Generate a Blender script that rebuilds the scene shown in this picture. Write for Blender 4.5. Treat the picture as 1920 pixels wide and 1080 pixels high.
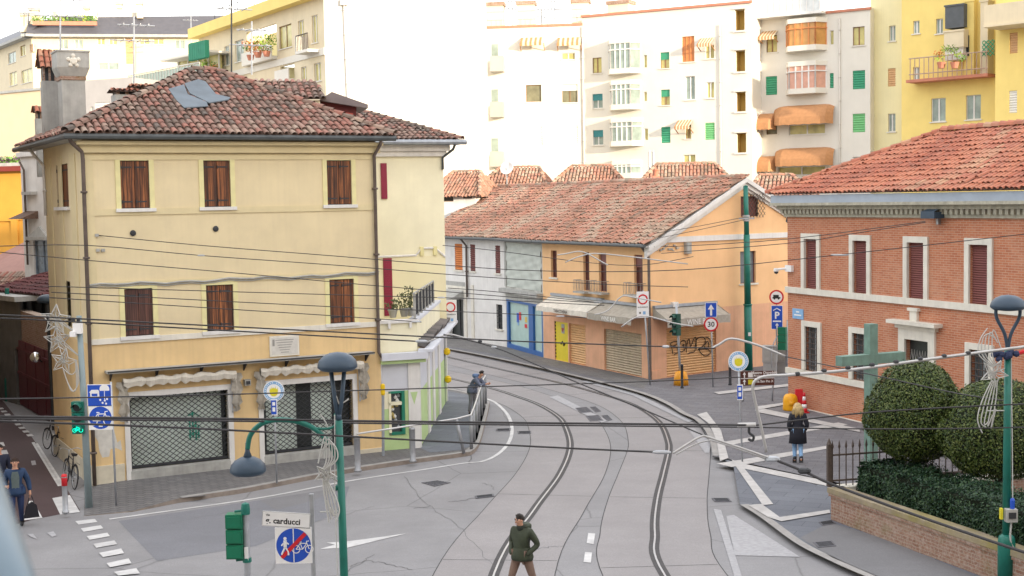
import bpy, math, random
from mathutils import Vector, Matrix
from math import radians as rad, sin, cos, pi, tan, atan2, sqrt
for o in list(bpy.data.objects): bpy.data.objects.remove(o)
SC = bpy.context.scene
COL = SC.collection
rng = random.Random(11)
# ---------------------------------------------------------------- camera
FPX, EYE = 2500.0, 8.0
PITCH, ROLL = math.atan(163/FPX), -math.atan(.018)
RC = (Matrix.Rotation(pi/2-PITCH, 3, 'X') @ Matrix.Rotation(ROLL, 3, 'Z'))
cd = bpy.data.cameras.new('camera'); cam = bpy.data.objects.new('camera', cd); COL.objects.link(cam)
cam.matrix_world = Matrix.Translation((0,0,EYE)) @ RC.to_4x4()
cd.sensor_width = 36; cd.lens = FPX/1920*36; cd.clip_start = .05; cd.clip_end = 3000
cd.dof.use_dof = True; cd.dof.focus_distance = 40; cd.dof.aperture_fstop = 7
SC.camera = cam
# ---------------------------------------------------------------- light
SUN_EL, SUN_AZ = 9.5, 42.0        # sun low, behind the viewer and to the right
sd = Vector((sin(rad(SUN_AZ))*cos(rad(SUN_EL)), -cos(rad(SUN_AZ))*cos(rad(SUN_EL)), sin(rad(SUN_EL))))
W = bpy.data.worlds.new('World'); SC.world = W; W.use_nodes = True
nt = W.node_tree; nt.nodes.clear()
sky = nt.nodes.new('ShaderNodeTexSky'); sky.sky_type = 'NISHITA'; sky.sun_disc = False
sky.sun_elevation = rad(SUN_EL); sky.sun_rotation = rad(180-SUN_AZ)
sky.air_density = 1.0; sky.dust_density = 1.5; sky.ozone_density = 1.0
tc = nt.nodes.new('ShaderNodeTexCoord'); mp = nt.nodes.new('ShaderNodeMapping'); mp.inputs['Scale'].default_value = (1.2,1.2,4)
nz = nt.nodes.new('ShaderNodeTexNoise'); nz.inputs['Scale'].default_value = 1.3; nz.inputs['Detail'].default_value = 5
cr = nt.nodes.new('ShaderNodeValToRGB'); cr.color_ramp.elements[0].position = .25; cr.color_ramp.elements[1].position = .7
cr.color_ramp.elements[0].color = (.35,.35,.35,1); cr.color_ramp.elements[1].color = (.85,.85,.85,1)
mx = nt.nodes.new('ShaderNodeMix'); mx.data_type = 'RGBA'; mx.inputs[7].default_value = (5.6,5.35,5.2,1)   # thin high cloud
bg = nt.nodes.new('ShaderNodeBackground'); bg.inputs[1].default_value = .15
ow = nt.nodes.new('ShaderNodeOutputWorld')
L = nt.links.new
L(tc.outputs['Generated'], mp.inputs[0]); L(mp.outputs[0], nz.inputs['Vector']); L(nz.outputs[0], cr.inputs[0])
L(cr.outputs[0], mx.inputs[0]); L(sky.outputs[0], mx.inputs[6]); L(mx.outputs[2], bg.inputs[0]); L(bg.outputs[0], ow.inputs[0])
sl = bpy.data.lights.new('sun','SUN'); sl.energy = 2.0; sl.angle = rad(.6); sl.color = (1,.86,.66)
so = bpy.data.objects.new('sun', sl); COL.objects.link(so); so.rotation_euler = sd.to_track_quat('Z','Y').to_euler()
vs = SC.view_settings; vs.view_transform = 'Standard'; vs.look = 'None'; vs.exposure = 1.76; vs.gamma = 1
SC.render.engine = 'CYCLES'
# ---------------------------------------------------------------- pixel helpers (photo is 1920 x 1080)
O = Vector((0,0,EYE))
def ray(px, py): return RC @ Vector(((px-960)/FPX, -(py-540)/FPX, -1))
def G(px, py, z=0.0):
    d = ray(px,py); t = (z-EYE)/d.z; return Vector((d.x*t, d.y*t, z))
def D(px, py, y):
    d = ray(px,py); t = y/d.y; return O + d*t
def hit(px, py, p, n):
    d = ray(px,py); t = (p-O).dot(n)/d.dot(n); return O + d*t
# ---------------------------------------------------------------- materials
MATS = {}
def nodes(name):
    m = bpy.data.materials.new(name); m.use_nodes = True; t = m.node_tree
    return m, t, t.nodes['Principled BSDF']
def N(t, kind, **kw):
    n = t.nodes.new(kind)
    for k, v in kw.items():
        if k in n.inputs: n.inputs[k].default_value = v
        else: setattr(n, k, v)
    return n
def cmix(t, fac, a, b, mode='MIX'):
    n = t.nodes.new('ShaderNodeMix'); n.data_type = 'RGBA'; n.blend_type = mode
    for s, v in ((0,fac),(6,a),(7,b)):
        if hasattr(v, 'is_linked') or hasattr(v, 'links'): t.links.new(v, n.inputs[s])
        elif s == 0: n.inputs[0].default_value = v
        else: n.inputs[s].default_value = (*v, 1) if len(v) == 3 else v
    return n.outputs[2]
def ramp(t, src, p0, p1, c0=(0,0,0), c1=(1,1,1)):
    r = t.nodes.new('ShaderNodeValToRGB'); e = r.color_ramp.elements
    e[0].position, e[1].position = p0, p1; e[0].color = (*c0,1); e[1].color = (*c1,1)
    t.links.new(src, r.inputs[0]); return r.outputs[0]
def coords(t, scale=(1,1,1), xz=False):
    tc = t.nodes.new('ShaderNodeTexCoord'); out = tc.outputs['Object']
    if xz:
        s = t.nodes.new('ShaderNodeSeparateXYZ'); c = t.nodes.new('ShaderNodeCombineXYZ'); a = t.nodes.new('ShaderNodeMath'); a.operation = 'ADD'
        t.links.new(out, s.inputs[0]); t.links.new(s.outputs[0], a.inputs[0]); t.links.new(s.outputs[1], a.inputs[1])
        t.links.new(a.outputs[0], c.inputs[0]); t.links.new(s.outputs[2], c.inputs[1]); out = c.outputs[0]
    m = t.nodes.new('ShaderNodeMapping'); m.inputs['Scale'].default_value = scale; t.links.new(out, m.inputs[0])
    return m.outputs[0]
def noise(t, vec, scale, detail=4, rough=.55):
    n = N(t, 'ShaderNodeTexNoise', Scale=scale, Detail=detail, Roughness=rough); t.links.new(vec, n.inputs['Vector']); return n.outputs[0]
def bump(t, b, h, strength=.3, dist=.02):
    n = N(t, 'ShaderNodeBump', Strength=strength, Distance=dist); t.links.new(h, n.inputs['Height']); t.links.new(n.outputs[0], b.inputs['Normal'])
def M(name, col, rough=.8, var=.12, scale=2.5, bmp=.15, bscale=40, metal=0, streak=0, dirt=0, dcol=None, spec=.4):
    """general surface: base colour with mottling, optional vertical streaks and grimy blotches, fine relief"""
    if name in MATS: return MATS[name]
    m, t, b = nodes(name); v = coords(t)
    lo = tuple(c*(1-var) for c in col); hi = tuple(min(1,c*(1+var)) for c in col)
    c = cmix(t, ramp(t, noise(t, v, scale, 6), .3, .7), lo, hi)
    if streak:
        s = noise(t, coords(t, (9,9,.35)), 1.0, 5)
        c = cmix(t, ramp(t, s, .45, .85, (0,0,0), (streak,)*3), c, dcol or tuple(x*.45 for x in col))
    if dirt:
        s = noise(t, v, .55, 8, .7)
        c = cmix(t, ramp(t, s, .5, .75, (0,0,0), (dirt,)*3), c, dcol or tuple(x*.5 for x in col))
    t.links.new(c, b.inputs['Base Color'])
    b.inputs['Roughness'].default_value = rough; b.inputs['Metallic'].default_value = metal; b.inputs['Specular IOR Level'].default_value = spec
    if bmp: bump(t, b, noise(t, v, bscale, 3), bmp, .01)
    MATS[name] = m; return m
# ---------------------------------------------------------------- mesh builder
WM = {}
class MB:
    def __init__(s, M=None): s.v=[]; s.f=[]; s.mi=[]; s.r=[]; s.M=M or Matrix.Identity(4); s.cr=0.0; s.cm=0
    def add(s, vs, fs, m=None):
        b = len(s.v); s.v += [s.M @ Vector(p) for p in vs]
        for f in fs: s.f.append([b+i for i in f]); s.mi.append(s.cm if m is None else m); s.r.append(s.cr)
        return s
    def box(s, x0,y0,z0,x1,y1,z1, m=None):
        if x0>x1: x0,x1=x1,x0
        if y0>y1: y0,y1=y1,y0
        if z0>z1: z0,z1=z1,z0
        return s.add([(x0,y0,z0),(x1,y0,z0),(x1,y1,z0),(x0,y1,z0),(x0,y0,z1),(x1,y0,z1),(x1,y1,z1),(x0,y1,z1)],
            [(3,2,1,0),(4,5,6,7),(0,1,5,4),(1,2,6,5),(2,3,7,6),(3,0,4,7)], m)
    def poly(s, pts, m=None): return s.add(pts, [list(range(len(pts)))], m)
    def prism(s, pts, vec, m=None):
        n=len(pts); vec=Vector(vec); p=[Vector(q) for q in pts]
        return s.add(p+[q+vec for q in p], [list(range(n))[::-1], list(range(n,2*n))]+[[i,(i+1)%n,n+(i+1)%n,n+i] for i in range(n)], m)
    def tube(s, pts, r, seg=6, m=None, caps=True):
        pts=[Vector(p) for p in pts]; n=len(pts); rs = r if isinstance(r,(list,tuple)) else [r]*n
        up=None; vs=[]
        for i,p in enumerate(pts):
            d=(pts[min(i+1,n-1)]-pts[max(i-1,0)]).normalized()
            if up is None:
                up = Vector((0,0,1)) if abs(d.z)<.9 else Vector((1,0,0))
            a=(up-d*up.dot(d))
            if a.length<1e-4: a=d.orthogonal()
            a.normalize(); up=a; b=d.cross(a)
            vs += [p+(a*cos(2*pi*k/seg)+b*sin(2*pi*k/seg))*rs[i] for k in range(seg)]
        fs=[[i*seg+k, i*seg+(k+1)%seg, (i+1)*seg+(k+1)%seg, (i+1)*seg+k] for i in range(n-1) for k in range(seg)]
        if caps: fs += [list(range(seg))[::-1], [(n-1)*seg+k for k in range(seg)]]
        return s.add(vs, fs, m)
    def lathe(s, prof, c=(0,0,0), seg=16, m=None, axis=None):
        """prof: (radius, height) pairs round the vertical (or axis) through c"""
        c=Vector(c); q = Vector(axis).to_track_quat('Z','Y') if axis else None
        vs=[]
        for r,h in prof:
            for k in range(seg):
                p=Vector((r*cos(2*pi*k/seg), r*sin(2*pi*k/seg), h)); vs.append(c+(q@p if q else p))
        n=len(prof)
        fs=[[i*seg+k, i*seg+(k+1)%seg, (i+1)*seg+(k+1)%seg, (i+1)*seg+k] for i in range(n-1) for k in range(seg)]
        fs += [list(range(seg))[::-1], [(n-1)*seg+k for k in range(seg)]]
        return s.add(vs, fs, m)
    def disc(s, c, nrm, r, m=None, seg=24, r0=0):
        c=Vector(c); nrm=Vector(nrm).normalized(); a=nrm.orthogonal().normalized(); b=nrm.cross(a)
        P=lambda R:[c+(a*cos(2*pi*k/seg)+b*sin(2*pi*k/seg))*R for k in range(seg)]
        if r0: return s.add(P(r0)+P(r), [[k,(k+1)%seg,seg+(k+1)%seg,seg+k][::-1] for k in range(seg)], m)
        return s.add(P(r), [list(range(seg))], m)
    def text(s, body, size, o, ex, ez, m=None, bold=0.0, align='CENTER'):
        """lettering laid on a plate: o centre/start of the baseline, ex reading direction, ez up"""
        cu=bpy.data.curves.new('t','FONT'); cu.body=body; cu.size=size; cu.align_x=align; cu.offset=bold; cu.resolution_u=2
        ob=bpy.data.objects.new('t',cu); COL.objects.link(ob); dg=bpy.context.evaluated_depsgraph_get()
        me=bpy.data.meshes.new_from_object(ob.evaluated_get(dg)); o=Vector(o); ex=Vector(ex).normalized(); ez=Vector(ez).normalized()
        s.add([o+ex*v.co.x+ez*v.co.y for v in me.vertices], [list(p.vertices) for p in me.polygons], m)
        bpy.data.objects.remove(ob); bpy.data.curves.remove(cu); bpy.data.meshes.remove(me); return s
    def build(s, name, mats, parent=None, smooth=False, label=None):
        inv = WM[parent.name].inverted() if parent else Matrix.Identity(4)
        me=bpy.data.meshes.new(name); me.from_pydata([inv@p for p in s.v], [], s.f)
        for m in (mats if isinstance(mats,(list,tuple)) else [mats]): me.materials.append(m)
        nm=len(me.materials)
        me.polygons.foreach_set('material_index', [min(i,nm-1) for i in s.mi])
        if smooth: me.polygons.foreach_set('use_smooth', [True]*len(s.f))
        if any(s.r):
            a=me.attributes.new('rnd','FLOAT','FACE'); a.data.foreach_set('value', s.r)
        me.update()
        o=bpy.data.objects.new(name, me); COL.objects.link(o); WM[o.name]=WM[parent.name] if parent else Matrix.Identity(4)
        if parent: o.parent=parent
        if label: o['label']=label
        return o
def tag(o, label=None, cat=None, group=None, kind=None):
    for k,v in (('label',label),('category',cat),('group',group),('kind',kind)):
        if v: o[k]=v
    return o
def thing(name, label, cat, loc=(0,0,0), rz=0, group=None):
    o=bpy.data.objects.new(name, None); COL.objects.link(o); o.empty_display_size=.3
    o.location=loc; o.rotation_euler=(0,0,rz); WM[o.name]=Matrix.Translation(loc) @ Matrix.Rotation(rz,4,'Z')
    return tag(o,label,cat,group)
def dup(root, loc, rz=None, label=None, name=None):
    r=root.copy(); COL.objects.link(r); r.location=loc
    if rz is not None: r.rotation_euler=(0,0,rz)
    if label: r['label']=label
    for ch in [c for c in bpy.data.objects if c.parent==root]:
        c=ch.copy(); COL.objects.link(c); c.parent=r
        for g in [c2 for c2 in bpy.data.objects if c2.parent==ch]:
            d=g.copy(); COL.objects.link(d); d.parent=c
    return r
def struct(mb, name, mats, label=None, smooth=False):
    o=mb.build(name, mats, None, smooth); o['kind']='structure'
    if label: o['label']=label
    return o
class Fac:
    """a vertical facade plane through two ground points (left, right as seen from the street): x along, y inward, z up"""
    def __init__(s, A, B):
        s.A=Vector((A[0],A[1],0)); d=Vector((B[0]-A[0],B[1]-A[1],0)); s.L=d.length; s.e=d.normalized(); s.rz=atan2(d.y,d.x)
        s.n=Vector((s.e.y,-s.e.x,0)); s.M=Matrix.Translation(s.A) @ Matrix.Rotation(s.rz,4,'Z')   # n points out
    def uz(s, px, py, off=0):
        p=hit(px,py,s.A+s.n*off,s.n); return (p-s.A).dot(s.e), p.z
    def rect(s, x0,y0,x1,y1, off=0):
        xm,ym=(x0+x1)/2,(y0+y1)/2
        return s.uz(x0,ym,off)[0], s.uz(x1,ym,off)[0], s.uz(xm,y1,off)[1], s.uz(xm,y0,off)[1]    # u0,u1,z0,z1
    def W(s, u, y, z): return s.M @ Vector((u,y,z))
    def mb(s): return MB(s.M)
def wallgrid(mb, L, H, holes, depth=.22, bands=(), matf=None, u0=0.0, z0=0.0, back=True):
    """front skin at y=0 with real openings and reveals"""
    us=sorted({u0,L}|{h[0] for h in holes}|{h[1] for h in holes}); zs=sorted({z0,H}|{h[2] for h in holes}|{h[3] for h in holes}|set(bands))
    us=[u for u in us if u0<=u<=L]; zs=[z for z in zs if z0<=z<=H]
    for i in range(len(us)-1):
        for j in range(len(zs)-1):
            um,zm=(us[i]+us[i+1])/2,(zs[j]+zs[j+1])/2
            if any(h[0]<um<h[1] and h[2]<zm<h[3] for h in holes): continue
            mb.add([(us[i],0,zs[j]),(us[i+1],0,zs[j]),(us[i+1],0,zs[j+1]),(us[i],0,zs[j+1])],[(0,1,2,3)], matf(um,zm) if matf else 0)
    for h in holes:
        a,b,c,d=h[:4]; k=depth; m=matf((a+b)/2,(c+d)/2) if matf else 0
        mb.add([(a,0,c),(b,0,c),(b,0,d),(a,0,d),(a,k,c),(b,k,c),(b,k,d),(a,k,d)],[(0,4,5,1),(1,5,6,2),(2,6,7,3),(3,7,4,0)], m)
    return mb
# ---------------------------------------------------------------- shared materials
STEEL=M('galvanised steel',(.42,.44,.47),.5,.12,6,.05,60,.6); GREENP=M('green paint',(.012,.15,.115),.4,.15,3,.05,30); BLUEG=M('blue grey paint',(.038,.065,.1),.45,.12,4,.04,40)
DARK=M('dark iron',(.035,.037,.042),.6,.2,8,.1,60); RUBBER=M('black rubber',(.02,.02,.022),.7,.2); WHITEP=M('white paint',(.78,.78,.76),.5,.06,5,.05,60)
SGNW=M('sign white',(.82,.82,.82),.4,.03,6,0); SGNB=M('sign blue',(.018,.085,.5),.4,.06,6,0); SGNR=M('sign red',(.6,.02,.03),.4,.06,6,0); SGNK=M('sign black',(.02,.02,.022),.5,.05,6,0)
SGNBR=M('sign brown',(.09,.03,.022),.5,.1,6,0); SGNY=M('sign yellow',(.68,.6,.03),.4,.08,6,0); SGNLB=M('sign light blue',(.22,.42,.68),.4,.08,6,0)
STONE=M('pale stone',(.72,.69,.61),.8,.08,3,.2,30,streak=.2,dirt=.2); CONC=M('concrete',(.4,.4,.38),.85,.15,3,.2,30,streak=.3,dirt=.4)
GLASSD=M('dark glass',(.05,.055,.06),.12,.3,1.2,0,spec=.8); GUT=M('grey gutter',(.075,.085,.09),.5,.2,4,.05,30); GUTL=M('pale zinc',(.33,.36,.4),.45,.15,4,.05,30,.3)
PIPE=M('brown downpipe',(.13,.1,.085),.55,.2,4,.05,30); CREAMT=M('pale yellow trim',(.74,.68,.36),.8,.08,3,.1,40,dirt=.2); SKIN=M('skin',(.55,.3,.2),.55,.08,20,0)
def tile_mat(name, cols, lich=.35):
    m,t,b=nodes(name); a=N(t,'ShaderNodeAttribute',attribute_name='rnd'); r=t.nodes.new('ShaderNodeValToRGB'); r.color_ramp.interpolation='LINEAR'
    e=r.color_ramp.elements; n=len(cols); e[0].color=(*cols[0],1); e[1].color=(*cols[-1],1)
    for i in range(1,n-1): k=e.new(i/(n-1)); k.color=(*cols[i],1)
    L2=t.links.new; L2(a.outputs['Fac'], r.inputs[0]); v=coords(t)
    c=cmix(t, ramp(t,noise(t,v,7,6,.65),.42,.75,(0,0,0),(lich,)*3), r.outputs[0], (.3,.27,.22))
    c=cmix(t, ramp(t,noise(t,v,1.1,5,.7),.5,.8,(0,0,0),(.55,)*3), c, (.1,.075,.065))
    L2(c,b.inputs['Base Color']); b.inputs['Roughness'].default_value=.9; bump(t,b,noise(t,v,45,3),.25,.01); return m
TILE_OLD=tile_mat('weathered tiles',[(.1,.08,.07),(.17,.115,.09),(.23,.13,.1),(.32,.125,.092),(.3,.19,.15),(.36,.26,.2),(.15,.11,.095)])
TILE_MID=tile_mat('faded tiles',[(.17,.115,.08),(.3,.16,.105),(.4,.19,.12),(.45,.19,.13),(.4,.25,.175),(.46,.33,.24),(.22,.155,.11)],.5)
TILE_RED=tile_mat('red tiles',[(.33,.1,.06),(.42,.135,.08),(.48,.17,.095),(.5,.19,.11),(.44,.15,.095),(.53,.31,.19)],.35)
TGAP=M('tile shadow gap clay',(.12,.075,.055),.9,.3,5)
def inside(p, poly):
    x,y=p; c=False; n=len(poly)
    for i in range(n):
        x1,y1=poly[i]; x2,y2=poly[(i+1)%n]
        if (y1>y)!=(y2>y) and x<(x2-x1)*(y-y1)/(y2-y1)+x1: c=not c
    return c
def tiles(mb, poly, sp=.21, row=.34, seg=4, clumps=.35, jit=.035):
    """barrel tiles over a planar slope whose first edge is the eave"""
    P=[Vector(p) for p in poly]; e=(P[1]-P[0]).normalized(); n=e.cross(P[-1]-P[0]).normalized()
    if n.z<0: n=-n
    up=n.cross(e)
    if up.z<0: up=-up
    q=[((p-P[0]).dot(e),(p-P[0]).dot(up)) for p in P]; mb.add(P,[list(range(len(P)))],1)
    u0=min(a for a,b in q); u1=max(a for a,b in q); v1=max(b for a,b in q)
    ph=rng.random()*9
    for j in range(int(v1/row)+1):
        for i in range(int((u1-u0)/sp)+1):
            u=u0+(i+.5)*sp+rng.uniform(-.012,.012); v=j*row
            if not inside((u,v+.12),q): continue
            k=.5+.5*sin(u*.9+ph+1.7*sin(v*.7+u*.31+ph)); mb.cr=min(.999,max(.001,rng.random()*(1-clumps)+k*clumps)); dv=rng.uniform(-jit,jit); jh=rng.uniform(-.008,.014)*(1+jit*12)+(.03 if rng.random()<jit*.5 else 0)
            vs=[]
            for (vv,r,hh) in ((v-.03+dv,sp*.43,.035),(v+row+.07,sp*.36,.004)):
                c=P[0]+e*u+up*vv+n*(hh+jh)
                vs+=[c+e*(r*cos(pi*a/seg))+n*(r*.85*sin(pi*a/seg)) for a in range(seg+1)]
            s=seg+1; mb.add(vs,[[a+1,a,s+a,s+a+1] for a in range(seg)],0)
    mb.cr=0.0; return mb
def ridge(mb, a, b, r=.13, m=0):
    a,b=Vector(a),Vector(b); n=max(1,int((b-a).length/.36)); d=(b-a)/n; e=d.normalized(); s=e.cross(Vector((0,0,1))).normalized(); up=s.cross(e)
    for i in range(n):
        mb.cr=rng.random(); vs=[]
        for t,rr,h in ((-.04,r,.035),(1.05,r*.86,.01)):
            c=a+d*(i+t)+up*h; vs+=[c+s*(rr*cos(pi*k/5))+up*(rr*sin(pi*k/5)) for k in range(6)]
        mb.add(vs,[[k,k+1,7+k,6+k] for k in range(5)],m)
    mb.cr=0.0
# ---------------------------------------------------------------- ground
def spl(pts, n=6):
    p=[Vector(a) for a in pts]; out=[]
    for i in range(len(p)-1):
        a=p[max(i-1,0)]; b=p[i]; c=p[i+1]; d=p[min(i+2,len(p)-1)]
        for k in range(n):
            t=k/n; out.append(.5*((2*b)+(c-a)*t+(2*a-5*b+4*c-d)*t*t+(3*b-a-3*c+d)*t**3))
    return out+[p[-1]]
def offs(pts, d):
    out=[]
    for i,p in enumerate(pts):
        t=(pts[min(i+1,len(pts)-1)]-pts[max(i-1,0)]); t.z=0; t.normalize(); out.append(p+Vector((t.y,-t.x,0))*d)   # + = right of travel
    return out
def ribbon(mb, pts, a, b, z, m=0):
    l=offs(pts,a); r=offs(pts,b); n=len(pts)
    vs=[Vector((p.x,p.y,z)) for p in l+r]; return mb.add(vs,[[i+1,i,n+i,n+i+1] for i in range(n-1)],m)
def ground_mat(name, col, var=.14, cell=None, cobble=False, grit=90, stain=.35, rough=.85, crack=0):
    m,t,b=nodes(name); v=coords(t); lo=tuple(c*(1-var) for c in col); hi=tuple(c*(1+var) for c in col)
    c=cmix(t, ramp(t,noise(t,v,.5,8,.65),.3,.7), lo, hi)
    c=cmix(t, ramp(t,noise(t,v,grit,2,.6),.35,.65,(0,0,0),(.35,)*3), c, tuple(x*.55 for x in col))
    c=cmix(t, ramp(t,noise(t,coords(t,(.5,1.6,1)),.6,7,.75),.5,.72,(0,0,0),(stain,)*3), c, tuple(x*.6 for x in col))
    c=cmix(t, ramp(t,noise(t,v,7,5,.7),.35,.7,(0,0,0),(.35,)*3), c, tuple(x*.72 for x in col))
    c=cmix(t, ramp(t,noise(t,v,24,2,.7),.42,.62,(0,0,0),(.4,)*3), c, tuple(x*.66 for x in col)); c=cmix(t, ramp(t,noise(t,coords(t,(.25,.08,1)),1.0,4,.6),.5,.75,(0,0,0),(.3,)*3), c, tuple(x*.7 for x in col))
    if cell:
        br=N(t,'ShaderNodeTexBrick',Scale=1.0); br.inputs['Color1'].default_value=(1,1,1,1); br.inputs['Color2'].default_value=(.8,.8,.82,1); br.inputs['Mortar'].default_value=(.5,.5,.5,1)
        br.inputs['Brick Width'].default_value=cell[0]; br.inputs['Row Height'].default_value=cell[1]; br.inputs['Mortar Size'].default_value=cell[2]; br.inputs['Bias'].default_value=0
        mpn=t.nodes.new('ShaderNodeMapping'); mpn.inputs['Rotation'].default_value=(0,0,cell[3]); t.links.new(v,mpn.inputs[0]); t.links.new(mpn.outputs[0],br.inputs['Vector'])
        c=cmix(t,1.0,c,br.outputs[0],'MULTIPLY')
    if crack:
        vo=N(t,'ShaderNodeTexVoronoi',Scale=.23,feature='DISTANCE_TO_EDGE'); w=t.nodes.new('ShaderNodeMix'); w.data_type='VECTOR'; w.inputs[0].default_value=.12
        nn=N(t,'ShaderNodeTexNoise',Scale=1.6,Detail=6); t.links.new(v,nn.inputs['Vector']); t.links.new(v,w.inputs[4]); t.links.new(nn.outputs['Color'],w.inputs[5]); t.links.new(w.outputs[1],vo.inputs['Vector'])
        c=cmix(t, ramp(t,vo.outputs[0],.0,.006,(crack,)*3,(0,0,0)), c, tuple(x*.3 for x in col))
    t.links.new(c,b.inputs['Base Color']); b.inputs['Roughness'].default_value=rough; b.inputs['Specular IOR Level'].default_value=.3
    bump(t,b,noise(t,v,grit,3),.25,.008); return m
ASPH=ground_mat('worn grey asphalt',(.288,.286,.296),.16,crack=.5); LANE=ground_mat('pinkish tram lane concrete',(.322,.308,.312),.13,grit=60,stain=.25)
PATCH=ground_mat('dark asphalt patch',(.215,.22,.243),.1); COB=ground_mat('grey stone setts',(.21,.205,.205),.2,(.32,.16,.014,.5),stain=.5); SLATE=ground_mat('blue grey paving slabs',(.19,.205,.235),.12,(1.1,.5,.008,.42))
PLAZ=ground_mat('grey plaza paving',(.215,.213,.228),.14,(.5,.25,.007,.35),stain=.45); PAVC=ground_mat('grey pavement',(.22,.215,.21),.14,(.3,.3,.008,.3)); BIKE=ground_mat('shade darkened red brown cycle path',(.085,.055,.057),.15)  # cycle path tone darkened to carry the alley's shade
KERB=M('kerb stone',(.26,.22,.19),.85,.2,4,.2,30,dirt=.5); KERBT=M('kerb top',(.3,.29,.28),.85,.15,4,.2,30); LINE=M('worn white road paint',(.55,.55,.55),.7,.15,3,.1,60,dirt=.6,dcol=(.25,.25,.26)); PALE=M('pale stone inlay',(.45,.44,.43),.8,.15,4,.1,40,dirt=.35)
FAINT=M('faded white road paint',(.345,.345,.36),.8,.14,9,.1,60,dirt=.95,dcol=(.29,.29,.305)); IRON=M('cast iron cover',(.1,.1,.115),.6,.25,12,.4,50,.3); RAILM=M('bright rail steel',(.42,.42,.43),.35,.1,6,.05,60,.7); GROOV=M('dark rail bed',(.06,.058,.06),.8,.2,5,.2,60); SEAM=M('tar seam',(.05,.05,.052),.8,.3)
def gp(l, z=0): return [G(x,y,z) for x,y in l]
mb=MB(); mb.poly([(-700,-300,0),(700,-300,0),(700,1500,0),(-700,1500,0)]); struct(mb,'ground',ASPH)
railL=spl([(-2.6,8,0),(-1.2,16,0)]+[tuple(G(x,y)) for x,y in ((927,1075),(1000,958),(1050,889),(1069,838),(1060,800),(1045,780),(1010,759),(970,744),(920,728),(845,710),(770,694))],8)
railR=spl([(5.6,8,0),(4.1,18,0)]+[tuple(G(x,y)) for x,y in ((1247,1080),(1228,1000),(1232,940),(1244,889),(1254,845),(1252,825),(1242,800),(1225,782),(1195,763),(1157,748),(1095,730),(1045,717),(970,700),(845,671),(770,654))],8)
mb=MB()
for r in (railL,railR): ribbon(mb,r,-1.3,1.3,.004)
struct(mb,'tram_lane',LANE)
mb=MB()
for r in (railL,railR):
    for k in (-1.32,1.3): ribbon(mb,r,k,k+.022,.006)
struct(mb,'tar_seam',SEAM)
for r,nm in ((railL,'left'),(railR,'right')):
    mb=MB(); ribbon(mb,r,-.12,.12,.008,0); ribbon(mb,r,-.022,.022,.014,1); struct(mb,'tram_rail',[GROOV,RAILM])
# expansion joints across the lanes and tar cracks in the asphalt
mb=MB()
for r in (railL,railR):
    acc=0
    for i in range(1,len(r)):
        acc+=(r[i]-r[i-1]).length
        if acc>6.5: acc=0; d=(r[i]-r[i-1]).normalized(); s=Vector((d.y,-d.x,0)); p=r[i]; mb.poly([Vector((*q[:2],.0065)) for q in (p-s*1.28-d*.012,p+s*1.28-d*.012,p+s*1.28+d*.012,p-s*1.28+d*.012)])
struct(mb,'lane_joint',SEAM)
mb=MB()
for l,w in (([(758,894),(800,945),(845,975),(880,1010),(927,1066)],.018),([(776,953),(808,949)],.05),([(843,941),(866,939),(888,934)],.04),([(1000,1031),(1028,1027),(1056,1025)],.03),([(655,1062),(690,1052),(740,1062),(772,1070)],.03),([(700,1040),(668,1062),(640,1078)],.02),([(905,906),(922,912),(926,918)],.03),([(880,870),(884,845),(881,822)],.05),([(300,985),(420,962),(520,950)],.015),([(520,995),(610,975),(700,950)],.015)):
    p=spl(gp(l),7); p=[q+Vector((rng.uniform(-.04,.04),rng.uniform(-.08,.08),0)) for q in p]; ribbon(mb,p,-w*.38,w*.38,.0075)
struct(mb,'tar_crack',M('dusty crack',(.15,.15,.155),.9,.3))
# pavements with kerbs
def pavement(edge, back, name, mat, h=.12, w=.22, kmat=KERB):
    e=spl(edge,4); b=[Vector((p[0],p[1],0)) for p in back]
    inn=offs(e,-w) if True else e
    mb=MB(); mb.poly([Vector((p.x,p.y,h)) for p in inn]+[Vector((p.x,p.y,h)) for p in b]); struct(mb,name,mat)
    mb=MB(); n=len(e); z=h+.006
    for i in range(n-1):
        a0,a1,c0,c1=e[i],e[i+1],inn[i],inn[i+1]
        mb.add([(a0.x,a0.y,-.02),(a1.x,a1.y,-.02),(a1.x,a1.y,z),(a0.x,a0.y,z)],[(0,1,2,3)],0)
        mb.add([(a0.x,a0.y,z),(a1.x,a1.y,z),(c1.x,c1.y,z),(c0.x,c0.y,z)],[(0,1,2,3)],1)
    struct(mb,'kerb',[kmat,KERBT])
A0=G(178,915); B0=G(718,853); CRE=Fac(A0,B0)
ledge=gp([(335,943),(400,933),(470,922),(620,893),(760,871),(864,857),(887,851),(899,835),(906,812),(917,764),(914,757),(884,742),(838,733),(780,724)])
pavement(ledge,[(-9,62),(-4.5,52),(-5,43),(-12.2,39)],'left_pavement',COB)
mb=MB(); mb.poly([Vector((p.x,p.y,.126)) for p in gp([(789,847),(806,856),(864,851),(886,842),(895,830),(911,768),(908,759),(882,747),(836,738),(836,757)])]); struct(mb,'slate_pavement',SLATE)
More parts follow.
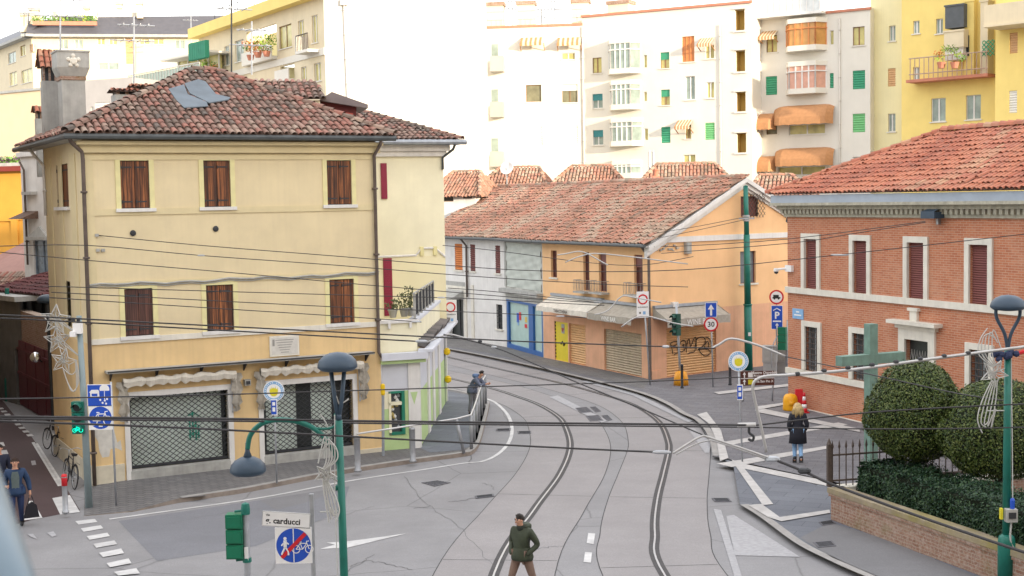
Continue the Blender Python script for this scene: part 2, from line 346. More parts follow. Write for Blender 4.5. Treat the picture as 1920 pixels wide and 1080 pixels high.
mb=MB(); c_=G(335,943); a_=Vector((c_.x,c_.y,.127)); b_=Vector((-12.2,39,.125)); d_=G(160,895,.012); e_=G(158,967,.012); f_=G(250,957.5,.03); mb.poly([a_,b_,f_]); mb.poly([a_,a_+Vector((.7,.3,-.006)),b_+Vector((1.2,.5,-.006)),b_]); mb.poly([b_,d_,e_]); mb.poly([b_,e_,f_]); struct(mb,'pavement_ramp',COB); mb=MB(); mb.poly([a_,f_,Vector((f_.x,f_.y,0)),c_]); mb.poly([f_,e_,Vector((e_.x,e_.y,0)),Vector((f_.x,f_.y,0))]); struct(mb,'kerb',KERB)
fedge=gp([(1350,862),(1344,835),(1333,812),(1313,792),(1287,780),(1258,762),(1210,742),(1120,718),(1020,694),(920,672),(837,656),(790,647)])
pavement(fedge,[(-9,92),(-4,82),(1.6,70),(6,60),(13,64),(22,60),(14,38),(9,36)],'plaza_pavement',PLAZ)
mb=MB(); mb.poly([Vector((p.x,p.y,.126)) for p in gp([(1207,735),(1120,713),(1020,689),(920,667),(837,652),(790,643),(870,635),(945,650),(1020,668),(1222,712)])]); struct(mb,'shop_pavement',PAVC)
nedge=gp([(1740,1130),(1618,1080),(1565,1056),(1507,1026),(1440,977),(1403,954)])
pavement(nedge,[tuple(G(1375,880))[:2],tuple(G(1352,866))[:2],(8.2,36),(14,35),(14,22),(9,20)],'pavement',SLATE)
mb=MB(); mb.poly([Vector((p.x,p.y,.126)) for p in gp([(1860,1180),(1700,1105),(1560,1045),(1500,1008),(1555,980),(1660,1010),(1850,1090)],.126)]); struct(mb,'pavement_asphalt',ground_mat('pavement asphalt',(.2,.2,.21),.15))
# paint and inlays
def quads(name, mat, L_, z=.01):
    mb=MB()
    for i,q in enumerate(L_): mb.poly([Vector((p.x,p.y,z+.003*i)) for p in gp(q)])
    return struct(mb,name,mat)
zb=[((508,712),(640,697),(658,718),(530,735)),((545,762),(680,740),(698,762),(565,785)),((585,815),(725,792),(742,815),(605,840)),((630,868),(772,845),(792,870),(650,895)),((670,930),(818,900),(838,932),(695,958)),((720,1000),(868,968),(888,1000),(742,1028)),((770,1060),(920,1035),(945,1070),(800,1085))]
quads('crossing_marking',LINE,[[(x/3.6,780+y/3.6) for x,y in q] for q in zb])
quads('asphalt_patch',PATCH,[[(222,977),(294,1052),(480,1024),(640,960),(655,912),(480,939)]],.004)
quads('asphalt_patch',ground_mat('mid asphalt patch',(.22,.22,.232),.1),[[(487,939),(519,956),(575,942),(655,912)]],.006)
mb=MB(); ribbon(mb,spl(gp([(205,974),(480,935),(650,903),(800,880),(869,869),(906,865),(936,850),(955,828),(960,804),(953,780),(935,760),(918,750),(880,738)]),6),-.06,.06,.01); struct(mb,'edge_line',LINE)
quads('arrow_marking',LINE,[[(612,1018),(650,1016),(762,1001),(650,1028),(600,1030),(628,1022)]])
quads('lane_dash',LINE,[[(1103,1000),(1116,1001),(1113,1021),(1100,1019)],[(1097,1036),(1110,1037),(1108,1056),(1094,1055)]])
quads('faded_marking',FAINT,[[(1362,968),(1376,966),(1500,1045),(1378,1042)],[(1338,955),(1352,957),(1392,1085),(1378,1085)],[(1030,745),(1046,742),(1140,790),(1128,793)],[(1290,805),(1300,803),(1334,830),(1330,850),(1322,850)],[(1090,716),(1104,714),(1190,737),(1300,790),(1290,793),(1185,742)]])
pl=[((1345,838),(1572,799),(1590,803),(1350,845)),((1343,877),(1365,874),(1560,842),(1562,847),(1372,884)),((1372,870),(1390,877),(1556,912),(1558,922),(1380,884)),((1375,876),(1390,880),(1450,955),(1430,957)),((1403,957),(1428,955),(1462,980),(1555,966),(1557,972),(1465,988),(1440,980)),
    ((1415,776),(1430,773),(1612,812),(1612,818),(1420,780)),((1338,742),(1480,726),(1486,730),(1348,746)),((1415,770),(1470,762),(1472,766),(1420,776)),((1307,785),(1325,780),(1352,815),(1366,868),(1350,874),(1344,835),(1330,803))]
quads('paving_line',PALE,[q for q in pl],.13 )
quads('cycle_path',BIKE,[[(-60,1010),(60,975),(150,957),(118,905),(60,820),(0,745),(-80,720)]],.006)
def dashrow(p, q, n, w, fill=.5):
    a,b=G(*p),G(*q); d=(b-a)/n; s=Vector((d.y,-d.x,0)).normalized()*w/2
    return [[a+d*i-s,a+d*(i+fill)-s,a+d*(i+fill)+s,a+d*i+s] for i in range(n)]
mb=MB()
for q in dashrow((0,830),(35,915),5,.22)+dashrow((0,765),(62,822),9,.2): mb.poly([p+Vector((0,0,.012)) for p in q])
for p,q in (((62,830),(112,912)),((68,832),(120,914))): a,b=G(*p),G(*q); ribbon(mb,[a,b],-.05,.05,.012)
struct(mb,'cycle_line',LINE)
quads('crossing_block',LINE,[[(40,977),(55,940),(62,940),(80,972)],[(98,935),(131,929),(150,961),(113,966)]],.012)
quads('cycle_symbol',FAINT,[[(58,865),(66,864),(68,872),(60,873)],[(88,1000),(100,997),(106,1005),(98,1008)],[(52,1003),(62,1002),(70,1012),(58,1008)]],.012)
# covers and drains set in the road and paving
for lab,q in (('square grey manhole cover in the road near the kerb',[(790,905),(820,901),(845,905),(815,912)]),('small slot drain beside the curved edge line',[(930,804),(958,803),(957,808),(930,808)]),('narrow slot drain outside the curved edge line',[(970,809),(996,808),(996,813),(972,813)]),
    ('upper left dark grate of four between the tram rails',[(1078,765),(1100,763),(1112,773),(1088,775)]),('upper right dark grate of four between the tram rails',[(1106,763),(1116,762),(1127,771),(1117,773)]),('lower left dark grate of four between the tram rails',[(1098,780),(1122,778),(1132,789),(1106,790)]),('lower right dark grate of four between the tram rails',[(1128,779),(1139,778),(1148,787),(1137,789)]),
    ('rectangular drain cover by the lowered kerb',[(1334,934),(1366,934),(1372,941),(1340,941)]),('flat cover in the pavement near the brick garden wall corner',[(1535,979),(1560,975),(1567,982),(1542,986)]),('dull blue square cover on the pavement by the kerb',[(1524,1017),(1560,1014),(1568,1024),(1534,1027)]),('long dark slot drain in the asphalt',[(890,930),(925,926),(927,931),(892,935)])):
    z=.128 if q[0][0]>1500 else .01
    P=[Vector((p.x,p.y,z)) for p in gp(q,z)]; mb=MB(); mb.prism(P,(0,0,.008),0)
    c=sum(P,Vector())/4
    for k in range(1,5):
        t=k/5; a=P[0].lerp(P[3],t); b=P[1].lerp(P[2],t); mb.tube([a.lerp(b,.1)+Vector((0,0,.009)),a.lerp(b,.9)+Vector((0,0,.009))],.012,4,1)
    tag(mb.build('manhole_cover' if 'cover' in lab else 'drain_grate',[IRON,DARK]),lab,'manhole cover' if 'cover' in lab else 'drain')
# ---------------------------------------------------------------- facade materials
def wood_mat(name, c0, c1, c2):
    m,t,b=nodes(name); s=noise(t,coords(t,(14,14,.5)),1.0,6,.7); r=t.nodes.new('ShaderNodeValToRGB'); e=r.color_ramp.elements
    e[0].position=.36; e[0].color=(*c0,1); e[1].position=.66; e[1].color=(*c2,1); k=e.new(.5); k.color=(*c1,1); t.links.new(s,r.inputs[0])
    w=N(t,'ShaderNodeTexWave',Scale=1.0,Distortion=0.0); w.bands_direction='X'; t.links.new(coords(t,(2.55,2.55,0)),w.inputs['Vector'])
    c=cmix(t, ramp(t,w.outputs[0],.0,.06,(.9,)*3,(0,0,0)), r.outputs[0], (.012,.007,.005)); t.links.new(c,b.inputs['Base Color']); b.inputs['Roughness'].default_value=.65; bump(t,b,s,.4,.01); return m
WOOD=wood_mat('weathered brown shutter wood',(.035,.014,.008),(.12,.04,.016),(.4,.14,.045)); WOODD=wood_mat('dark brown shutter wood',(.045,.02,.016),(.09,.035,.027),(.17,.075,.05))
CR_UP=M('cream plaster',(.69,.59,.36),.9,.07,1.2,.2,25,streak=.12,dirt=.22,dcol=(.5,.43,.3)); CR_LO=M('ochre plaster',(.74,.54,.28),.9,.08,1.2,.2,25,streak=.35,dirt=.4,dcol=(.5,.36,.22))
CR_FR=M('plain cream panel plaster',(.72,.61,.39),.9,.06,1.0,.2,25,streak=.2,dirt=.4,dcol=(.54,.45,.31)); PLINTH=M('pale plinth stone',(.62,.57,.45),.85,.12,3,.2,30,dirt=.4)
BARE=M('bare grey render',(.62,.6,.55),.9,.12,5,.2,30); WALLW=M('white render',(.72,.71,.69),.9,.08,1.5,.15,30,streak=.3,dirt=.3,dcol=(.42,.4,.38)); WHITES=M('off white render',(.67,.645,.585),.9,.05,.6,.05,20,streak=.15,dirt=.15,dcol=(.6,.56,.48))
ORG=M('apricot plaster',(.84,.53,.28),.9,.06,1.0,.15,25,streak=.12,dirt=.2,dcol=(.6,.34,.16)); ORG2=M('deeper orange plaster',(.76,.43,.27),.9,.09,1.4,.15,25,streak=.3,dirt=.35,dcol=(.4,.24,.15)); OAK=M('orange shutter',(.62,.22,.06),.6,.1)
GREENW=M('pale green wall',(.47,.62,.3),.85,.07,2,.1,30,dirt=.2); LILAC=M('pale lilac wall',(.6,.62,.68),.85,.05,2,.1,30,dirt=.15); PYEL=M('pale yellow plaster',(.82,.78,.58),.9,.06,1,.15,25,streak=.12,dirt=.2,dcol=(.6,.54,.38))
MAROON=M('maroon shutter',(.26,.02,.055),.5,.1); AWNG=M('grey awning canvas',(.37,.34,.29),.9,.15,6,.2,60,dirt=.3); AWNC=M('cream awning canvas',(.68,.64,.56),.9,.1,5,.2,60,streak=.3,dirt=.3); MESHM=M('shop panel pale green',(.6,.68,.63),.5,.08,2,0)
SHOPD=M('dark shop interior',(.03,.035,.035),.3,.3,2,0); TEAL=M('dark green joinery',(.02,.2,.13),.4); ROLLB=M('brown roller blind',(.19,.07,.06),.6,.1,4,.05); IRONB=M('rusty wrought iron',(.08,.06,.05),.6,.3,20)
def brick_mat(name, c1, c2, mort, moss=0, w=.26, h=.075):
    m,t,b=nodes(name); v=coords(t,(1,1,1),True); br=N(t,'ShaderNodeTexBrick',Scale=1.0)
    br.inputs['Color1'].default_value=(*c1,1); br.inputs['Color2'].default_value=(*c2,1); br.inputs['Mortar'].default_value=(*mort,1)
    br.inputs['Brick Width'].default_value=w; br.inputs['Row Height'].default_value=h; br.inputs['Mortar Size'].default_value=.011; br.inputs['Mortar Smooth'].default_value=.3; br.inputs['Bias'].default_value=-.1
    t.links.new(v,br.inputs['Vector']); v2=coords(t)
    c=cmix(t, ramp(t,noise(t,v2,6,6,.7),.3,.75,(0,0,0),(.4,)*3), br.outputs[0], tuple(x*.6 for x in c2))
    c=cmix(t, ramp(t,noise(t,v2,.7,6,.7),.48,.75,(0,0,0),(.35,)*3), c, tuple(x*1.25 for x in mort))
    if moss: c=cmix(t, ramp(t,noise(t,v2,11,5,.75),.45,.62,(0,0,0),(.6,)*3), c, (.46,.38,.33)); c=cmix(t, ramp(t,noise(t,v2,16,4,.7),.55,.7,(0,0,0),(.7,)*3), c, (.12,.07,.055)); c=cmix(t, ramp(t,noise(t,v2,1.5,6,.7),.52,.66,(0,0,0),(moss,)*3), c, (.14,.13,.03))
    t.links.new(c,b.inputs['Base Color']); b.inputs['Roughness'].default_value=.9; bump(t,b,br.outputs['Fac'],-.4,.01); return m
BRICK=brick_mat('orange red brick',(.43,.135,.065),(.56,.215,.11),(.52,.33,.23)); BRICKO=brick_mat('old garden brick',(.24,.11,.07),(.34,.19,.13),(.35,.28,.22),.35)
def lattice(mb, u0,u1,z0,z1,y,step,r,m,diag=True,hstep=None):
    """roll-up grille of crossing wires, or a square bar grille"""
    if diag:
        sz=(hstep or step); k=0; H=z1-z0; Wd=u1-u0; n=int((Wd+H*step/sz)/step)+1
        for s in (1,-1):
            for i in range(n+1):
                a=u0+i*step if s>0 else u1-i*step
                # runs up and to the left (s>0) or right
                t0=max(0,((a-u1) if s>0 else (u0-a))/step*sz); t1=min(H,((a-u0) if s>0 else (u1-a))/step*sz)
                if t1>t0+.02: mb.tube([(a-s*t0/sz*step,y,z0+t0),(a-s*t1/sz*step,y,z0+t1)],r,4,m,False)
    else:
        n=max(1,round((u1-u0)/step)); q=max(1,round((z1-z0)/(hstep or step)))
        for i in range(n+1): u=u0+(u1-u0)*i/n; mb.tube([(u,y,z0),(u,y,z1)],r,4,m,False)
        for i in range(q+1): z=z0+(z1-z0)*i/q; mb.tube([(u0,y-.012,z),(u1,y-.012,z)],r,4,m,False)
def win_shut(f, root, r, mat=WOOD, trim=None, sill=STONE, y=-.0, tw=.14, depth=.12):
    """window closed by two hinged plank shutters"""
    u0,u1,z0,z1=r; b=f.mb(); b.box(u0,depth-.01,z0,u1,depth+.05,z1,0)
    if trim:
        for q in ((u0-tw,z0,u0,z1+tw),(u1,z0,u1+tw,z1+tw),(u0,z1,u1,z1+tw)): b.box(q[0],-.025,q[1],q[2],.0,q[3],1)
    w=b.build('window',[GLASSD,trim or mat],root); um=(u0+u1)/2
    for a,c in ((u0+.015,um-.008),(um+.008,u1-.015)):
        b=f.mb(); b.box(a,.03,z0+.02,c,.075,z1-.02,0)
        for z in (z0+.14*(z1-z0),z0+.86*(z1-z0)): b.box(a,.018,z-.02,c-(c-a)*.18,.03,z+.02,1); b.tube([(a+.02,.02,z-.05),(a+.02,.02,z+.05)],.015,5,1)
        b.build('shutter',[mat,DARK],w)
    if sill: b=f.mb(); b.box(u0-.16,-.09,z0-.1,u1+.16,.05,z0,0); b.build('sill',sill,w)
    return w
def pipe(f, root, pts, r=.05, mat=PIPE, name='downpipe'):
    b=f.mb(); b.tube(pts,r,8,0)
    for i in range(len(pts)-1):
        a,c=Vector(pts[i]),Vector(pts[i+1]); n=int((a-c).length/1.6)
        for k in range(n): p=a.lerp(c,(k+.5)/n); b.box(p.x-r*1.35,p.y-r*1.3,p.z-.03,p.x+r*1.35,p.y+r*1.6,p.z+.03,0)
    return b.build(name,mat,root,True)
# ================================================================ cream corner house
f=CRE; L_=f.L; HE=10.0
cream=thing('cream_house','cream three storey corner house with brown plank shutters and two shuttered shops below','house',f.A,f.rz)
sh=[f.rect(*q) for q in ((226,301,280,390),(382,301,432,388),(613,300,659,384),(234,541,287,628),(387,533,438,620),(618,524,664,607))]
zu0,zu1=(sum(s[2] for s in sh[:3])/3,sum(s[3] for s in sh[:3])/3); zl0,zl1=(sum(s[2] for s in sh[3:])/3,sum(s[3] for s in sh[3:])/3)
sh=[(s[0],s[1],*((zu0,zu1) if i<3 else (zl0,zl1))) for i,s in enumerate(sh)]
s1=f.rect(244,738,429,880); s2=f.rect(494,717,662,853)
zt=(s1[3]+s2[3])/2; zs=.42; sops=[(s1[0],s1[1],zs,zt),(s2[0],s2[1],zs,zt)]
ZB=zl0-.16                                     # bottom of the sill band
def cmat(u,z): return 1 if z<ZB else 0
b=f.mb(); wallgrid(b,L_,HE,sh+sops,.2,(ZB,),cmat)
DP=6.4
ls=Fac(f.W(0,DP,0),f.W(0,0,0))                  # left flank, seen obliquely along the alley
lw=[ls.rect(106,308,128,388),(0,0,0,0)]; lw[1]=ls.rect(119,527,133,612)
lw=[(max(.1,q[0]),min(DP-.1,q[1]),q[2],q[3]) for q in lw]
b.M=ls.M; wallgrid(b,DP,HE,lw,.2,(ZB,),cmat); b.M=f.M
b.poly([(L_,0,0),(L_-1.6,DP,0),(L_-1.6,DP,HE),(L_,0,HE)],0); b.poly([(L_-1.6,DP,0),(0,DP,0),(0,DP,HE),(L_-1.6,DP,HE)],0)
b.cm=2                                          # raised plaster panels between bands
for z,h in ((zu0-.1,.09),(zu1+.1,.08)): b.box(.06,-.03,z-h,L_,0,z+h)
for z in (zl1+.17,): b.box(.06,-.025,z-.1,L_,0,z+.06)
for u in (.06,): b.box(u,-.028,ZB,u+.22,0,HE-.4)
b.box(-.12,-.14,HE-.42,L_+.1,0,HE-.12); b.box(-.2,-.3,HE-.2,L_+.15,-.14,HE-.1)
b.cm=3; b.box(-.03,-.06,0,s1[0]-.2,0,.62); b.box(-.06,-.03,.0,-.03,DP,.62); b.box(s1[1]+.2,-.05,0,s2[0]-.2,0,.2); b.box(s2[1]+.2,-.05,0,L_,0,.25)
b.cm=4; b.box(.05,-.05,ZB-.02,L_,0,ZB+.14)
b.cm=2
for u0,u1 in ((.55,1.3),(2.6,3.2),(4.6,5.4)): b.M=ls.M; b.box(u0,-.03,ZB,u1,0,HE-.4)
b.M=f.M
b.cm=5; q=f.uz(200,850); n=[]                    # patch of bare render by the left corner
for k,(px,py) in enumerate(((175,795),(212,800),(220,830),(226,825),(229,845),(218,840),(207,842),(205,856),(192,858),(186,845),(184,828),(176,815))): a=f.uz(px,py,.004); n.append((a[0],-.004,a[1]))
b.poly(n)
cw=b.build('wall',[CR_FR,CR_LO,CR_UP,PLINTH,STONE,BARE],cream)
for i,s in enumerate(sh): win_shut(f,cream,s,WOOD if i not in (3,) else WOODD,CREAMT,WALLW)
win_shut(ls,cream,lw[0],WOOD,None,WALLW); 
b=ls.mb(); b.box(lw[1][0],.15,lw[1][2],lw[1][1],.2,lw[1][3]); b.build('window',SHOPD,cream)
# ledge pipe along the front, wall anchors, vents
b=f.mb(); za=f.uz(170,535)[1]; pts=[(u,-.05,za+.05*sin(u*1.7)*.4+.03*sin(u*5)) for u in [L_*k/24 for k in range(25)]]; b.tube(pts,.028,6); b.tube([(p[0],-.03,p[2]-.06) for p in pts],.018,5); b.build('cable_run',CONC,cream)
for px,py in ((249,437),(404,429)):
    u,z=f.uz(px,py); b=f.mb(); b.lathe([(.075,0),(.09,.03),(.04,.05)],(u,0,z),10,0,(0,-1,0)); b.build('wall_vent',DARK,cream)
for px,py in ((181,441),(183,469),(193,469)):
    u,z=f.uz(px,py); b=f.mb(); b.box(u-.05,-.06,z-.04,u+.05,0,z+.04); b.build('wall_anchor',CONC,cream)
u,z=f.uz(462,717); b=f.mb(); b.box(u-.09,-.16,z-.08,u+.09,0,z+.1); b.box(u-.05,-.22,z-.03,u+.05,-.16,z+.06,1); b.build('wall_lamp',[CONC,DARK],cream)
# commemorative plaque
u0,u1,z0,z1=f.rect(505,629,560,667); b=f.mb(); b.box(u0,-.05,z0,u1,0,z1,0); b.box(u0+.05,-.056,z0+.05,u1-.05,-.05,z1-.05,1)
for k in range(6): w=(u1-u0)*(.62-.07*k); zc=z1-.13-k*.075; b.box((u0+u1)/2-w/2,-.0585,zc-.012,(u0+u1)/2+w/2,-.056,zc+.012,2)
b.box(u0+.08,-.0585,z1-.3,u0+.15,-.056,z1-.1,2); b.build('plaque',[STONE,M('plaque stone',(.6,.58,.54),.8,.1,8,.1),M('worn plaque letters',(.3,.29,.27),.8)],cream)
# shop openings: marble surround, lattice grille, panel behind, threshold
for k,(a,c,z0,z1) in enumerate(sops):
    b=f.mb(); t=.15
    b.box(a-t,-.05,0,a,.2,z1); b.box(c,-.05,0,c+t,.2,z1); b.box(a-t,-.05,z1,c+t,.2,z1+.16)
    sf=b.build('shop_front',WALLW,cream)
    b=f.mb(); b.box(a,.34,z0,c,.37,z1-.03,0)
    if k==0: b.box(a,.3,z0,a+.1,.34,z1,1); b.box(c-.12,.3,z0,c,.34,z1,1)
    else:
        for x0,x1 in ((.0,.06),(.4,.56),(.8,1)): b.box(a+(c-a)*x0,.3,z0,a+(c-a)*x1,.34,z1,1)
    b.build('shop_panel',[MESHM,SHOPD],sf)
    b=f.mb(); lattice(b,a,c,z0+.06,z1,.12,.2,.011,0,True,.15); b.box(a,.09,z0,c,.15,z0+.08,0); b.build('lattice_grille',DARK,sf)
    b=f.mb(); b.box(a-.02,-.06,.05,c+.02,.36,z0-.05,0); b.box(a-.05,-.03,z0-.05,c+.05,.36,z0,0); b.build('threshold',CONC,sf)
    if k==0:                                     # green graffiti scrawl on the grille panel
        b=f.mb(); u,z=f.uz(364,797,-.3); 
        for dx,dz,h in ((-.12,-.1,.35),(-.03,.12,.5),(.06,-.05,.42),(.14,-.16,.25)): b.box(u+dx-.022,.325,z+dz-h,u+dx+.022,.339,z+dz+h*.6)
        for dz in (-.3,-.1,.12,.3): b.tube([(u-.16,.332,z+dz),(u+.02,.332,z+dz+.07),(u+.17,.332,z+dz-.05)],.022,5)
        b.build('graffiti',M('green spray paint',(.03,.34,.24),.6),sf)
# ledge over the shops with brackets and two furled awnings
lp=[f.uz(200,697,.3),f.uz(700,661,.3)]; zl=(lp[0][1]+lp[1][1])/2
b=f.mb(); b.box(lp[0][0],-.42,zl-.05,lp[1][0],0,zl+.015,0); b.box(lp[0][0],-.44,zl-.02,lp[1][0],-.42,zl+.02,1)
for k in range(7): u=lp[0][0]+.15+(lp[1][0]-lp[0][0]-.3)*k/6; b.prism([(u-.02,0,zl-.05),(u-.02,-.32,zl-.05),(u-.02,0,zl-.3)],(.04,0,0),1)
b.build('shop_ledge',[CONC,DARK],cream)
def furled(a,c,z):
    b=f.mb(); n=26; ring=[]
    for i in range(n+1):
        u=a+(c-a)*i/n; rr=.085+.022*sin(i*2.3+sin(i))+.02*rng.random(); ring.append([(u,-.2-rr*cos(k*pi/3)*1.1,z-.02*sin(i*1.3)+rr*1.15*sin(k*pi/3)-(.08*abs(sin(i*1.9)) if k in (4,5) else 0)) for k in range(6)])
    vs=[p for r in ring for p in r]; b.add(vs,[[i*6+k,i*6+(k+1)%6,(i+1)*6+(k+1)%6,(i+1)*6+k] for i in range(n) for k in range(6)],0)
    aw=b.build('awning',AWNC,cream)
    for u,s in ((a,-1),(c,1)):                    # drooping cloth at both ends
        b=f.mb(); m=9; vs=[]
        for j in range(m+1):
            t=j/m; w=.16*(1-.35*t)+.05*sin(j*2.1); y=-.12-.1*sin(t*3); vs+=[(u-w,y,z-1.15*t),(u-w*.3,y-.09-.03*sin(j),z-1.15*t),(u+w*.4,y-.02,z-1.15*t),(u+w,y-.08,z-1.15*t*(.92+.1*rng.random()))]
        b.add(vs,[[4*j+k,4*j+k+1,4*j+5+k,4*j+4+k] for j in range(m) for k in range(3)],0); b.tube([(u-s*.1,-.06,z),(u-s*.1,-.12,z-1.2)],.025,5,1); b.build('awning_cloth',[AWNG,STEEL],aw)
a1=f.rect(222,700,450,716,.2); a2=f.rect(482,683,684,695,.2)
furled(a1[0]+.12,a1[1]-.12,(a1[2]+a1[3])/2); furled(a2[0]+.1,a2[1]-.05,(a2[2]+a2[3])/2)
# gutters and downpipes
b=f.mb(); b.tube([(-.55,DP+2.4,HE+.02),(-.52,-.5,HE+.02),(L_+.48,-.5,HE+.02)],.085,8,0); b.box(-.4,-.42,HE-.05,L_+.35,.0,HE-.02,1); b.box(-.45,0,HE-.05,0,DP+2.2,HE-.02,1); b.build('gutter',[GUT,CONC],cream)
pipe(f,cream,[(-.42,-.5,HE),(-.35,-.3,HE-.12),(-.02,-.1,HE-.4),(.0,-.09,HE-.6),(-.02,-.09,.1)],.06)
u=f.uz(705,300)[0]; pipe(f,cream,[(u,-.46,HE),(u,-.4,HE-.15),(u-.1,-.1,HE-.5),(u-.1,-.09,3.3),(u-.02,-.12,3.15)],.055)
pipe(ls,cream,[(.2,-.5,HE),(.3,-.3,HE-.3),(.5,-.1,HE-.6),(.5,-.09,HE-2.2)],.05,WALLW)
# roof: hipped, barrel tiles
ov=.52; zr=HE+.1; hp=4.9; sl_=.47
E0=(-ov,-ov,zr); E1=(L_+ov-.1,-ov,zr); RA=(4.4,hp-ov,zr+hp*sl_); RB=(5.2,hp-ov,zr+hp*sl_); E3=(-ov,DP+2.5,zr); E2=(L_+ov-.1,DP+2.5,zr)
w=lambda p: f.W(*p)
b=MB(); tiles(b,[w(E0),w(E1),w(RB),w(RA)]); tiles(b,[w(E3),w(E0),w(RA)]); tiles(b,[w(E1),w(E2),w(RB)])
b.poly([w(E2),w(E3),w(RA),w(RB)],0)
for p,q in ((E0,RA),(E1,RB),(RA,RB)): ridge(b,Vector(w(p))+Vector((0,0,.03)),Vector(w(q))+Vector((0,0,.03)))
roof=b.build('roof',[TILE_OLD,TGAP],cream)
# grey roofing felt laid over the tiles near the top
fr=Vector(w(E0)); fn=(Vector(w(E1))-fr).cross(Vector(w(RA))-fr).normalized()
FELT=M('grey roofing felt',(.13,.16,.19),.7,.15,2,.2,30,dirt=.3)
for pl_ in (((316,168),(345,160),(352,178),(388,193),(390,200),(345,203),(330,188)),((346,158),(372,150),(385,154),(405,178),(432,184),(428,188),(392,194),(356,176))):
    P=[hit(x,y,fr+fn*(.1 if fn.z>0 else -.1),fn) for x,y in pl_]; b=MB(); b.prism(P,(0,0,.03)); b.build('roof_patch',FELT,roof)
# chimneys on the roof
def chimney(px0,px1,pyb,pyt,y,style,dep=None,name='chimney'):
    a=D((px0+px1)/2,pyb,y); wd=(px1-px0)*y/FPX; t=D((px0+px1)/2,pyt,y); h=t.z-a.z; M_=Matrix.Translation(a) @ Matrix.Rotation(f.rz,4,'Z'); b=MB(M_); r=wd/2
    if style=='flared':
        b.box(-r*.72,-r*.72,-1.2,r*.72,r*.72,h*.62,0); b.box(-r*.78,-r*.78,h*.62,r*.78,r*.78,h*.67,1)
        b.add([(-r*.8,-r*.8,h*.67),(r*.8,-r*.8,h*.67),(r*.8,r*.8,h*.67),(-r*.8,r*.8,h*.67),(-r,-r,h*.78),(r,-r,h*.78),(r,r,h*.78),(-r,r,h*.78)],[(3,2,1,0),(4,5,6,7),(0,1,5,4),(1,2,6,5),(2,3,7,6),(3,0,4,7)],0); b.box(-r*.99,-r*.99,h*.78,r*.99,r*.99,h*.98,0); b.box(-r*1.04,-r*1.04,h*.98,r*1.04,r*1.04,h,0)
        c=b.build(name,[CONC,BRICKO],roof)
        b=MB(M_); z=h*.86; b.lathe([(r*.2,0),(r*.24,.03),(r*.15,.05)],(0,-r*.99,z),10,0,(0,-1,0))
        for k in range(5): an=pi/2+k*2*pi/5; b.lathe([(r*.14,0),(r*.1,.04),(.02,.05)],(r*.33*cos(an),-r*.99,z+r*.33*sin(an)),8,0,(0,-1,0))
        b.build('relief',STONE,c)
    else:
        b.box(-r*.8,-r*.7,-1.3,r*.8,r*.7,h*.62,0)
        for x in (-.7,-.1,.5): b.box(r*x,-r*.6,h*.62,r*(x+.22),r*.6,h*.8,1)
        b.box(-r*.7,-r*.5,h*.62,r*.7,r*.5,h*.8,2)
        q=[M_@Vector(p) for p in ((-r*1.05,-r*.95,h*.8),(r*1.05,-r*.95,h*.8),(r*1.05,0,h),(-r*1.05,0,h))]; q2=[M_@Vector(p) for p in ((r*1.05,r*.95,h*.8),(-r*1.05,r*.95,h*.8),(-r*1.05,0,h),(r*1.05,0,h))]
        c=b.build(name,[CONC,BRICKO,DARK],roof); b=MB(); tiles(b,q,.17,.2); tiles(b,q2,.17,.2); b.build('tile_cap',[TILE_RED,TGAP],c)
    return c
chimney(108,166,240,97,42.5,'flared'); chimney(78,112,238,100,43.5,'cap'); chimney(208,262,196,168,47.5,'cap'); chimney(243,286,186,160,48.5,'cap'); chimney(66,88,262,199,47,'cap')
# raised attic with its own tiles, and the dormer with a grey fascia
def R_(px,py,y): return D(px,py,y)
yA=45.8
b=MB(); P=[R_(478,186,yA-.6),R_(612,186,yA),R_(592,152,yA+1.6),R_(440,150,yA+1.2)]; tiles(b,P); 
b.cm=2; a,c=R_(520,188,yA-.2),R_(600,188,yA+.1); b.prism([a,c,c+Vector((0,0,-1.2)),a+Vector((0,0,-1.2))],(-.3,2.2,0),2)
att=b.build('attic',[TILE_OLD,TGAP,PYEL],roof)
b=MB(); p=[R_(598,188,yA+.2),R_(690,203,yA+.2),R_(690,196,yA+.2),R_(622,172,yA+.2)]; b.prism(p,(-.5,2.2,.0),0); p=[R_(602,190,yA+.5),R_(668,200,yA+.5),R_(668,222,yA+.5),R_(602,222,yA+.5)]; b.prism(p,(-.4,1.8,0),1); p=[R_(620,208,yA+.46),R_(662,212,yA+.46),R_(662,220,yA+.46),R_(620,220,yA+.46)]; b.prism(p,(0,.02,0),2)
b.build('dormer',[M('brown grey fascia',(.2,.17,.17),.6),M('dark red boarding',(.14,.03,.03),.7),M('red frame',(.42,.08,.06),.6)],roof)
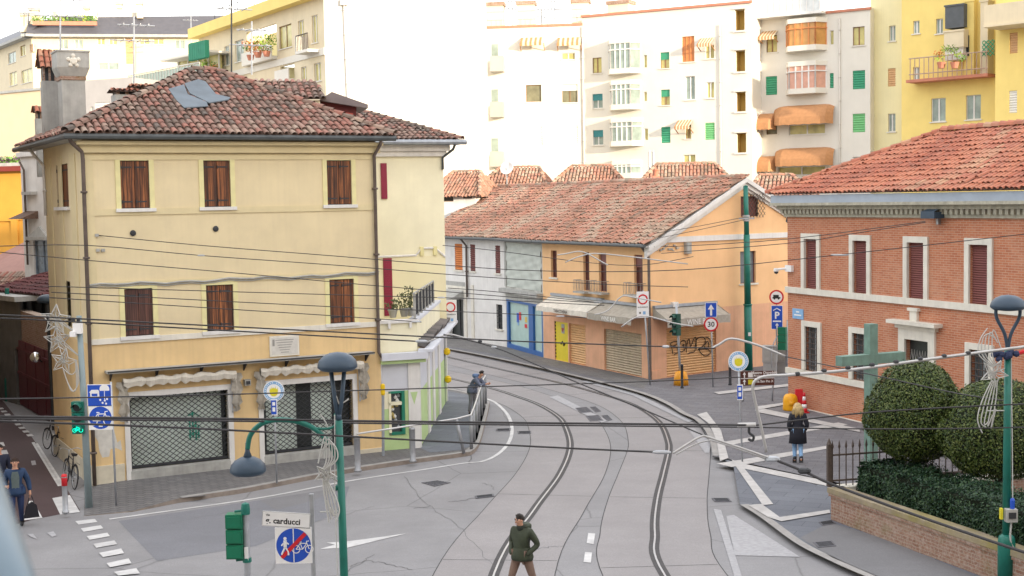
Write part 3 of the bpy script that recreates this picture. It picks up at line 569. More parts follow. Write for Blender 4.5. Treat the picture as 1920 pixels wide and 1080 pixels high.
# ================================================================ corner shop house beside it: set-back upper storeys, terrace, pale green shop
g0=G(719,852); g1=G(788,846); g2=G(838,757)
sf_=Fac(g0,g1); ss=Fac(g1,g2)
annex=thing('corner_shop_house','pale yellow house with a railed terrace above a pale green corner shop','house',g0,sf_.rz)
zc=sf_.uz(740,668)[1]; zp=sf_.uz(745,606)[1]
b=sf_.mb(); Lf=sf_.L; wo=sf_.rect(729,733,759,815); wallgrid(b,Lf,zc,[wo],.15,(1.45,),lambda u,z:0 if z<1.45 else (1 if z>wo[3] else (0 if u>wo[1] else 3)))
b.M=ss.M; wallgrid(b,ss.L,zc,[],.1,(1.9,),lambda u,z:0 if z<1.9 else 1)
b.M=Matrix.Identity(4); back=[ss.W(ss.L,0,0),ss.W(ss.L,2.2,0),sf_.W(0,9,0),sf_.W(0,0,0)]
b.prism([Vector((p.x,p.y,zc-.02)) for p in (sf_.W(0,0,0),sf_.W(Lf,0,0),ss.W(ss.L,0,0),back[1],back[2])],(0,0,.02),3)
b.add([*[Vector((p.x,p.y,0)) for p in back[:2]],*[Vector((p.x,p.y,zc)) for p in back[1::-1]]],[(0,1,2,3)],0)
# pilasters, white strips, parapet
b.M=sf_.M; b.box(Lf-.36,-.05,0,Lf+.02,0,zc,2)
u1,z1=sf_.uz(775,742,.06); b.prism([(Lf-.3,-.052,z1+.12),(Lf-.06,-.052,z1+.12),(Lf-.18,-.052,z1-.28)],(0,-.006,0),0)
b.M=ss.M; sl4=ss.L
for u0,u1 in ((0,.1),(2.6,3.2),(4.4,5.0),(6.6,7.2),(9.9,10.6)): b.box(u0,-.05,0,min(u1,sl4),0,zc,2)
b.M=sf_.M; b.box(-.05,-.3,zc-.1,Lf+.25,0,zc+.12,1); b.box(-.05,-.2,zc-.22,Lf+.2,0,zc-.1,0)
b.M=ss.M; b.box(-.2,-.3,zc-.1,sl4,0,zc+.12,1); b.box(-.2,-.5,zc+.12,sl4,-.02,zc+.2,1)
b.M=sf_.M; b.box(0,.05,zc+.12,Lf,.25,zp,3); b.box(-.03,-.02,zp,Lf+.05,.3,zp+.1,2)
for u in (.25,.95): b.box(u,-.05,zp-.16,u+.08,.02,zp+.02,2)
b.M=ss.M; b.box(.1,.05,zc+.2,sl4,.25,zp,3); b.box(0,0,zp,sl4,.3,zp+.1,1)
b.build('wall',[GREENW,LILAC,WALLW,PYEL],annex)
b=MB()                                           # narrow tiled eave along the street side of the terrace
q=[ss.W(.1,-.2,zc+.2),ss.W(sl4,-.2,zc+.2),ss.W(sl4,.05,zc+.27),ss.W(.1,.05,zc+.27)]; tiles(b,q,.5,.3); b.build('tiled_eave',[tile_mat('dark eave tiles',[(.06,.06,.065),(.12,.11,.11),(.2,.18,.18)],.2),TGAP],annex)
b=sf_.mb(); a,c,z0,z1=wo; b.box(a,.1,z0,c,.13,z1,0)
b.box(a,-.03,z0,a+.08,.1,z1,1); b.box(c-.1,-.04,z0,c,.1,z1,2); b.box(a,-.03,z0,c,.1,z0+.08,2); zt2=z0+.68*(z1-z0); b.box(a,-.03,zt2,c-.1,.1,zt2+.1,1); b.box(a,-.03,z1-.07,c,.1,z1,2)
w_=b.build('shop_window',[GLASSD,PYEL,TEAL],annex)
b=sf_.mb()
for k in range(14): x=a+.12+(c-a-.3)*rng.random(); z=z0+.12+(z1-z0-.3)*rng.random(); b.lathe([(.0,0),(.05,.02),(.06,.07),(.02,.11),(.02,.14)],(x,.085,z),7,k%3)
b.build('window_display',[WALLW,M('brass goods',(.5,.4,.15),.4),STEEL],w_)
# upper storeys
yb=50.0; uA=D(690,300,yb); uB=D(831,300,yb+1.1); up=Fac(uA,uB); uz_top=10.25
pr=[up.rect(*q) for q in ((714,306,725,373),(719,484,735,592))]
b=up.mb(); wallgrid(b,up.L,uz_top,pr,.1,z0=zc)
b.poly([(up.L,0,zc),(up.L-1.2,4,zc),(up.L-1.2,4,uz_top),(up.L,0,uz_top)],0); b.box(0,-.12,uz_top-.5,up.L+.1,0,uz_top-.3,1); b.box(0,-.24,uz_top-.3,up.L+.2,0,uz_top-.08,1)
zstr=up.uz(770,480)[1]; b.tube([(0,-.03,zstr),(up.L*.6,-.03,zstr+.02),(up.L*.68,-.03,zstr+.28),(up.L*.86,-.03,zstr+.28),(up.L,-.03,zstr-.08)],.045,5,1)
for k in (.68,.86): b.box(up.L*k-.07,-.08,zstr,up.L*k+.07,0,zstr+.34,2)
b.box(0,-.02,zc,up.L,0,zstr-.02,3)
b.build('upper_wall',[PYEL,WALLW,CREAMT,M('paler yellow plaster',(.8,.74,.5),.9,.05,1,.1,25)],annex)
for r in pr:
    b=up.mb(); b.box(r[0],-.06,r[2],r[1],.06,r[3],0)
    for k in range(int((r[3]-r[2])/.09)): b.box(r[0]+.03,-.072,r[2]+.04+k*.09,r[1]-.03,-.06,r[2]+.09+k*.09,0)
    b.build('shutter',MAROON,annex)
b=up.mb(); b.tube([(0,-.55,uz_top+.02),(up.L+.75,-.55,uz_top+.02)],.1,8); b.box(0,-.5,uz_top-.07,up.L+.6,0,uz_top-.03); b.build('gutter',GUTL,annex)
pipe(up,annex,[(up.L+.35,-.5,uz_top),(up.L+.3,-.3,uz_top-.25),(up.L-.05,-.08,uz_top-.55),(up.L-.05,-.08,uz_top-1.0)],.05,GUT)
b=MB(); q=[up.W(-.6,-.5,uz_top+.1),up.W(up.L+.6,-.5,uz_top+.1),up.W(up.L-3.0,4.5,uz_top+1.75),up.W(-3.8,4.5,uz_top+1.75)]; tiles(b,q); ridge(b,q[1],q[2]); b.build('roof',[TILE_OLD,TGAP],annex)
# terrace railing with panels, and pots
b=ss.mb(); zr_=zp+.1
for k in range(7):
    u=.35+k*1.05; b.box(u-.04,.08,zr_,u+.04,.16,zr_+.82,0)
    if k<6:
        for j in range(7): uu=u+.08+j*.14; b.tube([(uu,.12,zr_+.08),(uu+.1,.12,zr_+.4),(uu,.12,zr_+.74)],.012,4,1); b.tube([(uu+.1,.12,zr_+.08),(uu,.12,zr_+.4),(uu+.1,.12,zr_+.74)],.012,4,1)
        b.box(u+.04,.13,zr_+.1,u+.5,.145,zr_+.7,1)
b.tube([(0,.12,zr_+.82),(6.7,.12,zr_+.82)],.028,6,0); b.build('terrace_railing',[CONC,DARK],annex)
LEAFD=M('dry potted leaves',(.1,.12,.05),.8,.3,8)
for i,(px,py) in enumerate(((737,600),(758,596),(770,585))):
    p=hit(px,py,Vector((0,43.3+i*.3,0)),Vector((0,1,0))); p.z=zp+.1
    t=thing('potted_plant',('bare twiggy potted plant at the left end of the terrace wall','low potted shrub in the middle of the terrace wall','tall potted plant at the terrace corner by the railing')[i],'potted plant',p,0,'pots on the terrace'); b=MB(Matrix.Translation(p))
    b.lathe([(.1,0),(.15,.22),(.17,.22),(.17,.27)],(0,0,0),10); b.build('pot',CONC,t); b=MB(Matrix.Translation(p))
    for k in range(60):
        a=rng.random()*6.28; h=.25+rng.random()*(.35+.2*i); r=.25*rng.random(); c=Vector((r*cos(a),r*sin(a),h)); d=Vector((rng.uniform(-1,1),rng.uniform(-1,1),rng.uniform(-.3,1))).normalized()*.07; e=d.orthogonal().normalized()*.03; b.add([c-d,c+e,c+d,c-e],[(0,1,2,3)])
        if k%6==0: b.tube([(0,0,.2),c],.008,4)
    b.build('foliage',LEAFD,t)
# ================================================================ row along the far side of the street
Dp=G(1222,717); Cp=G(1020,675); Bp=G(950,655); Pp=Bp+(G(870,640)-Bp)*2.0
ZE=6.22; gB=Vector((15.3,64.4,0)); g_=(gB-Dp).normalized(); AP=Dp+g_*5.6; ZR=8.85
def row_roof(root, A, B, first=False):
    up_=Vector((g_.x*5.6,g_.y*5.6,ZR-ZE)); w=(B-A).normalized(); n=Vector((w.y,-w.x,0)); a=A+n*.45-w*(.0); c=B+n*.45+w*(.35 if first else 0); z=ZE+.0
    a.z=c.z=z-.2; b=MB(); tiles(b,[a,c,c+up_*1.09,a+up_*1.09],.2,.34,4,.5,.06)
    r0,r1=a+up_*1.09,c+up_*1.09; b.poly([r1,r0,r0+Vector((g_.x*5.6,g_.y*5.6,-2.6)),r1+Vector((g_.x*5.6,g_.y*5.6,-2.6))],0)
    ridge(b,r0+Vector((0,0,.02)),r1+Vector((0,0,.02))); b.build('roof',[TILE_MID,TGAP],root)
    b=MB(); b.tube([a+n*.08-Vector((0,0,.05)),c+n*.08-Vector((0,0,.05))],.08,7); b.build('gutter',GUT,root)
    b=MB(); b.prism([a-Vector((0,0,.12)),c-Vector((0,0,.12)),c-n*.45-Vector((0,0,.12)),a-n*.45-Vector((0,0,.12))],(0,0,.06)); b.build('eave_board',CONC,root)
def win_plain(f, root, r, panes=(1,1), frame=.05, mat=WALLW, glass=GLASSD, depth=.14, sill=None, blind=None, bl=0.35, name='window'):
    u0,u1,z0,z1=r; b=f.mb(); b.box(u0,depth,z0,u1,depth+.03,z1,0)
    for i in range(panes[0]+1): u=u0+(u1-u0)*i/panes[0]; b.box(max(u0,u-frame/2),depth-.04,z0,min(u1,u+frame/2),depth,z1,1)
    for j in range(panes[1]+1): z=z0+(z1-z0)*j/panes[1]; b.box(u0,depth-.045,max(z0,z-frame/2),u1,depth-.002,min(z1,z+frame/2),1)
    w=b.build(name,[glass,mat],root)
    if blind:
        b=f.mb(); zb=z1-(z1-z0)*bl; n=max(2,int((z1-zb)/.07))
        for k in range(n): z=zb+(z1-zb)*k/n; b.add([(u0+.01,depth-.07,z),(u1-.01,depth-.07,z),(u1-.01,depth-.055,z+(z1-zb)/n),(u0+.01,depth-.055,z+(z1-zb)/n)],[(0,1,2,3)]); 
        b.build('blind',blind,w)
    if sill: b=f.mb(); b.box(u0-.1,-.08,z0-.08,u1+.1,.04,z0); b.build('sill',sill,w)
    return w
def roller(f, root, r, mat, name='roller_shutter', depth=.1, step=.11):
    u0,u1,z0,z1=r; b=f.mb(); n=max(2,int((z1-z0)/step)); h=(z1-z0)/n
    for k in range(n): z=z0+k*h; b.add([(u0,depth+.02,z),(u1,depth+.02,z),(u1,depth-.03,z+h*.5),(u0,depth-.03,z+h*.5),(u1,depth+.02,z+h*.97),(u0,depth+.02,z+h*.97)],[(0,1,2,3),(3,2,4,5)])
    return b.build(name,mat,root)
SLATS=M('cream roller slats',(.66,.5,.3),.55,.1,3,.05,30,streak=.3,dirt=.3,dcol=(.3,.22,.14)); SLATG=M('grey beige roller slats',(.52,.43,.31),.55,.1,3,.05,30,streak=.4,dirt=.5,dcol=(.2,.16,.12)); SLATO=M('pale orange roller slats',(.72,.45,.22),.55,.08,3,.05,30)
def awning(f, root, u0,u1, zt, zb, out, mat, txt=None, drop=.22, size=.2):
    b=f.mb(); n=10; zl=zb+drop
    vs=[]
    for i in range(n+1):
        u=u0+(u1-u0)*i/n; s=.015*sin(i*2.4); vs+=[(u,-.02,zt),(u,-out*.5,(zt+zl)/2-.03+s),(u,-out,zl+s),(u,-out-.01,zb+s)]
    b.add(vs,[[4*i+k,4*i+4+k,4*i+5+k,4*i+1+k][::-1] for i in range(n) for k in range(3)],0)
    for u in (u0,u1): b.poly([(u,-.02,zt),(u,-out,zl),(u,-.02,zl)],0); b.tube([(u,-.02,zl),(u,-out,zl)],.02,5,1)
    b.box(u0,-.16,zt-.02,u1,0,zt+.1,2)
    if txt: b.text(txt,size,((u0+u1)/2,-out-.025,zb+.05),(1,0,0),(0,0,1),3,.004)
    return b.build('awning',[mat,STEEL,GUTL,M('pale awning letters',(.78,.77,.74),.8) if mat is AWNG else M('dark awning letters',(.12,.1,.09),.8)],root)
# ---- orange house with the gable
fo=Fac(Cp,Dp); fg=Fac(Dp,gB); orange=thing('orange_house','apricot gabled corner house with grey awnings over closed bar shutters','house',Dp,fg.rz)
wr=[fo.rect(*q) for q in ((1033,470,1044,520),(1094,474,1105,548),(1123,473,1137,553),(1189,478,1205,546))]
for i in range(4): wr[i]=(wr[i][0],wr[i][1],sum(r[2] for r in wr[1:])/3 if i else wr[0][2],sum(r[3] for r in wr)/4)
sr=[fo.rect(*q) for q in ((1040,604,1065,682),(1067,612,1098,692),(1133,617,1203,712))]; sr=[(r[0],r[1],.13,sum(x[3] for x in sr)/3) for r in sr]
b=fo.mb(); omat=lambda u,z: 1 if z<3.05 else 0
wallgrid(b,fo.L,ZE,wr+sr,.22,(3.05,),omat)
gw=[fg.rect(1389,368,1421,406),fg.rect(1388,471,1417,531),fg.rect(1250,612,1343,711)]; gw[2]=(gw[2][0],gw[2][1],.13,gw[2][3])
b.M=fg.M; wallgrid(b,fg.L,ZE,[gw[1],gw[2]],.22,(3.05,),omat)
g0_=gw[0]; hw=5.6; zt=lambda u: ZE+(ZR-.1-ZE)*(1-abs(u-hw)/hw)
b.poly([(0,0,ZE),(g0_[0],0,ZE),(g0_[0],0,zt(g0_[0]))],0); b.poly([(g0_[0],0,ZE),(g0_[1],0,ZE),(g0_[1],0,g0_[2]),(g0_[0],0,g0_[2])],0)
b.poly([(g0_[0],0,g0_[3]),(g0_[1],0,g0_[3]),(g0_[1],0,zt(g0_[1])),(hw,0,zt(hw)),(g0_[0],0,zt(g0_[0]))] if g0_[0]<hw<g0_[1] else [(g0_[0],0,g0_[3]),(g0_[1],0,g0_[3]),(g0_[1],0,zt(g0_[1])),(g0_[0],0,zt(g0_[0]))],0)
if g0_[1]<hw: b.poly([(g0_[1],0,ZE),(fg.L,0,ZE),(hw,0,zt(hw)),(g0_[1],0,zt(g0_[1]))],0)
else: b.poly([(g0_[1],0,ZE),(fg.L,0,ZE),(g0_[1],0,zt(g0_[1]))],0)
# white belt and raking cornice
zb_=fg.uz(1340,445)[1]; b.box(-.05,-.1,zb_-.14,fg.L,0,zb_+.1,2)
for s in (0,1):
    u0,u1=(-.35,hw) if not s else (fg.L+.35,hw); za,zz=ZE-.28,ZR+.02
    for d,o,h in ((0,-.34,.2),(-.18,-.22,.2),(-.34,-.1,.16)):
        P=[(u0,o,za+d),(u1,o,zz+d),(u1,o,zz+d-h),(u0,o,za+d-h)]; b.prism(P,(0,-o,0),2)
b.box(-.02,-.05,0,.5,0,.5,1)
b.build('wall',[ORG,ORG2,WALLW],orange)
row_roof(orange,Cp,Dp,True)
for i,r in enumerate(wr):
    w=win_plain(fo,orange,r,(1,1),.04,ROLLB,M('brown door glass',(.1,.035,.03),.4,.2),.16,None,ROLLB if i>1 else None,.32)
    if i==0: b=fo.mb(); b.box(r[0]-.1,-.08,r[2]-.08,r[1]+.1,0,r[2]); b.build('sill',STONE,w)
    else:
        b=fo.mb(); a,c=r[0]-.25,r[1]+.25; z=r[2]; b.box(a,-.45,z-.1,c,0,z-.02,0)
        for k in range(9): u=a+.03+(c-a-.06)*k/8; b.tube([(u,-.42,z),(u,-.44,z+.22),(u,-.42,z+.5)],.012,4,1)
        for s in (a+.03,c-.03):
            for y in (-.12,-.27): b.tube([(s,y,z),(s,y,z+.5)],.012,4,1)
            b.tube([(s,0,z+.5),(s,-.42,z+.5)],.015,4,1)
        b.tube([(a+.03,-.42,z+.5),(c-.03,-.42,z+.5)],.015,4,1); b.build('balconette',[CONC,M('pale iron',(.3,.27,.24),.6)],w)
w=b=None
b=fo.mb(); r=sr[0]; b.box(r[0],.05,r[2],r[1],.1,r[3],0)
for k in range(14): b.box(r[0],.03,r[2]+.12+k*.17,r[0]+.07,.05,r[2]+.2+k*.17,1)
u=(r[0]+r[1])/2; b.prism([(u-.05,.045,r[3]-.3),(u+.25,.045,r[3]-.3),(u+.1,.045,r[3]-.52)],(0,-.01,0),2); b.box(u-.02,.035,1.5,u+.26,.05,1.95,3); b.tube([(u-.1,.04,.95),(u+.05,.04,1.1),(u+.2,.04,.9),(u+.3,.04,1.02)],.035,5,1); b.build('door',[M('bright yellow door',(.72,.58,.02),.5,.05),SGNK,SGNR,CONC],orange)
roller(fo,orange,sr[1],SLATO); roller(fo,orange,sr[2],SLATG); rs=roller(fg,orange,gw[2],SLATO)
# black tag sprayed on the right-hand shutter
b=fg.mb(); a,c,z0,z1=gw[2]; P=lambda x,y: (lambda q:(q[0],.055,q[1]))(fg.uz(980+x/3.6,500+y/3.6))
for st in (((1020,590),(1012,545),(1005,520),(1030,505),(1055,510),(1040,530),(1018,540),(1050,548),(1062,575),(1030,592)),((1062,580),(1068,520),(1090,498),(1108,515),(1100,560),(1080,575),(1066,570)),((1085,535),(1095,525),(1092,550)),((1110,580),(1118,510),(1130,490),(1140,540),(1160,490),(1175,480),(1172,540),(1165,575),(1140,580),(1120,590)),((1180,560),(1178,500),(1200,478),(1230,480),(1240,510),(1215,545),(1190,560),(1245,555),(1270,570)),((1195,560),(1215,590),(1245,603),(1275,580),(1280,530),(1265,485),(1240,480)),((1240,520),(1255,505),(1262,540),(1245,560),(1235,540),(1240,520))):
    b.tube(spl([P(*q) for q in st],4),.022,4)
b.build('graffiti',M('black spray paint',(.03,.022,.02),.7),rs)
win_plain(fg,orange,gw[1],(2,1),.05,ROLLB,M('grey sky glass',(.16,.18,.2),.15,.1),.14,STONE)
w=win_plain(fg,orange,gw[0],(1,1),.05,ROLLB,M('red brown board',(.16,.05,.04),.6),.14); b=fg.mb(); a,c,z0,z1=gw[0]
lattice(b,a-.15,c+.25,z0-.05,z1+.12,-.22,.2,.014,0,True,.24); b.build('grille',IRONB,w)
u0,z0=fo.uz(1005,575,.9); zA,zB=3.5,2.72
e1=fo.rect(1007,575,1102,590,.9); e2=fo.rect(1103,590,1212,604,.9)
awning(fo,orange,max(.05,e1[0]),e1[1],3.35,2.62,.95,AWNC,'TABACCHERIA',.24,.2); awning(fo,orange,e2[0],fo.L-.1,3.3,2.55,.95,AWNG,'WINE BAR',.3,.27)
e3=fg.rect(1250,595,1368,622,.9); awning(fg,orange,e3[0],e3[1],3.25,2.45,.95,AWNG,'WINE BAR',.34,.32)
b=fo.mb(); b.tube([(fo.L-.06,-.45,ZE-.25),(fo.L-.06,-.2,ZE-.55),(fo.L+.02,-.1,ZE-.8),(fo.L+.02,-.1,.1)],.06,8); b.tube([(fo.L+.02,-.1,.1),(fo.L+.02,-.1,2.5)],.075,8); b.build('downpipe',PIPE,orange)
for (px,py,ww,hh,lab) in ((1287,465,.3,.5,'cabinet'),(1262,571,.32,.22,'plate')):
    u,z=fg.uz(px,py); b=fg.mb(); b.box(u-ww/2,-.18,z-hh/2,u+ww/2,0,z+hh/2); b.box(u-ww/2+.03,-.2,z-hh/2+.03,u+ww/2-.03,-.18,z+hh/2-.03); b.build('meter_cabinet' if lab=='cabinet' else 'street_plate',WALLW if lab!='cabinet' else CONC,orange)
b=fg.mb()
for k in range(9): u=.2+k*.16; z=fg.uz(1250,465)[1]+.1*sin(k*2); b.tube([(u,-.05,z),(u+.2,-.05,z-.1*cos(k))],.02,4); b.box(u,-.1,z-.04,u+.08,0,z+.04)
b.build('cable_bracket',CONC,orange)
# ---- house with the blue shop front and sheeted upper floor
fb=Fac(Bp,Cp); blue=thing('sheeted_house','narrow grey house with a sheeted upper opening over a blue framed shop','house',Bp,fb.rz)
r1=fb.rect(953,457,1019,542); r1=(.25,fb.L-.15,r1[2],r1[3]); r2=(.1,fb.L-.08,.13,fb.rect(952,567,1018,660)[3])
b=fb.mb(); wallgrid(b,fb.L,ZE,[r1,r2],.25); b.box(-.15,-.35,r1[2]-.3,fb.L,0,r1[2]-.1,1); b.box(0,-.06,r1[2],.25,0,r1[3],1); b.build('wall',[M('grey stained render',(.5,.5,.47),.9,.12,2,.2,25,streak=.5,dirt=.6),CONC],blue); row_roof(blue,Bp,Cp)
b=fb.mb(); n=18; vs=[]                            # rippled builder's sheet
for i in range(n+1):
    for j in range(n+1): u=r1[0]+(r1[1]-r1[0])*i/n; z=r1[2]+(r1[3]-r1[2])*j/n; vs.append((u,-.03+.03*sin(i*1.3+j*.9)+.025*sin(j*2.1-i*.7)+.02*rng.random(),z))
b.add(vs,[[i*(n+1)+j,(i+1)*(n+1)+j,(i+1)*(n+1)+j+1,i*(n+1)+j+1] for i in range(n) for j in range(n)]); b.build('sheeting',M('pale grey green sheeting',(.47,.51,.47),.5,.06,3),blue,True)
BLUEF=M('blue shop frame',(.03,.12,.36),.4,.08); b=fb.mb(); a,c,z0,z1=r2; b.box(a,.12,z0,c,.15,z1,0)
for x0,x1 in ((0,.05),(.62,.74),(.97,1)): b.box(a+(c-a)*x0,0,z0,a+(c-a)*x1,.12,z1,1)
b.box(a,-.01,z0,c,.12,z0+.22,1); b.box(a,-.01,z1-.12,c,.12,z1,1)
w=b.build('shop_front',[M('papered glass',(.42,.58,.54),.25,.08,2,0),BLUEF],blue); PM=[SGNB,SGNR,M('sticker yellow',(.7,.5,.1),.5),SGNLB]
for x,z,ww,hh,m in ((.24,1.75,.3,.5,0),(.31,1.9,.28,.42,1),(.26,1.6,.2,.2,3),(.47,1.85,.3,.28,2),(.46,1.55,.35,.2,1)): u=a+(c-a)*x; b=fb.mb(); b.box(u,.1,z0+z-.3,u+ww,.119-.004*m,z0+z+hh-.3,0); b.build('poster',PM[m],w)
# ---- white house
fw=Fac(Pp,Bp); white=thing('white_house','white two storey house with one orange shutter and a small grilled window','house',Pp,fw.rz)
ww_=[fw.rect(*q) for q in ((853,456,867,506),(882,458,891,508),(929,462,938,513),(931,571,942,617),(841,560,869,640))]
zz0=sum(r[2] for r in ww_[:3])/3; zz1=sum(r[3] for r in ww_[:3])/3; ww_=[(r[0],r[1],zz0,zz1) if i<3 else r for i,r in enumerate(ww_)]; ww_[4]=(ww_[4][0],ww_[4][1],.13,ww_[4][3])
b=fw.mb(); wallgrid(b,fw.L,ZE,ww_,.22); b.box(ww_[4][0]-.4,-.05,ww_[4][3]+.5,ww_[4][1]+.5,0,ww_[4][3]+.75,1); b.box(ww_[4][1]+.2,-.06,0,ww_[4][1]+.5,0,ww_[4][3]+.6,1); b.box(ww_[4][1]+1.1,-.06,0,ww_[4][1]+1.4,0,ww_[4][3]+.9,1); b.build('wall',[WALLW,STONE],white); row_roof(white,Pp,Bp)
for i,r in enumerate(ww_[:3]): roller(fw,win_plain(fw,white,r,(1,1),.06,STONE,GLASSD,.18,STONE),r,OAK if i==0 else ROLLB,'shutter',.02)
w=win_plain(fw,white,ww_[3],(1,1),.05,DARK,GLASSD,.16,STONE); b=fw.mb(); lattice(b,*ww_[3],.03,.18,.015,0,False,.3); b.build('grille',DARK,w)
w=win_plain(fw,white,ww_[4],(2,1),.08,DARK,SHOPD,.3,None,name='shop_front'); b=fw.mb(); r=ww_[4]; z=r[3]; b.box(r[0]-.3,-.9,z+.05,r[1]+.2,-.02,z+.15); b.prism([(r[0]-.3,-.9,z+.1),(r[0]-.3,-.02,z+.1),(r[0]-.3,-.02,z+.55)],(r[1]-r[0]+.5,0,0)); b.box(r[0]-.3,-.02,z+.7,r[1]+.3,.0,z+1.0); b.build('awning',CONC,w)
pipe(fw,white,[(ww_[0][1]+.5,-.45,ZE-.2),(ww_[0][1]+.7,-.1,ZE-.7),(ww_[0][1]+.7,-.1,2.6)],.06,PIPE)
# ================================================================ brick building
Ck=G(1478,765); fk=Fac(Ck,(Ck.x+.371*19,Ck.y-.928*19)); brick=thing('brick_building','orange red brick building with brown roller blinds and a red tiled hip roof','building',Ck,fk.rz)
KE=7.25; ups=[fk.rect(*q) for q in ((1510,449,1533,543),(1601,450,1627,550),(1703,455,1734,559),(1819,459,1854,569))]; z0=sum(r[2] for r in ups)/4; z1=sum(r[3] for r in ups)/4; ups=[(r[0],r[1],z0,z1) for r in ups]
low=[fk.rect(*q) for q in ((1511,614,1535,696),(1600,626,1627,713),(1820,655,1856,750))]; lz1=sum(r[3] for r in low)/3; lz0=sum(r[2] for r in low[:2])/2; low=[(r[0],r[1],lz0,lz1) for r in low]
po=fk.rect(1699,638,1743,740); po=(po[0],po[1],.15,po[3])
dU=ups[3][0]-ups[2][0]; ups.append((ups[3][0]+dU,ups[3][1]+dU,z0,z1)); low.append((low[2][0]+dU,low[2][1]+dU,lz0,lz1))
b=fk.mb(); wallgrid(b,fk.L,KE+.1,ups+low+[po],.2); b.poly([(0,0,0),(0,0,KE+.1),(0,9,KE+.1),(0,9,0)],0); zbl=fk.uz(1477,541)[1]; b.cm=1
b.box(-.06,-.09,z0-.22,fk.L,0,z0,1); b.box(-.06,0,z0-.22,0,9,z0,1); zb2=lz0-.02; b.box(-.06,-.09,zb2-.22,fk.L,0,zb2,1); b.box(-.04,-.06,0,fk.L,0,.14,1)
for r in ups+low:
    t=.2; b.box(r[0]-t,-.07,r[2],r[0],.03,r[3],1); b.box(r[1],-.07,r[2],r[1]+t,.03,r[3],1); b.box(r[0]-t,-.07,r[3],r[1]+t,.03,r[3]+t,1)
t=.32; r=po; b.box(r[0]-t,-.08,0,r[0],.05,r[3],1); b.box(r[1],-.08,0,r[1]+t,.05,r[3],1); b.box(r[0]-t,-.08,r[3],r[1]+t,.05,r[3]+.35,1); b.box(r[0]-t-.1,-.14,r[3]+.35,r[1]+t+.1,0,r[3]+.5,1); b.box(r[0]-t-.3,-.34,r[3]+.5,r[1]+t+.3,0,r[3]+.62,1)
# cornice with dentils
b.box(-.1,-.1,KE-.02,fk.L,0,KE+.1,2); 
for k in range(int(fk.L/.24)): u=-.12+k*.24; b.box(u,-.22,KE+.1,u+.13,0,KE+.26,2)
b.box(-.3,-.28,KE+.26,fk.L,0,KE+.4,2); b.box(-.5,-.5,KE+.4,fk.L,0,KE+.5,2); b.box(-.3,-.05,KE+.1,0,9,KE+.5,2)
b.build('wall',[BRICK,STONE,M('weathered cornice stone',(.42,.4,.32),.85,.2,5,.2,30,streak=.4,dirt=.5,dcol=(.12,.11,.09))],brick)
b=fk.mb(); b.box(-.42,-.46,KE+.5,fk.L,-.2,KE+.78,0); b.box(-.42,-.2,KE+.5,-.2,8.6,KE+.78,0); b.build('gutter',M('pale blue grey zinc',(.36,.42,.5),.5,.08,2,.03),brick)
BLIND=M('red brown roller blind',(.27,.11,.1),.6,.07,2,.05)
for r in ups: roller(fk,win_plain(fk,brick,r,(1,1),.03,STONE,GLASSD,.19),r,BLIND,'roller_blind',.1,.07)
for r in low:
    w=win_plain(fk,brick,r,(2,1),.06,M('grey window frame',(.3,.32,.33),.5),M('grey dark glass',(.1,.115,.125),.15,.3,3),.19); b=fk.mb(); lattice(b,*r,.02,.17,.016,0,False,.2); b.build('grille',IRONB,w)
b=fk.mb(); r=po; b.box(r[0],.16,r[2],r[1],.2,r[3],0); b.box(r[0],.1,r[2],r[1],.16,r[3]-.9,1); z=r[3]-.85
for k in range(8): u=r[0]+.06+k*(r[1]-r[0]-.1)/8; b.tube([(u,.1,z),(u+.1,.1,z+.5),(u+.19,.1,z)],.014,4,2)
b.box(r[0],.08,r[3]-.95,r[1],.16,r[3]-.85,1); b.build('door',[SHOPD,M('dark red door',(.16,.06,.05),.5),CONC],brick)
u0,u1,z0_,z1_=fk.rect(1710,583,1723,608); b=fk.mb(); b.box(u0,-.1,z0_,u1,0,z1_); b.box(u0-.08,-.14,z1_,u1+.08,0,z1_+.1); b.prism([(u0+.05,-.1,z0_),(u1-.05,-.1,z0_),((u0+u1)/2,-.1,z0_-.15)],(0,.1,0)); b.build('stone_shield',STONE,brick)
u0,u1,z0_,z1_=fk.rect(1487,579,1507,598); b=fk.mb(); b.box(u0,-.03,z0_,u1,0,z1_,0); b.box(u0+.12,-.035,z0_+.12,u1-.12,-.03,z0_+.17,1); b.box(u0+.25,-.035,z0_+.24,u1-.25,-.03,z0_+.29,1); b.build('street_plate',[SGNLB,SGNW],brick)
# hipped roof
rr=4.5; zr=KE+.82; e0=(-.55,-.55,zr); e1=(fk.L,-.55,zr); ra=(rr-.55,rr-.55,zr+2.1); rb=(fk.L,rr-.55,zr+2.1); e3=(-.55,9.2,zr)
w=lambda p: fk.W(*p); b=MB(); tiles(b,[w(e0),w(e1),w(rb),w(ra)],.22,.38,4,.75); tiles(b,[w(e3),w(e0),w(ra)],.22,.38); b.poly([w(e3),w(ra),w(rb),w((fk.L,9.2,zr))],0)
ridge(b,w(e0),Vector(w(ra))+Vector((0,0,.04)),.15); ridge(b,Vector(w(ra))+Vector((0,0,.04)),Vector(w(rb))+Vector((0,0,.04)),.17); b.build('roof',[TILE_RED,TGAP],brick)
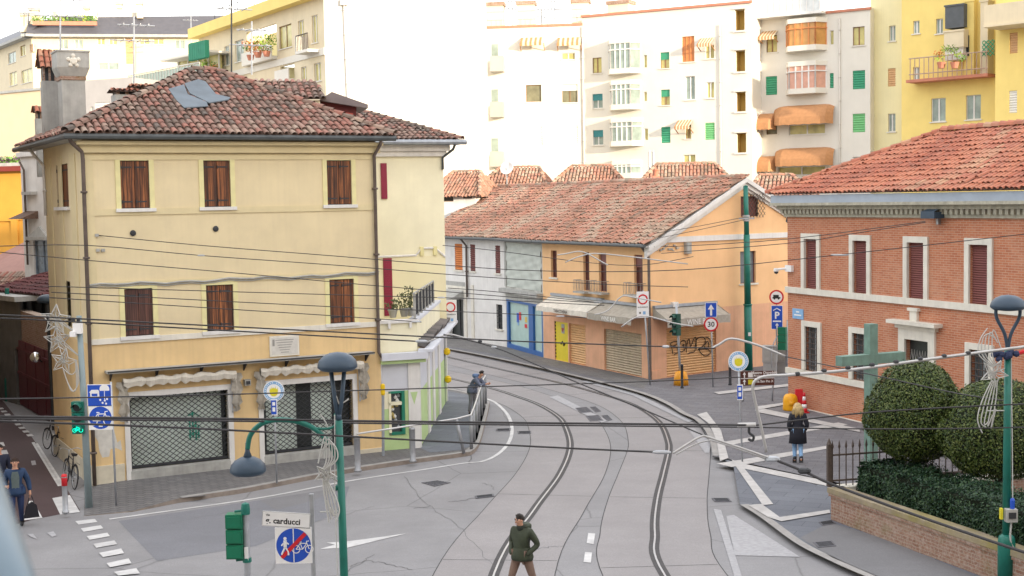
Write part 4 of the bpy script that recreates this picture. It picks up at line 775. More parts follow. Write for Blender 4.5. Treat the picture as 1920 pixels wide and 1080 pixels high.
# ================================================================ apartment blocks behind
YEL=M('yellow render',(.78,.61,.21),.9,.05,.8,.08,20,streak=.1,dirt=.12,dcol=(.66,.46,.12)); PALEY=M('pale yellow render',(.78,.71,.43),.9,.04,.8,.08,20,streak=.1); GREENS=M('green roller shutter',(.05,.3,.17),.6,.08,3,0); LGREENS=M('light green roller shutter',(.17,.47,.2),.6,.08,3,0); BLUES=M('teal blind',(.04,.22,.24),.6)
ORW=M('orange timber',(.6,.24,.08),.6,.12,4,0); BRW=M('brown timber frame',(.25,.14,.07),.6); CURT=M('yellow curtain glass',(.5,.44,.17),.25,.25,1.5,0); GREYG=M('grey green glass',(.26,.32,.29),.2,.25,1.5,0); PINKF=M('salmon curtain',(.6,.33,.25),.6); OAWN=M('orange canvas awning',(.44,.22,.1),.8,.1,5,0); CREW=M('cream render',(.68,.59,.42),.9,.05,1,.1,20,streak=.15,dirt=.15)
WSH=M('white roller shutter',(.72,.7,.64),.6,.04,3,0); GREYW=M('shaded grey render',(.6,.57,.53),.9,.06,1); OCH=M('ochre loggia wall',(.6,.42,.13),.9,.06,1); TERR=M('terracotta edge',(.5,.2,.13),.8)
def gpt(px, y): d=ray(px,540); t=y/d.y; return Vector((d.x*t,y,0))
def apt(f, root, items, ztop, wallm, edge=TERR, name='wall', holes_extra=(), z0=0):
    """items: (x0,y0,x1,y1,style) in photo pixels on this facade"""
    it=[(f.rect(*q[:4]),q[4]) for q in items]; holes=[r for r,s in it if s not in ('bay','baypink','bayorange','awn','dome')]
    b=f.mb(); wallgrid(b,f.L,ztop,holes,.25,z0=z0)
    if edge: b.box(-.05,-.12,ztop-.18,f.L+.05,.1,ztop,1)
    b.poly([(0,.02,ztop-.02),(f.L,.02,ztop-.02),(f.L,12,ztop-.02),(0,12,ztop-.02)],0)
    b.poly([(0,0,0),(0,0,ztop),(0,12,ztop),(0,12,0)],0); b.poly([(f.L,0,0),(f.L,12,0),(f.L,12,ztop),(f.L,0,ztop)],0); b.poly([(0,12,0),(f.L,12,0),(f.L,12,ztop),(0,12,ztop)],0)
    w=b.build(name,[wallm,edge or wallm],root)
    for r,s in it: apwin(f,root,r,s)
    return w
def apwin(f, root, r, s):
    u0,u1,z0,z1=r; fr=dict(green=GREENS,lgreen=LGREENS,white=WSH,tan=M('tan roller shutter',(.62,.38,.2),.6,.06,3,0))
    if s in fr: return roller(f,win_plain(f,root,r,(1,1),.05,WALLW,GLASSD,.2),r,fr[s],'roller_shutter',.06,.16)
    if s=='brown': return win_plain(f,root,r,(2,1),.09,BRW,CURT,.15,WHITES)
    if s=='orange': return win_plain(f,root,r,(3,1),.09,ORW,M('orange door panel',(.52,.2,.07),.5,.15,3,0),.1,WHITES)
    if s in ('half','halfb'): return win_plain(f,root,r,(2,1),.08,WALLW if s=='halfb' else BRW,CURT if s=='half' else GREYG,.15,WHITES,GREENS if s=='half' else BLUES,.45)
    if s=='dark': return win_plain(f,root,r,(1,1),.1,BRW,M('dim olive glass',(.2,.19,.12),.2,.3,1.5,0),.15,WHITES)
    if s=='whitehalf': return win_plain(f,root,r,(2,1),.07,BRW,M('dim olive glass',(.2,.19,.12),.2,.3),.15,WHITES,WSH,.35)
    if s=='frame': return win_plain(f,root,r,(2,1),.1,WALLW,GREYG,.15,WHITES)
    if s=='curt': return win_plain(f,root,r,(2,1),.1,WALLW,CURT,.15,WHITES)
    if s=='slit': return win_plain(f,root,r,(1,1),.08,WALLW,CURT,.15)
    if s=='void': return win_plain(f,root,r,(2,1),.08,DARK,SHOPD,.2)
    if s=='loggia':
        b=f.mb(); d=1.1; b.box(u0,d,z0,u1,d+.05,z1,0); b.box(u0-.05,.25,z0,u0,d,z1,0); b.box(u1,.25,z0,u1+.05,d,z1,0); b.box(u0,.25,z1,u1,d,z1+.05,1); b.box(u0,.25,z0-.05,u1,d,z0,0); b.box(u0-.15,-.1,z1,u1+.1,0,z1+.12,1); b.box(u0-.15,-.1,z0-.14,u1+.1,0,z0,1); return b.build('stair_opening',[OCH,WHITES],root)
    if s.startswith('bay'):
        d=.9; g={'bay':GREYG,'baypink':PINKF,'bayorange':M('amber glass',(.5,.26,.08),.2,.2,1.5,0)}[s]; fm=WALLW if s!='bayorange' else ORW
        b=f.mb(); c=.5; P=[(u0,0),(u0+c,-d),(u1-c,-d),(u1,0)]
        for k in range(3):
            (a0,y0),(a1,y1)=P[k],P[k+1]; b.add([(a0,y0,z0),(a1,y1,z0),(a1,y1,z1),(a0,y0,z1)],[(0,1,2,3)],0); n=(4 if k==1 else 1)
            for i in range(n+1): t=i/n; x,y=a0+(a1-a0)*t,y0+(y1-y0)*t; b.box(x-.05,y-.05,z0,x+.05,y+.03,z1,1)
        for z,h in ((z0-.35,.4),(z1-.05,.35),(z0+(z1-z0)*.72,.08)):
            b.prism([(u0-.1,0,z),(u0+c-.05,-d-.08,z),(u1-c+.05,-d-.08,z),(u1+.1,0,z)],(0,0,h),1 if h<.2 else 2)
        return b.build('bay_window',[g,fm,WHITES],root)
    if s=='dome':
        b=f.mb(); n=12; m=6; d=1.3; vs=[]
        for i in range(n+1):
            for j in range(m+1): a=j/m*pi/2; e=min(1,min(i,n-i)/2.0+.35); vs.append((u0+(u1-u0)*i/n,-.02-d*sin(a)*e,z0+.25+(z1-z0-.25)*(1-(1-cos(a))*1)*(.75+.25*e)))
            vs.append((u0+(u1-u0)*i/n,-.03-d*min(1,min(i,n-i)/2.0+.35),z0+.05*(i%2)))
        q=m+2; b.add(vs,[[i*q+j,(i+1)*q+j,(i+1)*q+j+1,i*q+j+1] for i in range(n) for j in range(m+1)]); return b.build('awning',OAWN,root)
    if s=='awn':
        b=f.mb(); d=.9; n=10
        for i in range(n):
            a,c=u0+(u1-u0)*i/n,u0+(u1-u0)*(i+1)/n; b.add([(a,0,z1),(c,0,z1),(c,-d,z1-.5),(a,-d,z1-.5),(c,-d,z1-.75),(a,-d,z1-.75)],[(0,3,2,1),(3,5,4,2)],i%2)
        for u in (u0,u1): b.tube([(u,-.05,z0),(u,-d,z1-.6)],.04,5,0)
        return b.build('awning',[OAWN,CREW],root)
# ---- big blank block with yellow roof edge
K0=Vector((-12.9,95,0)); fl=Fac((-26.9,117.4),K0); fr_=Fac(K0,(-1.5,97)); ZT=22.7
blk=thing('apartment_block','tall block with a blank white end wall, yellow roof edge and flowered balconies','apartment block',K0,fr_.rz)
apt(fr_,blk,[],ZT,WHITES,None,'end_wall')
lit=[(523,47,547,90,'brown'),(559,38,570,80,'curt'),(585,28,596,80,'curt'),(441,75,457,115,'frame'),(421,86,430,122,'frame'),(565,125,575,155,'curt'),(589,118,602,152,'curt')]
lg=[(463,52,519,112),(526,122,552,150)]
holes=[fl.rect(*q) for q in lg]; it=[(fl.rect(*q[:4]),q[4]) for q in lit]
b=fl.mb(); wallgrid(b,fl.L,ZT,[r for r,s in it]+holes,.25); zb=fl.uz(600,98)[1]; b.box(0,-.08,zb-.25,fl.L,0,zb+.25,2)
for r in holes: b.box(r[0],2,r[2],r[1],2.1,r[3],1); b.box(r[0],.25,r[2],r[0]-.05,2,r[3],1); b.box(r[1],.25,r[2],r[1]+.05,2,r[3],1); b.box(r[0],-.5,r[2]-.25,r[1],2,r[2],2); b.box(r[0],-.5,r[2],r[1],-.4,r[2]+.75,2)
u,z=fl.uz(590,95); b.box(u-1.2,-1.0,z-.2,u+1.0,0,z,2); b.box(u-1.2,-1.0,z,u-1.1,0,z+1.1,2)
b.build('side_wall',[CREW,PALEY,WHITES],blk)
for r,s in it: apwin(fl,blk,r,s)
b=fl.mb()
for k in range(9): uu=u-1.1+k*.26; b.tube([(uu,-.95,z),(uu,-.95,z+1.1)],.03,4)
b.tube([(u-1.1,-.95,z+1.1),(u+1.0,-.95,z+1.1)],.04,4); b.build('balcony_railing',IRONB,blk)
b=fl.mb(); b.box(-.5,-.8,ZT-.1,fl.L+.3,.2,ZT+.75,0); b.build('roof_edge',YEL,blk)
b=fl.mb()
for k in range(15): u=k*fl.L/14; b.tube([(u,1.5,ZT+.7),(u,1.5,ZT+2.4)],.035,4)
for z in (1.5,2.4): b.tube([(0,1.5,ZT+z),(fl.L,1.5,ZT+z)],.03,4)
b.build('roof_railing',DARK,blk)
u=fr_.uz(646,60)[0]; pipe(fr_,blk,[(u,-.12,ZT-.2),(u+.3,-.12,2)],.07,GREYW); u_,z_=fr_.uz(642,2,.1); b=fr_.mb(); b.box(u-.25,-.3,z_-.3,u+.25,0,z_+.1); b.build('hopper',GREYW,blk)
def leaves(b, c, rad_, n, size, flat=1.0, m=0):
    for _ in range(n):
        while True:
            p=Vector((rng.uniform(-1,1),rng.uniform(-1,1),rng.uniform(-1,1)))
            if p.length<1: break
        p=Vector((c[0]+p.x*rad_[0],c[1]+p.y*rad_[1],c[2]+p.z*rad_[2])); d=Vector((rng.gauss(0,1),rng.gauss(0,1),rng.gauss(0,1))).normalized()*size*rng.uniform(.6,1.2); e=d.orthogonal().normalized()*size*.5; b.add([p-d,p+e,p+d,p-e],[(0,1,2,3)],m)
GRN=M('balcony leaves',(.12,.24,.04),.7,.4,3); FLO=M('orange flowers',(.6,.2,.05),.7,.3,3); LIM=M('lime leaves',(.3,.4,.06),.7,.3,3)
def pot(px,py,y,lab,mats,size,n,grp='potted plants on the upper balconies'):
    c=D(px,py,y); t=thing('potted_plant',lab,'potted plant',c,0,grp); b=MB(Matrix.Translation(c)); b.lathe([(.2,0),(.3,.35),(.32,.4)],(0,0,0),10); b.build('pot',TERR,t)
    b=MB(Matrix.Translation(c)); 
    for k in range(3): leaves(b,(rng.uniform(-.3,.3),0,.7+.3*k),(size,size*.7,size*.6),n//3,.11,m=k%len(mats))
    b.build('foliage',mats,t)
for q in ((470,113,103,'orange flowering plant at the left end of the flowered balcony',[FLO,GRN],.55,150),(484,108,102,'tall pink and orange plant in the middle of the flowered balcony',[FLO,FLO,GRN],.6,170),(500,106,101,'green bush on the right part of the flowered balcony',[GRN,LIM],.65,170),(404,150,112,'dark potted bush with pink flowers by the terrace post',[GRN,FLO],.6,140),(391,145,113,'small green bush at the end of the white terrace wall',[LIM,GRN],.5,120)): pot(*q)
# ---- white apartment block, three facade planes
wapt=thing('white_apartment_block','long white apartment block with bay windows, green shutters and orange domed awnings','apartment block',gpt(915,108),0)
fA=Fac(gpt(905,108),gpt(1098,107)); ZA=22.0
apt(fA,wapt,[(986,159,1015,191,'dark'),(1054,158,1083,192,'whitehalf'),(977,70,1021,95,'awn'),(1046,70,1090,95,'awn'),(1053,99,1078,112,'curt'),(988,236,1017,273,'white'),(1055,236,1084,273,'white')],ZA,WHITES)
for py in (108,193,285): 
    r=fA.rect(922,py-28,946,py+28); b=fA.mb(); b.box(r[0],-1.2,r[2],r[1],0,r[2]+.15,0); b.box(r[0],-1.2,r[2]+.15,r[1],-1.1,r[2]+1.2,0); b.box(r[1]-.1,-1.1,r[2]+.15,r[1],0,r[2]+1.2,0); b.box(r[0],-.02,r[2]+1.2,r[1]-.5,.0,r[3]-.1,1); b.build('balcony',[M('shade grey balcony render',(.42,.4,.37),.9,.06,1),GREYG],wapt)  # balcony grey darkened to stand in for shade from the neighbouring block
b=fA.mb()
for k in range(22): u=k*fA.L/21; b.tube([(u,.3,ZA),(u,.3,ZA+1.15)],.025,4)
for z in (.5,1.15): b.tube([(0,.3,ZA+z),(fA.L,.3,ZA+z)],.03,4)
b.build('roof_railing',STEEL,wapt)
for px in (921,981,1085): 
    u=fA.uz(px,20)[0]; b=fA.mb(); b.box(u-.7,2,ZA-.5,u+.7,3.2,ZA+1.9,0); b.box(u-.8,1.9,ZA+1.9,u+.8,3.3,ZA+2.2,1); b.build('chimney',[CREW,BRICKO],wapt)
u=fA.uz(1092,60)[0]; pipe(fA,wapt,[(u,-.1,ZA-.3),(u,-.1,2)],.08,GREYW)
fB=Fac(gpt(1098,107),gpt(1412,100.5)); ZB_=22.6
apt(fB,wapt,[(1111,108,1128,137,'brown'),(1142,82,1201,131,'bay'),(1207,103,1213,127,'slit'),(1238,98,1255,128,'half'),(1279,68,1302,116,'orange'),(1322,84,1339,110,'curt'),(1314,71,1340,95,'awn'),(1111,176,1130,203,'halfb'),(1145,159,1201,198,'bay'),(1207,172,1213,190,'slit'),(1239,168,1256,197,'half'),(1285,143,1303,187,'frame'),(1325,154,1339,184,'curt'),
  (1112,244,1131,272,'halfb'),(1145,229,1204,266,'bay'),(1208,241,1215,263,'slit'),(1240,238,1257,268,'green'),(1285,234,1296,260,'brown'),(1272,225,1300,250,'awn'),(1322,230,1340,262,'lgreen'),(1281,290,1304,309,'curt'),(1325,304,1341,320,'lgreen'),(1147,308,1202,326,'bay'),(1378,17,1396,57,'loggia'),(1379,94,1397,134,'loggia'),(1380,172,1398,209,'loggia'),(1381,249,1399,286,'loggia')],ZB_,WHITES)
fC=Fac(gpt(1412,103),gpt(1632,98)); ZC=21.6
apt(fC,wapt,[(1437,66,1457,98,'brown'),(1430,58,1459,80,'awn'),(1475,44,1549,88,'bayorange'),(1556,57,1563,84,'slit'),(1599,50,1621,85,'brown'),(1436,143,1457,178,'green'),(1476,124,1549,168,'baypink'),(1556,137,1563,165,'green'),(1599,132,1622,167,'green'),(1418,213,1459,245,'dome'),(1454,197,1566,235,'dome'),(1479,233,1547,252,'curt'),(1437,236,1457,252,'dark'),(1599,213,1622,248,'lgreen'),(1418,293,1459,323,'dome'),(1456,277,1566,312,'dome'),(1459,312,1547,328,'curt'),(1599,294,1622,310,'frame')],ZC,WHITES)
b=fC.mb()
for k in range(12): u=.2+k*(fC.L*.6)/11; b.box(u-.03,-.9,ZC,u+.03,-.84,ZC+1.6,1)
b.box(.2,-.88,ZC,fC.L*.62,-.86,ZC+1.5,0); b.box(0,-1,ZC-.2,fC.L*.64,.2,ZC-.02,1); b.build('roof_balustrade',[M('frosted glass panel',(.6,.63,.64),.3),WALLW],wapt)
for px in (1575,1352): f_=fC if px>1412 else fB; u=f_.uz(px,200)[0]; pipe(f_,wapt,[(u,-.1,ZC-.6),(u,-.1,2)],.05,GREYW)
b=fB.mb()
for px in (1130,): u=fB.uz(px,20)[0]; b.box(u-.9,3,ZB_-.3,u+.9,4.4,ZB_+1.1,0); b.box(u-1,2.9,ZB_+1.1,u+1,4.5,ZB_+1.4,1)
b.build('chimney',[CREW,BRICKO],wapt)
# ---- yellow apartment block
yap=thing('yellow_apartment_block','yellow apartment block with a railed balcony recess and a big corner balcony','apartment block',gpt(1632,97),0)
f1=Fac(gpt(1632,99),gpt(1698,97)); apt(f1,yap,[(1667,48,1679,77,'frame'),(1665,128,1679,162,'tan'),(1665,213,1679,247,'frame')],27,PALEY,None)
f2=Fac(gpt(1690,95.5),gpt(1866,90.5)); rec=f2.rect(1738,20,1862,140)
b2=[(1712,39,1724,63,'frame'),(1712,126,1723,151,'frame'),(1746,184,1773,228,'frame'),(1811,178,1839,224,'frame'),(1755,35,1768,63,'frame')]
apt(f2,yap,b2,27,YEL,None)
zr=f2.uz(1790,147)[1]; ua=f2.uz(1716,140)[0]; b=f2.mb(); b.box(ua,-1.3,zr-.15,f2.L,0,zr+.05,0); b.build('balcony_floor',TERR,yap)
b=f2.mb(); n=16
for k in range(n+1): u=ua+.3+(f2.L-ua-.4)*k/n; b.tube([(u,-1.25,zr),(u,-1.25,zr+1.5)],.035,4,0)
for z in (.4,1.5): b.tube([(ua+.2,-1.25,zr+z),(f2.L,-1.25,zr+z)],.04,4,0)
b.build('balcony_railing',M('pinkish iron',(.45,.32,.25),.6),yap)
for (x0,y0,x1,y1,d,mt,nm) in ((1772,8,1807,52,1.0,M('slate awning',(.09,.1,.11),.7),'balcony_awning'),(1770,56,1807,89,1.2,CREW,'balcony_parapet'),(1772,89,1806,112,1.0,WHITES,'balcony_parapet'),(1808,0,1826,140,.5,YEL,'pier'),(1838,0,1852,140,.9,CREW,'pier')):
    r=f2.rect(x0,y0,x1,y1,d); b=f2.mb(); b.box(r[0],-d,r[2],r[1],0,r[3]); b.box(r[0]-.06,-d-.06,r[3]-.12,r[1]+.06,-d,r[3],0); b.build(nm,mt,yap)
r=f2.rect(1812,68,1824,106); b=f2.mb(); b.box(r[0],-.56,r[2],r[1],-.5,r[3]); b.build('window',SHOPD,yap)
b=f2.mb(); r=f2.rect(1839,75,1862,105,1.3); lattice(b,r[0],r[1],r[2],r[3],-1.1,.3,.035,0,True); b.build('trellis',GREENS,yap)
for q in ((1790,128,90,'leafy plant low on the yellow balcony behind the railing',[GRN,LIM],.5,110),(1765,128,90.5,'pale plant at the left end of the yellow balcony',[LIM,FLO],.45,100)): pot(*q,'plants on the yellow balcony')
f3=Fac(gpt(1864,88.5),gpt(2000,85)); apt(f3,yap,[(1893,61,1908,100,'tan'),(1892,170,1907,212,'white')],27,YEL,None)
r=f3.rect(1848,2,1990,40,2.0); b=f3.mb(); b.box(r[0],-2.2,r[2],r[1],0,r[3]); b.box(r[0]-.05,-2.3,r[2]-.15,r[1],0,r[2]); b.build('corner_balcony',CREW,yap)
# ---- far block at the upper left with a dark mansard roof
fD=Fac(gpt(78,158),gpt(450,162)); far=thing('mansard_block','far cream apartment block with a dark mansard roof and a planted roof terrace','apartment block',fD.A,fD.rz); ZD=fD.uz(250,66)[1]
dl=[(110,74,127,92,'frame'),(140,74,155,92,'frame'),(183,72,196,84,'curt'),(205,72,219,84,'curt'),(262,73,280,83,'curt'),(288,73,306,83,'curt'),(329,75,346,92,'frame'),(236,72,251,120,'tan'),(185,118,222,131,'frame'),(330,118,350,132,'frame')]
apt(fD,far,dl,ZD,CREW,CONC)
fE=Fac(gpt(-120,205),gpt(78,158)); apt(fE,far,[(38,85,48,105,'brown'),(56,83,62,98,'tan'),(15,98,30,118,'frame'),(18,135,32,160,'curt'),(40,130,60,155,'curt')],ZD,CREW,CONC,'side_wall')
ztop=fD.uz(250,24)[1]; b=fD.mb(); b.add([(-.5,-.6,ZD),(fD.L,-.6,ZD),(fD.L,1.8,ztop),(6,1.8,ztop-.3),(-.5,1.5,ZD+1.8)],[(0,1,2,3,4)],0); b.box(-1,-.9,ZD-.3,fD.L,0,ZD,1)
b.M=fE.M; b.box(0,-.9,ZD-.3,fE.L+1,0,ZD,1); b.add([(0,-.6,ZD),(fE.L,-.6,ZD),(fE.L,1.8,ZD+1.9),(0,1.8,ZD+1.9)],[(0,1,2,3)],0)
for px,l in ((268,7),(382,1.5)): pass
b.build('roof',[M('dark standing seam roof',(.085,.085,.1),.5,.1,2,.1,8),CONC],far)
b=fD.mb(); r=fD.rect(95,18,180,44); b.box(r[0],1.5,r[3]-.5,r[1],5,r[3],0); b.box(r[0],1.5,r[2],r[0]+.5,5,r[3],0); b.box(r[1]-.5,1.5,r[2],r[1],5,r[3],0); b.box(r[0]+.5,4.8,r[2],r[1]-.5,5,r[3]-.5,1); r=fD.rect(180,18,262,42); b.box(r[0],2,r[2],r[1],6,r[3],0); b.build('roof_room',[WHITES,GREYG],far)
for x0,x1,yt,yb in ((37,52,22,60),(55,72,13,46),(217,228,2,16),(256,267,2,34),(156,166,10,18)): r=fD.rect(x0,yt,x1,yb,-1); b=fD.mb(); b.box(r[0],1,r[2],r[1],2,r[3]*1.0-.4,0); b.box(r[0]-.1,.9,r[3]-.4,r[1]+.1,2.1,r[3],1); b.build('chimney',[CREW,CONC],far)
b=fD.mb(); r=fD.rect(62,36,182,48)
for k in range(12): u=r[0]+(r[1]-r[0])*(k+.5)/12; b.box(u-.3,-.4,r[2],u+.3,.1,r[2]+.45,2); leaves(b,(u,-.1,r[2]+.8),(.4,.3,.4),40,.15,m=(0,1,0,0)[k%4])
b.build('planter',[GRN,LIM,TERR],far)
# ---- nearer roofs and terraces between the far block and the cream house
fG=Fac(gpt(255,118),gpt(388,108)); low_=thing('terrace_building','white building with a long railed terrace and a green furled awning','building',fG.A,fG.rz); zt=fG.uz(320,150)[1]; apt(fG,low_,[],zt,WHITES,None)
b=fG.mb(); b.box(0,-.1,zt-.4,fG.L,0,zt,0)
for k in range(26): u=fG.L*k/25; b.tube([(u,0,zt),(u,0,zt+1.0)],.03,4,0)
b.box(0,.02,zt+.1,fG.L,.04,zt+.9,1); b.tube([(0,0,zt+1.0),(fG.L,0,zt+1.0)],.05,4,0); b.build('terrace_railing',[GREYW,M('greenish glass',(.3,.38,.33),.3)],low_)
r=fG.rect(355,78,387,112); b=fG.mb(); n=8
for k in range(n): a=r[0]+(r[1]-r[0])*k/n; b.prism([(a,-.1,r[2]),(a+(r[1]-r[0])/n*.9,-.1,r[2]+.1),(a+(r[1]-r[0])/n*.9,-.1,r[3]),(a,-.1,r[3]-.1)],(.05,.35,0))
b.build('awning',M('green awning canvas',(.02,.2,.12),.7),low_)
r=fG.rect(275,105,350,132); b=fG.mb(); b.box(r[0],3,r[2],r[1],3.2,r[3],0)
for k in range(5): u=r[0]+(r[1]-r[0])*k/4; b.box(u-.08,2.9,r[2],u+.08,3,r[3],1)
b.box(r[0]-.5,1.5,r[3],r[1]+1,4,r[3]+.15,1); b.build('glazed_room',[CURT,WHITES],low_)
fH=Fac(gpt(160,102),gpt(262,100)); grey=thing('grey_block','low grey flat roofed block behind the left chimneys','building',fH.A,fH.rz); apt(fH,grey,[(178,192,206,204,'white'),(170,200,176,230,'curt')],fH.uz(200,148)[1],M('grey render',(.4,.38,.37),.9,.06,1),None)
fI=Fac(gpt(-60,112),gpt(96,106)); pe=thing('peach_block','plain peach coloured wall of a building left of the chimneys','building',fI.A,fI.rz); apt(fI,pe,[],fI.uz(40,168)[1],M('peach render',(.74,.58,.38),.9,.04,1),CONC)
# ---- small tiled houses behind the row
def hiproof(nm, lab, px0,px1, y, pyr, zE, depth, wallm, k0=.25,k1=.75, wins=()):
    A,B=gpt(px0,y),gpt(px1,y-1); f=Fac(A,B); t=thing(nm,lab,'house',f.A,f.rz); zR=D((px0+px1)/2,pyr,y+depth/2).z; b=f.mb()
    ho=[f.rect(*q) for q in wins]; wallgrid(b,f.L,zE,ho,.15); b.poly([(0,0,0),(0,0,zE),(0,depth,zE),(0,depth,0)],0); b.poly([(f.L,0,0),(f.L,depth,0),(f.L,depth,zE),(f.L,0,zE)],0); b.build('wall',wallm,t)
    for r in ho: win_plain(f,t,r,(1,1),.08,BRW,GLASSD,.1)
    o=.4; e0,e1,e2,e3=(-o,-o,zE),(f.L+o,-o,zE),(f.L+o,depth+o,zE),(-o,depth+o,zE); r0,r1=(f.L*k0,depth/2,zR),(f.L*k1,depth/2,zR); w=lambda p:f.W(*p); b=MB()
    tiles(b,[w(e0),w(e1),w(r1),w(r0)],.22,.36,3,.5,.055); tiles(b,[w(e1),w(e2),w(r1)],.22,.36,3,.5,.055); tiles(b,[w(e3),w(e0),w(r0)],.22,.36,3,.5,.055); b.poly([w(e2),w(e3),w(r0),w(r1)],0)
    for p,q in ((r0,r1),(e0,r0),(e1,r1)): ridge(b,Vector(w(p))+Vector((0,0,.03)),Vector(w(q))+Vector((0,0,.03)))
    b.build('roof',[TILE_MID,TGAP],t); return t
h1=hiproof('tiled_house','tiled hip roof behind the row with a white satellite dish in front',880,1030,86,316,8.0,6,CREW,.3,.8)
h2=hiproof('tiled_house','tiled hip roof in the middle of the three behind the row',1015,1180,84,313,8.0,6,CREW,.3,.75)
h3=hiproof('tiled_house','tiled hip roof with small red chimney pots behind the gable',1175,1400,80,309,7.6,6,CREW,.25,.75)
h4=hiproof('tiled_house','little red roofed house with brown window at the left end of the row',815,895,83,324,8.3,4,WALLW,.2,.85,[(830,362,850,378),(868,358,885,372)])
h5=hiproof('tiled_house','small red roof and orange wall behind the right side of the gable',1405,1530,74,330,7.6,5,ORG,.1,.6)
for px,py,y,lab in ((1230,330,80,'left red chimney pot on the tiled roof behind the gable'),(1354,338,80,'right red chimney pot on the tiled roof behind the gable')):
    c=D(px,py,y); t=thing('chimney_pot',lab,'chimney pot',c); b=MB(Matrix.Translation(c)); b.box(-.22,-.22,-1.0,.22,.22,0); b.lathe([(.14,0),(.16,.3),(.2,.32),(.2,.4)],(0,0,0),10); b.build('pot',TERR,t)
c=D(950,314,84); t=thing('satellite_dish','white satellite dish on a pole above the tiled roofs','satellite dish',c); b=MB(Matrix.Translation(c)); prof=[(.02,-.16),(.2,-.13),(.35,-.06),(.45,.02),(.46,.0),(.2,-.17)]; b.lathe(prof,(0,0,0),16,0,(-.5,-1,.35)); b.build('dish',WALLW,t,True); b=MB(Matrix.Translation(c)); b.tube([(0,.1,0),(0,.15,-2.0)],.04,6); b.tube([(0,0,-.2),(-.3,-.6,.1)],.02,5); b.build('pole',STEEL,t)
c=D(1221,300,84); t=thing('flue','slim twin metal flue rising behind the tiled roofs','flue',c); b=MB(Matrix.Translation(c)); 
for x in (-.1,.12): b.tube([(x,0,-2),(x,0,.6)],.07,8)
b.box(-.2,-.1,.5,.22,.1,.56); b.build('pipes',STEEL,t)
# ---- aerials
AER=[(52,10,44,158,8,'tall thin aerial mast at the far left above the chimneys'),(113,-20,97,48,7,'aerial mast rising from the flared chimney'),(251,30,168,52,5,'white aerial mast with a long arm near the middle chimneys'),(358,22,80,150,4,'aerial on the dark mansard roof'),(434,-30,150,52,7,'tall dark mast in front of the yellow roof edge'),(472,40,140,54,6,'white mast in front of the flowered balcony'),(455,20,90,118,3,'thin rod aerial at the corner of the yellow roof'),(1040,-5,40,112,4,'aerial on the white roof left of the pipe'),(1015,10,45,112,3,'short aerial behind the white roof railing'),(960,-5,40,112,4,'aerial near the left chimney of the white block')]
for px,yt,yb,y,nb,lab in AER:
    a,c=D(px,yb,y),D(px,yt,y); t=thing('aerial',lab,'aerial',a,0,'rooftop aerials'); b=MB(); r=.02+.00025*y; b.tube([a,c],r,5); b.build('mast',STEEL if px!=434 else DARK,t); b=MB(); o=Vector((.7,.35,0))
    for k in range(2): z=c.z-.35-k*.6; p=Vector((c.x,c.y,z)); b.tube([p-o*(1.2 if k else .8),p+o],r*.7,4); [b.tube([p+o*s-Vector((-.2,.4,0)),p+o*s+Vector((-.2,.4,0))],r*.5,4) for s in (-.6,-.2,.2,.6)]
    b.build('antenna',STEEL,t)
# ================================================================ street furniture
class Plate:
    """local frame for things facing the viewer's street: x right, y away, z up, at depth y"""
    def __init__(s, px, py, y, yaw=0.0, ground=None):
        s.c=D(px,py,y); s.k=y/FPX; s.rz=-atan2(s.c.x,s.c.y)*.0+yaw; s.M=Matrix.Translation(s.c) @ Matrix.Rotation(s.rz,4,'Z')
def at_ground(px,py,h=.12): return G(px,py,h)
def pole(b, base, top, r=.03, m=0, seg=8): b.tube([base, top], r, seg, m)
def up_to(base, px, py): return D(px,py,base.y)
def sgn(b, p, y, rz): b.M=Matrix.Translation(p) @ Matrix.Rotation(rz,4,'Z')
FRONT=Vector((0,-1,0))
def rplate(b,w,h,m=0,t=.03,y=0): b.box(-w/2,y-t,-h/2,w/2,y,h/2,m)
def rndplate(b,r,m,t=.03,y=0,x=0,z=0): b.lathe([(r,0),(r,t)],(x,y,z),24,m,(0,-1,0))
def emblem(name_pole, lab, base, px, py, rz, tagpx):
    """round white and blue badge with a yellow crest, small blue tag below"""
    t=thing('round_sign',lab,'sign',base); c=D(px,py,base.y); b=MB(); pole(b,base,c+Vector((0,0,.1)),.028); b.build('pole',STEEL,t,True)
    b=MB(Matrix.Translation(c-Vector((0,.04,0))) @ Matrix.Rotation(rz,4,'Z')); R=.3
    rndplate(b,R,0,.02); b.disc((0,-.022,0),FRONT,R*.93,1,28,R*.68); b.disc((0,-.021,0),FRONT,R*.62,0)
    b.disc((0,-.024,-.03),FRONT,R*.4,2,12); 
    for k in range(5): x=-.1+.05*k; b.prism([(x-.025,-.022,0),(x+.025,-.022,0),(x,-.022,.12+.03*(k%2))],(0,-.004,0),2)
    for k in range(26):
        if k in (6,19): continue
        a=2*pi*k/26; b.box(.81*R*cos(a)-.012,-.0255,.81*R*sin(a)-.014,.81*R*cos(a)+.012,-.0235,.81*R*sin(a)+.014,0)
    b.build('badge',[SGNW,SGNLB,SGNY],t)
    p=D(*tagpx,base.y); b=MB(Matrix.Translation(p-Vector((0,.05,0)))); rplate(b,.17,.46,0,.02); b.box(-.085,-.026,-.2,.06,-.02,.2,1); b.box(-.05,-.03,.05,.03,-.026,.15,0); b.box(-.05,-.03,-.12,.03,-.026,0,0); b.build('tag',[SGNW,SGNB],t); return t
emblem('p','round white and blue badge sign with yellow crest in front of the lattice shop window',at_ground(519,906),514,733,.0,(515,763))
emblem('p','round white and blue badge sign with yellow crest beside the brown direction sign',at_ground(1392,866,.12),1384,677,0,(1387,735))
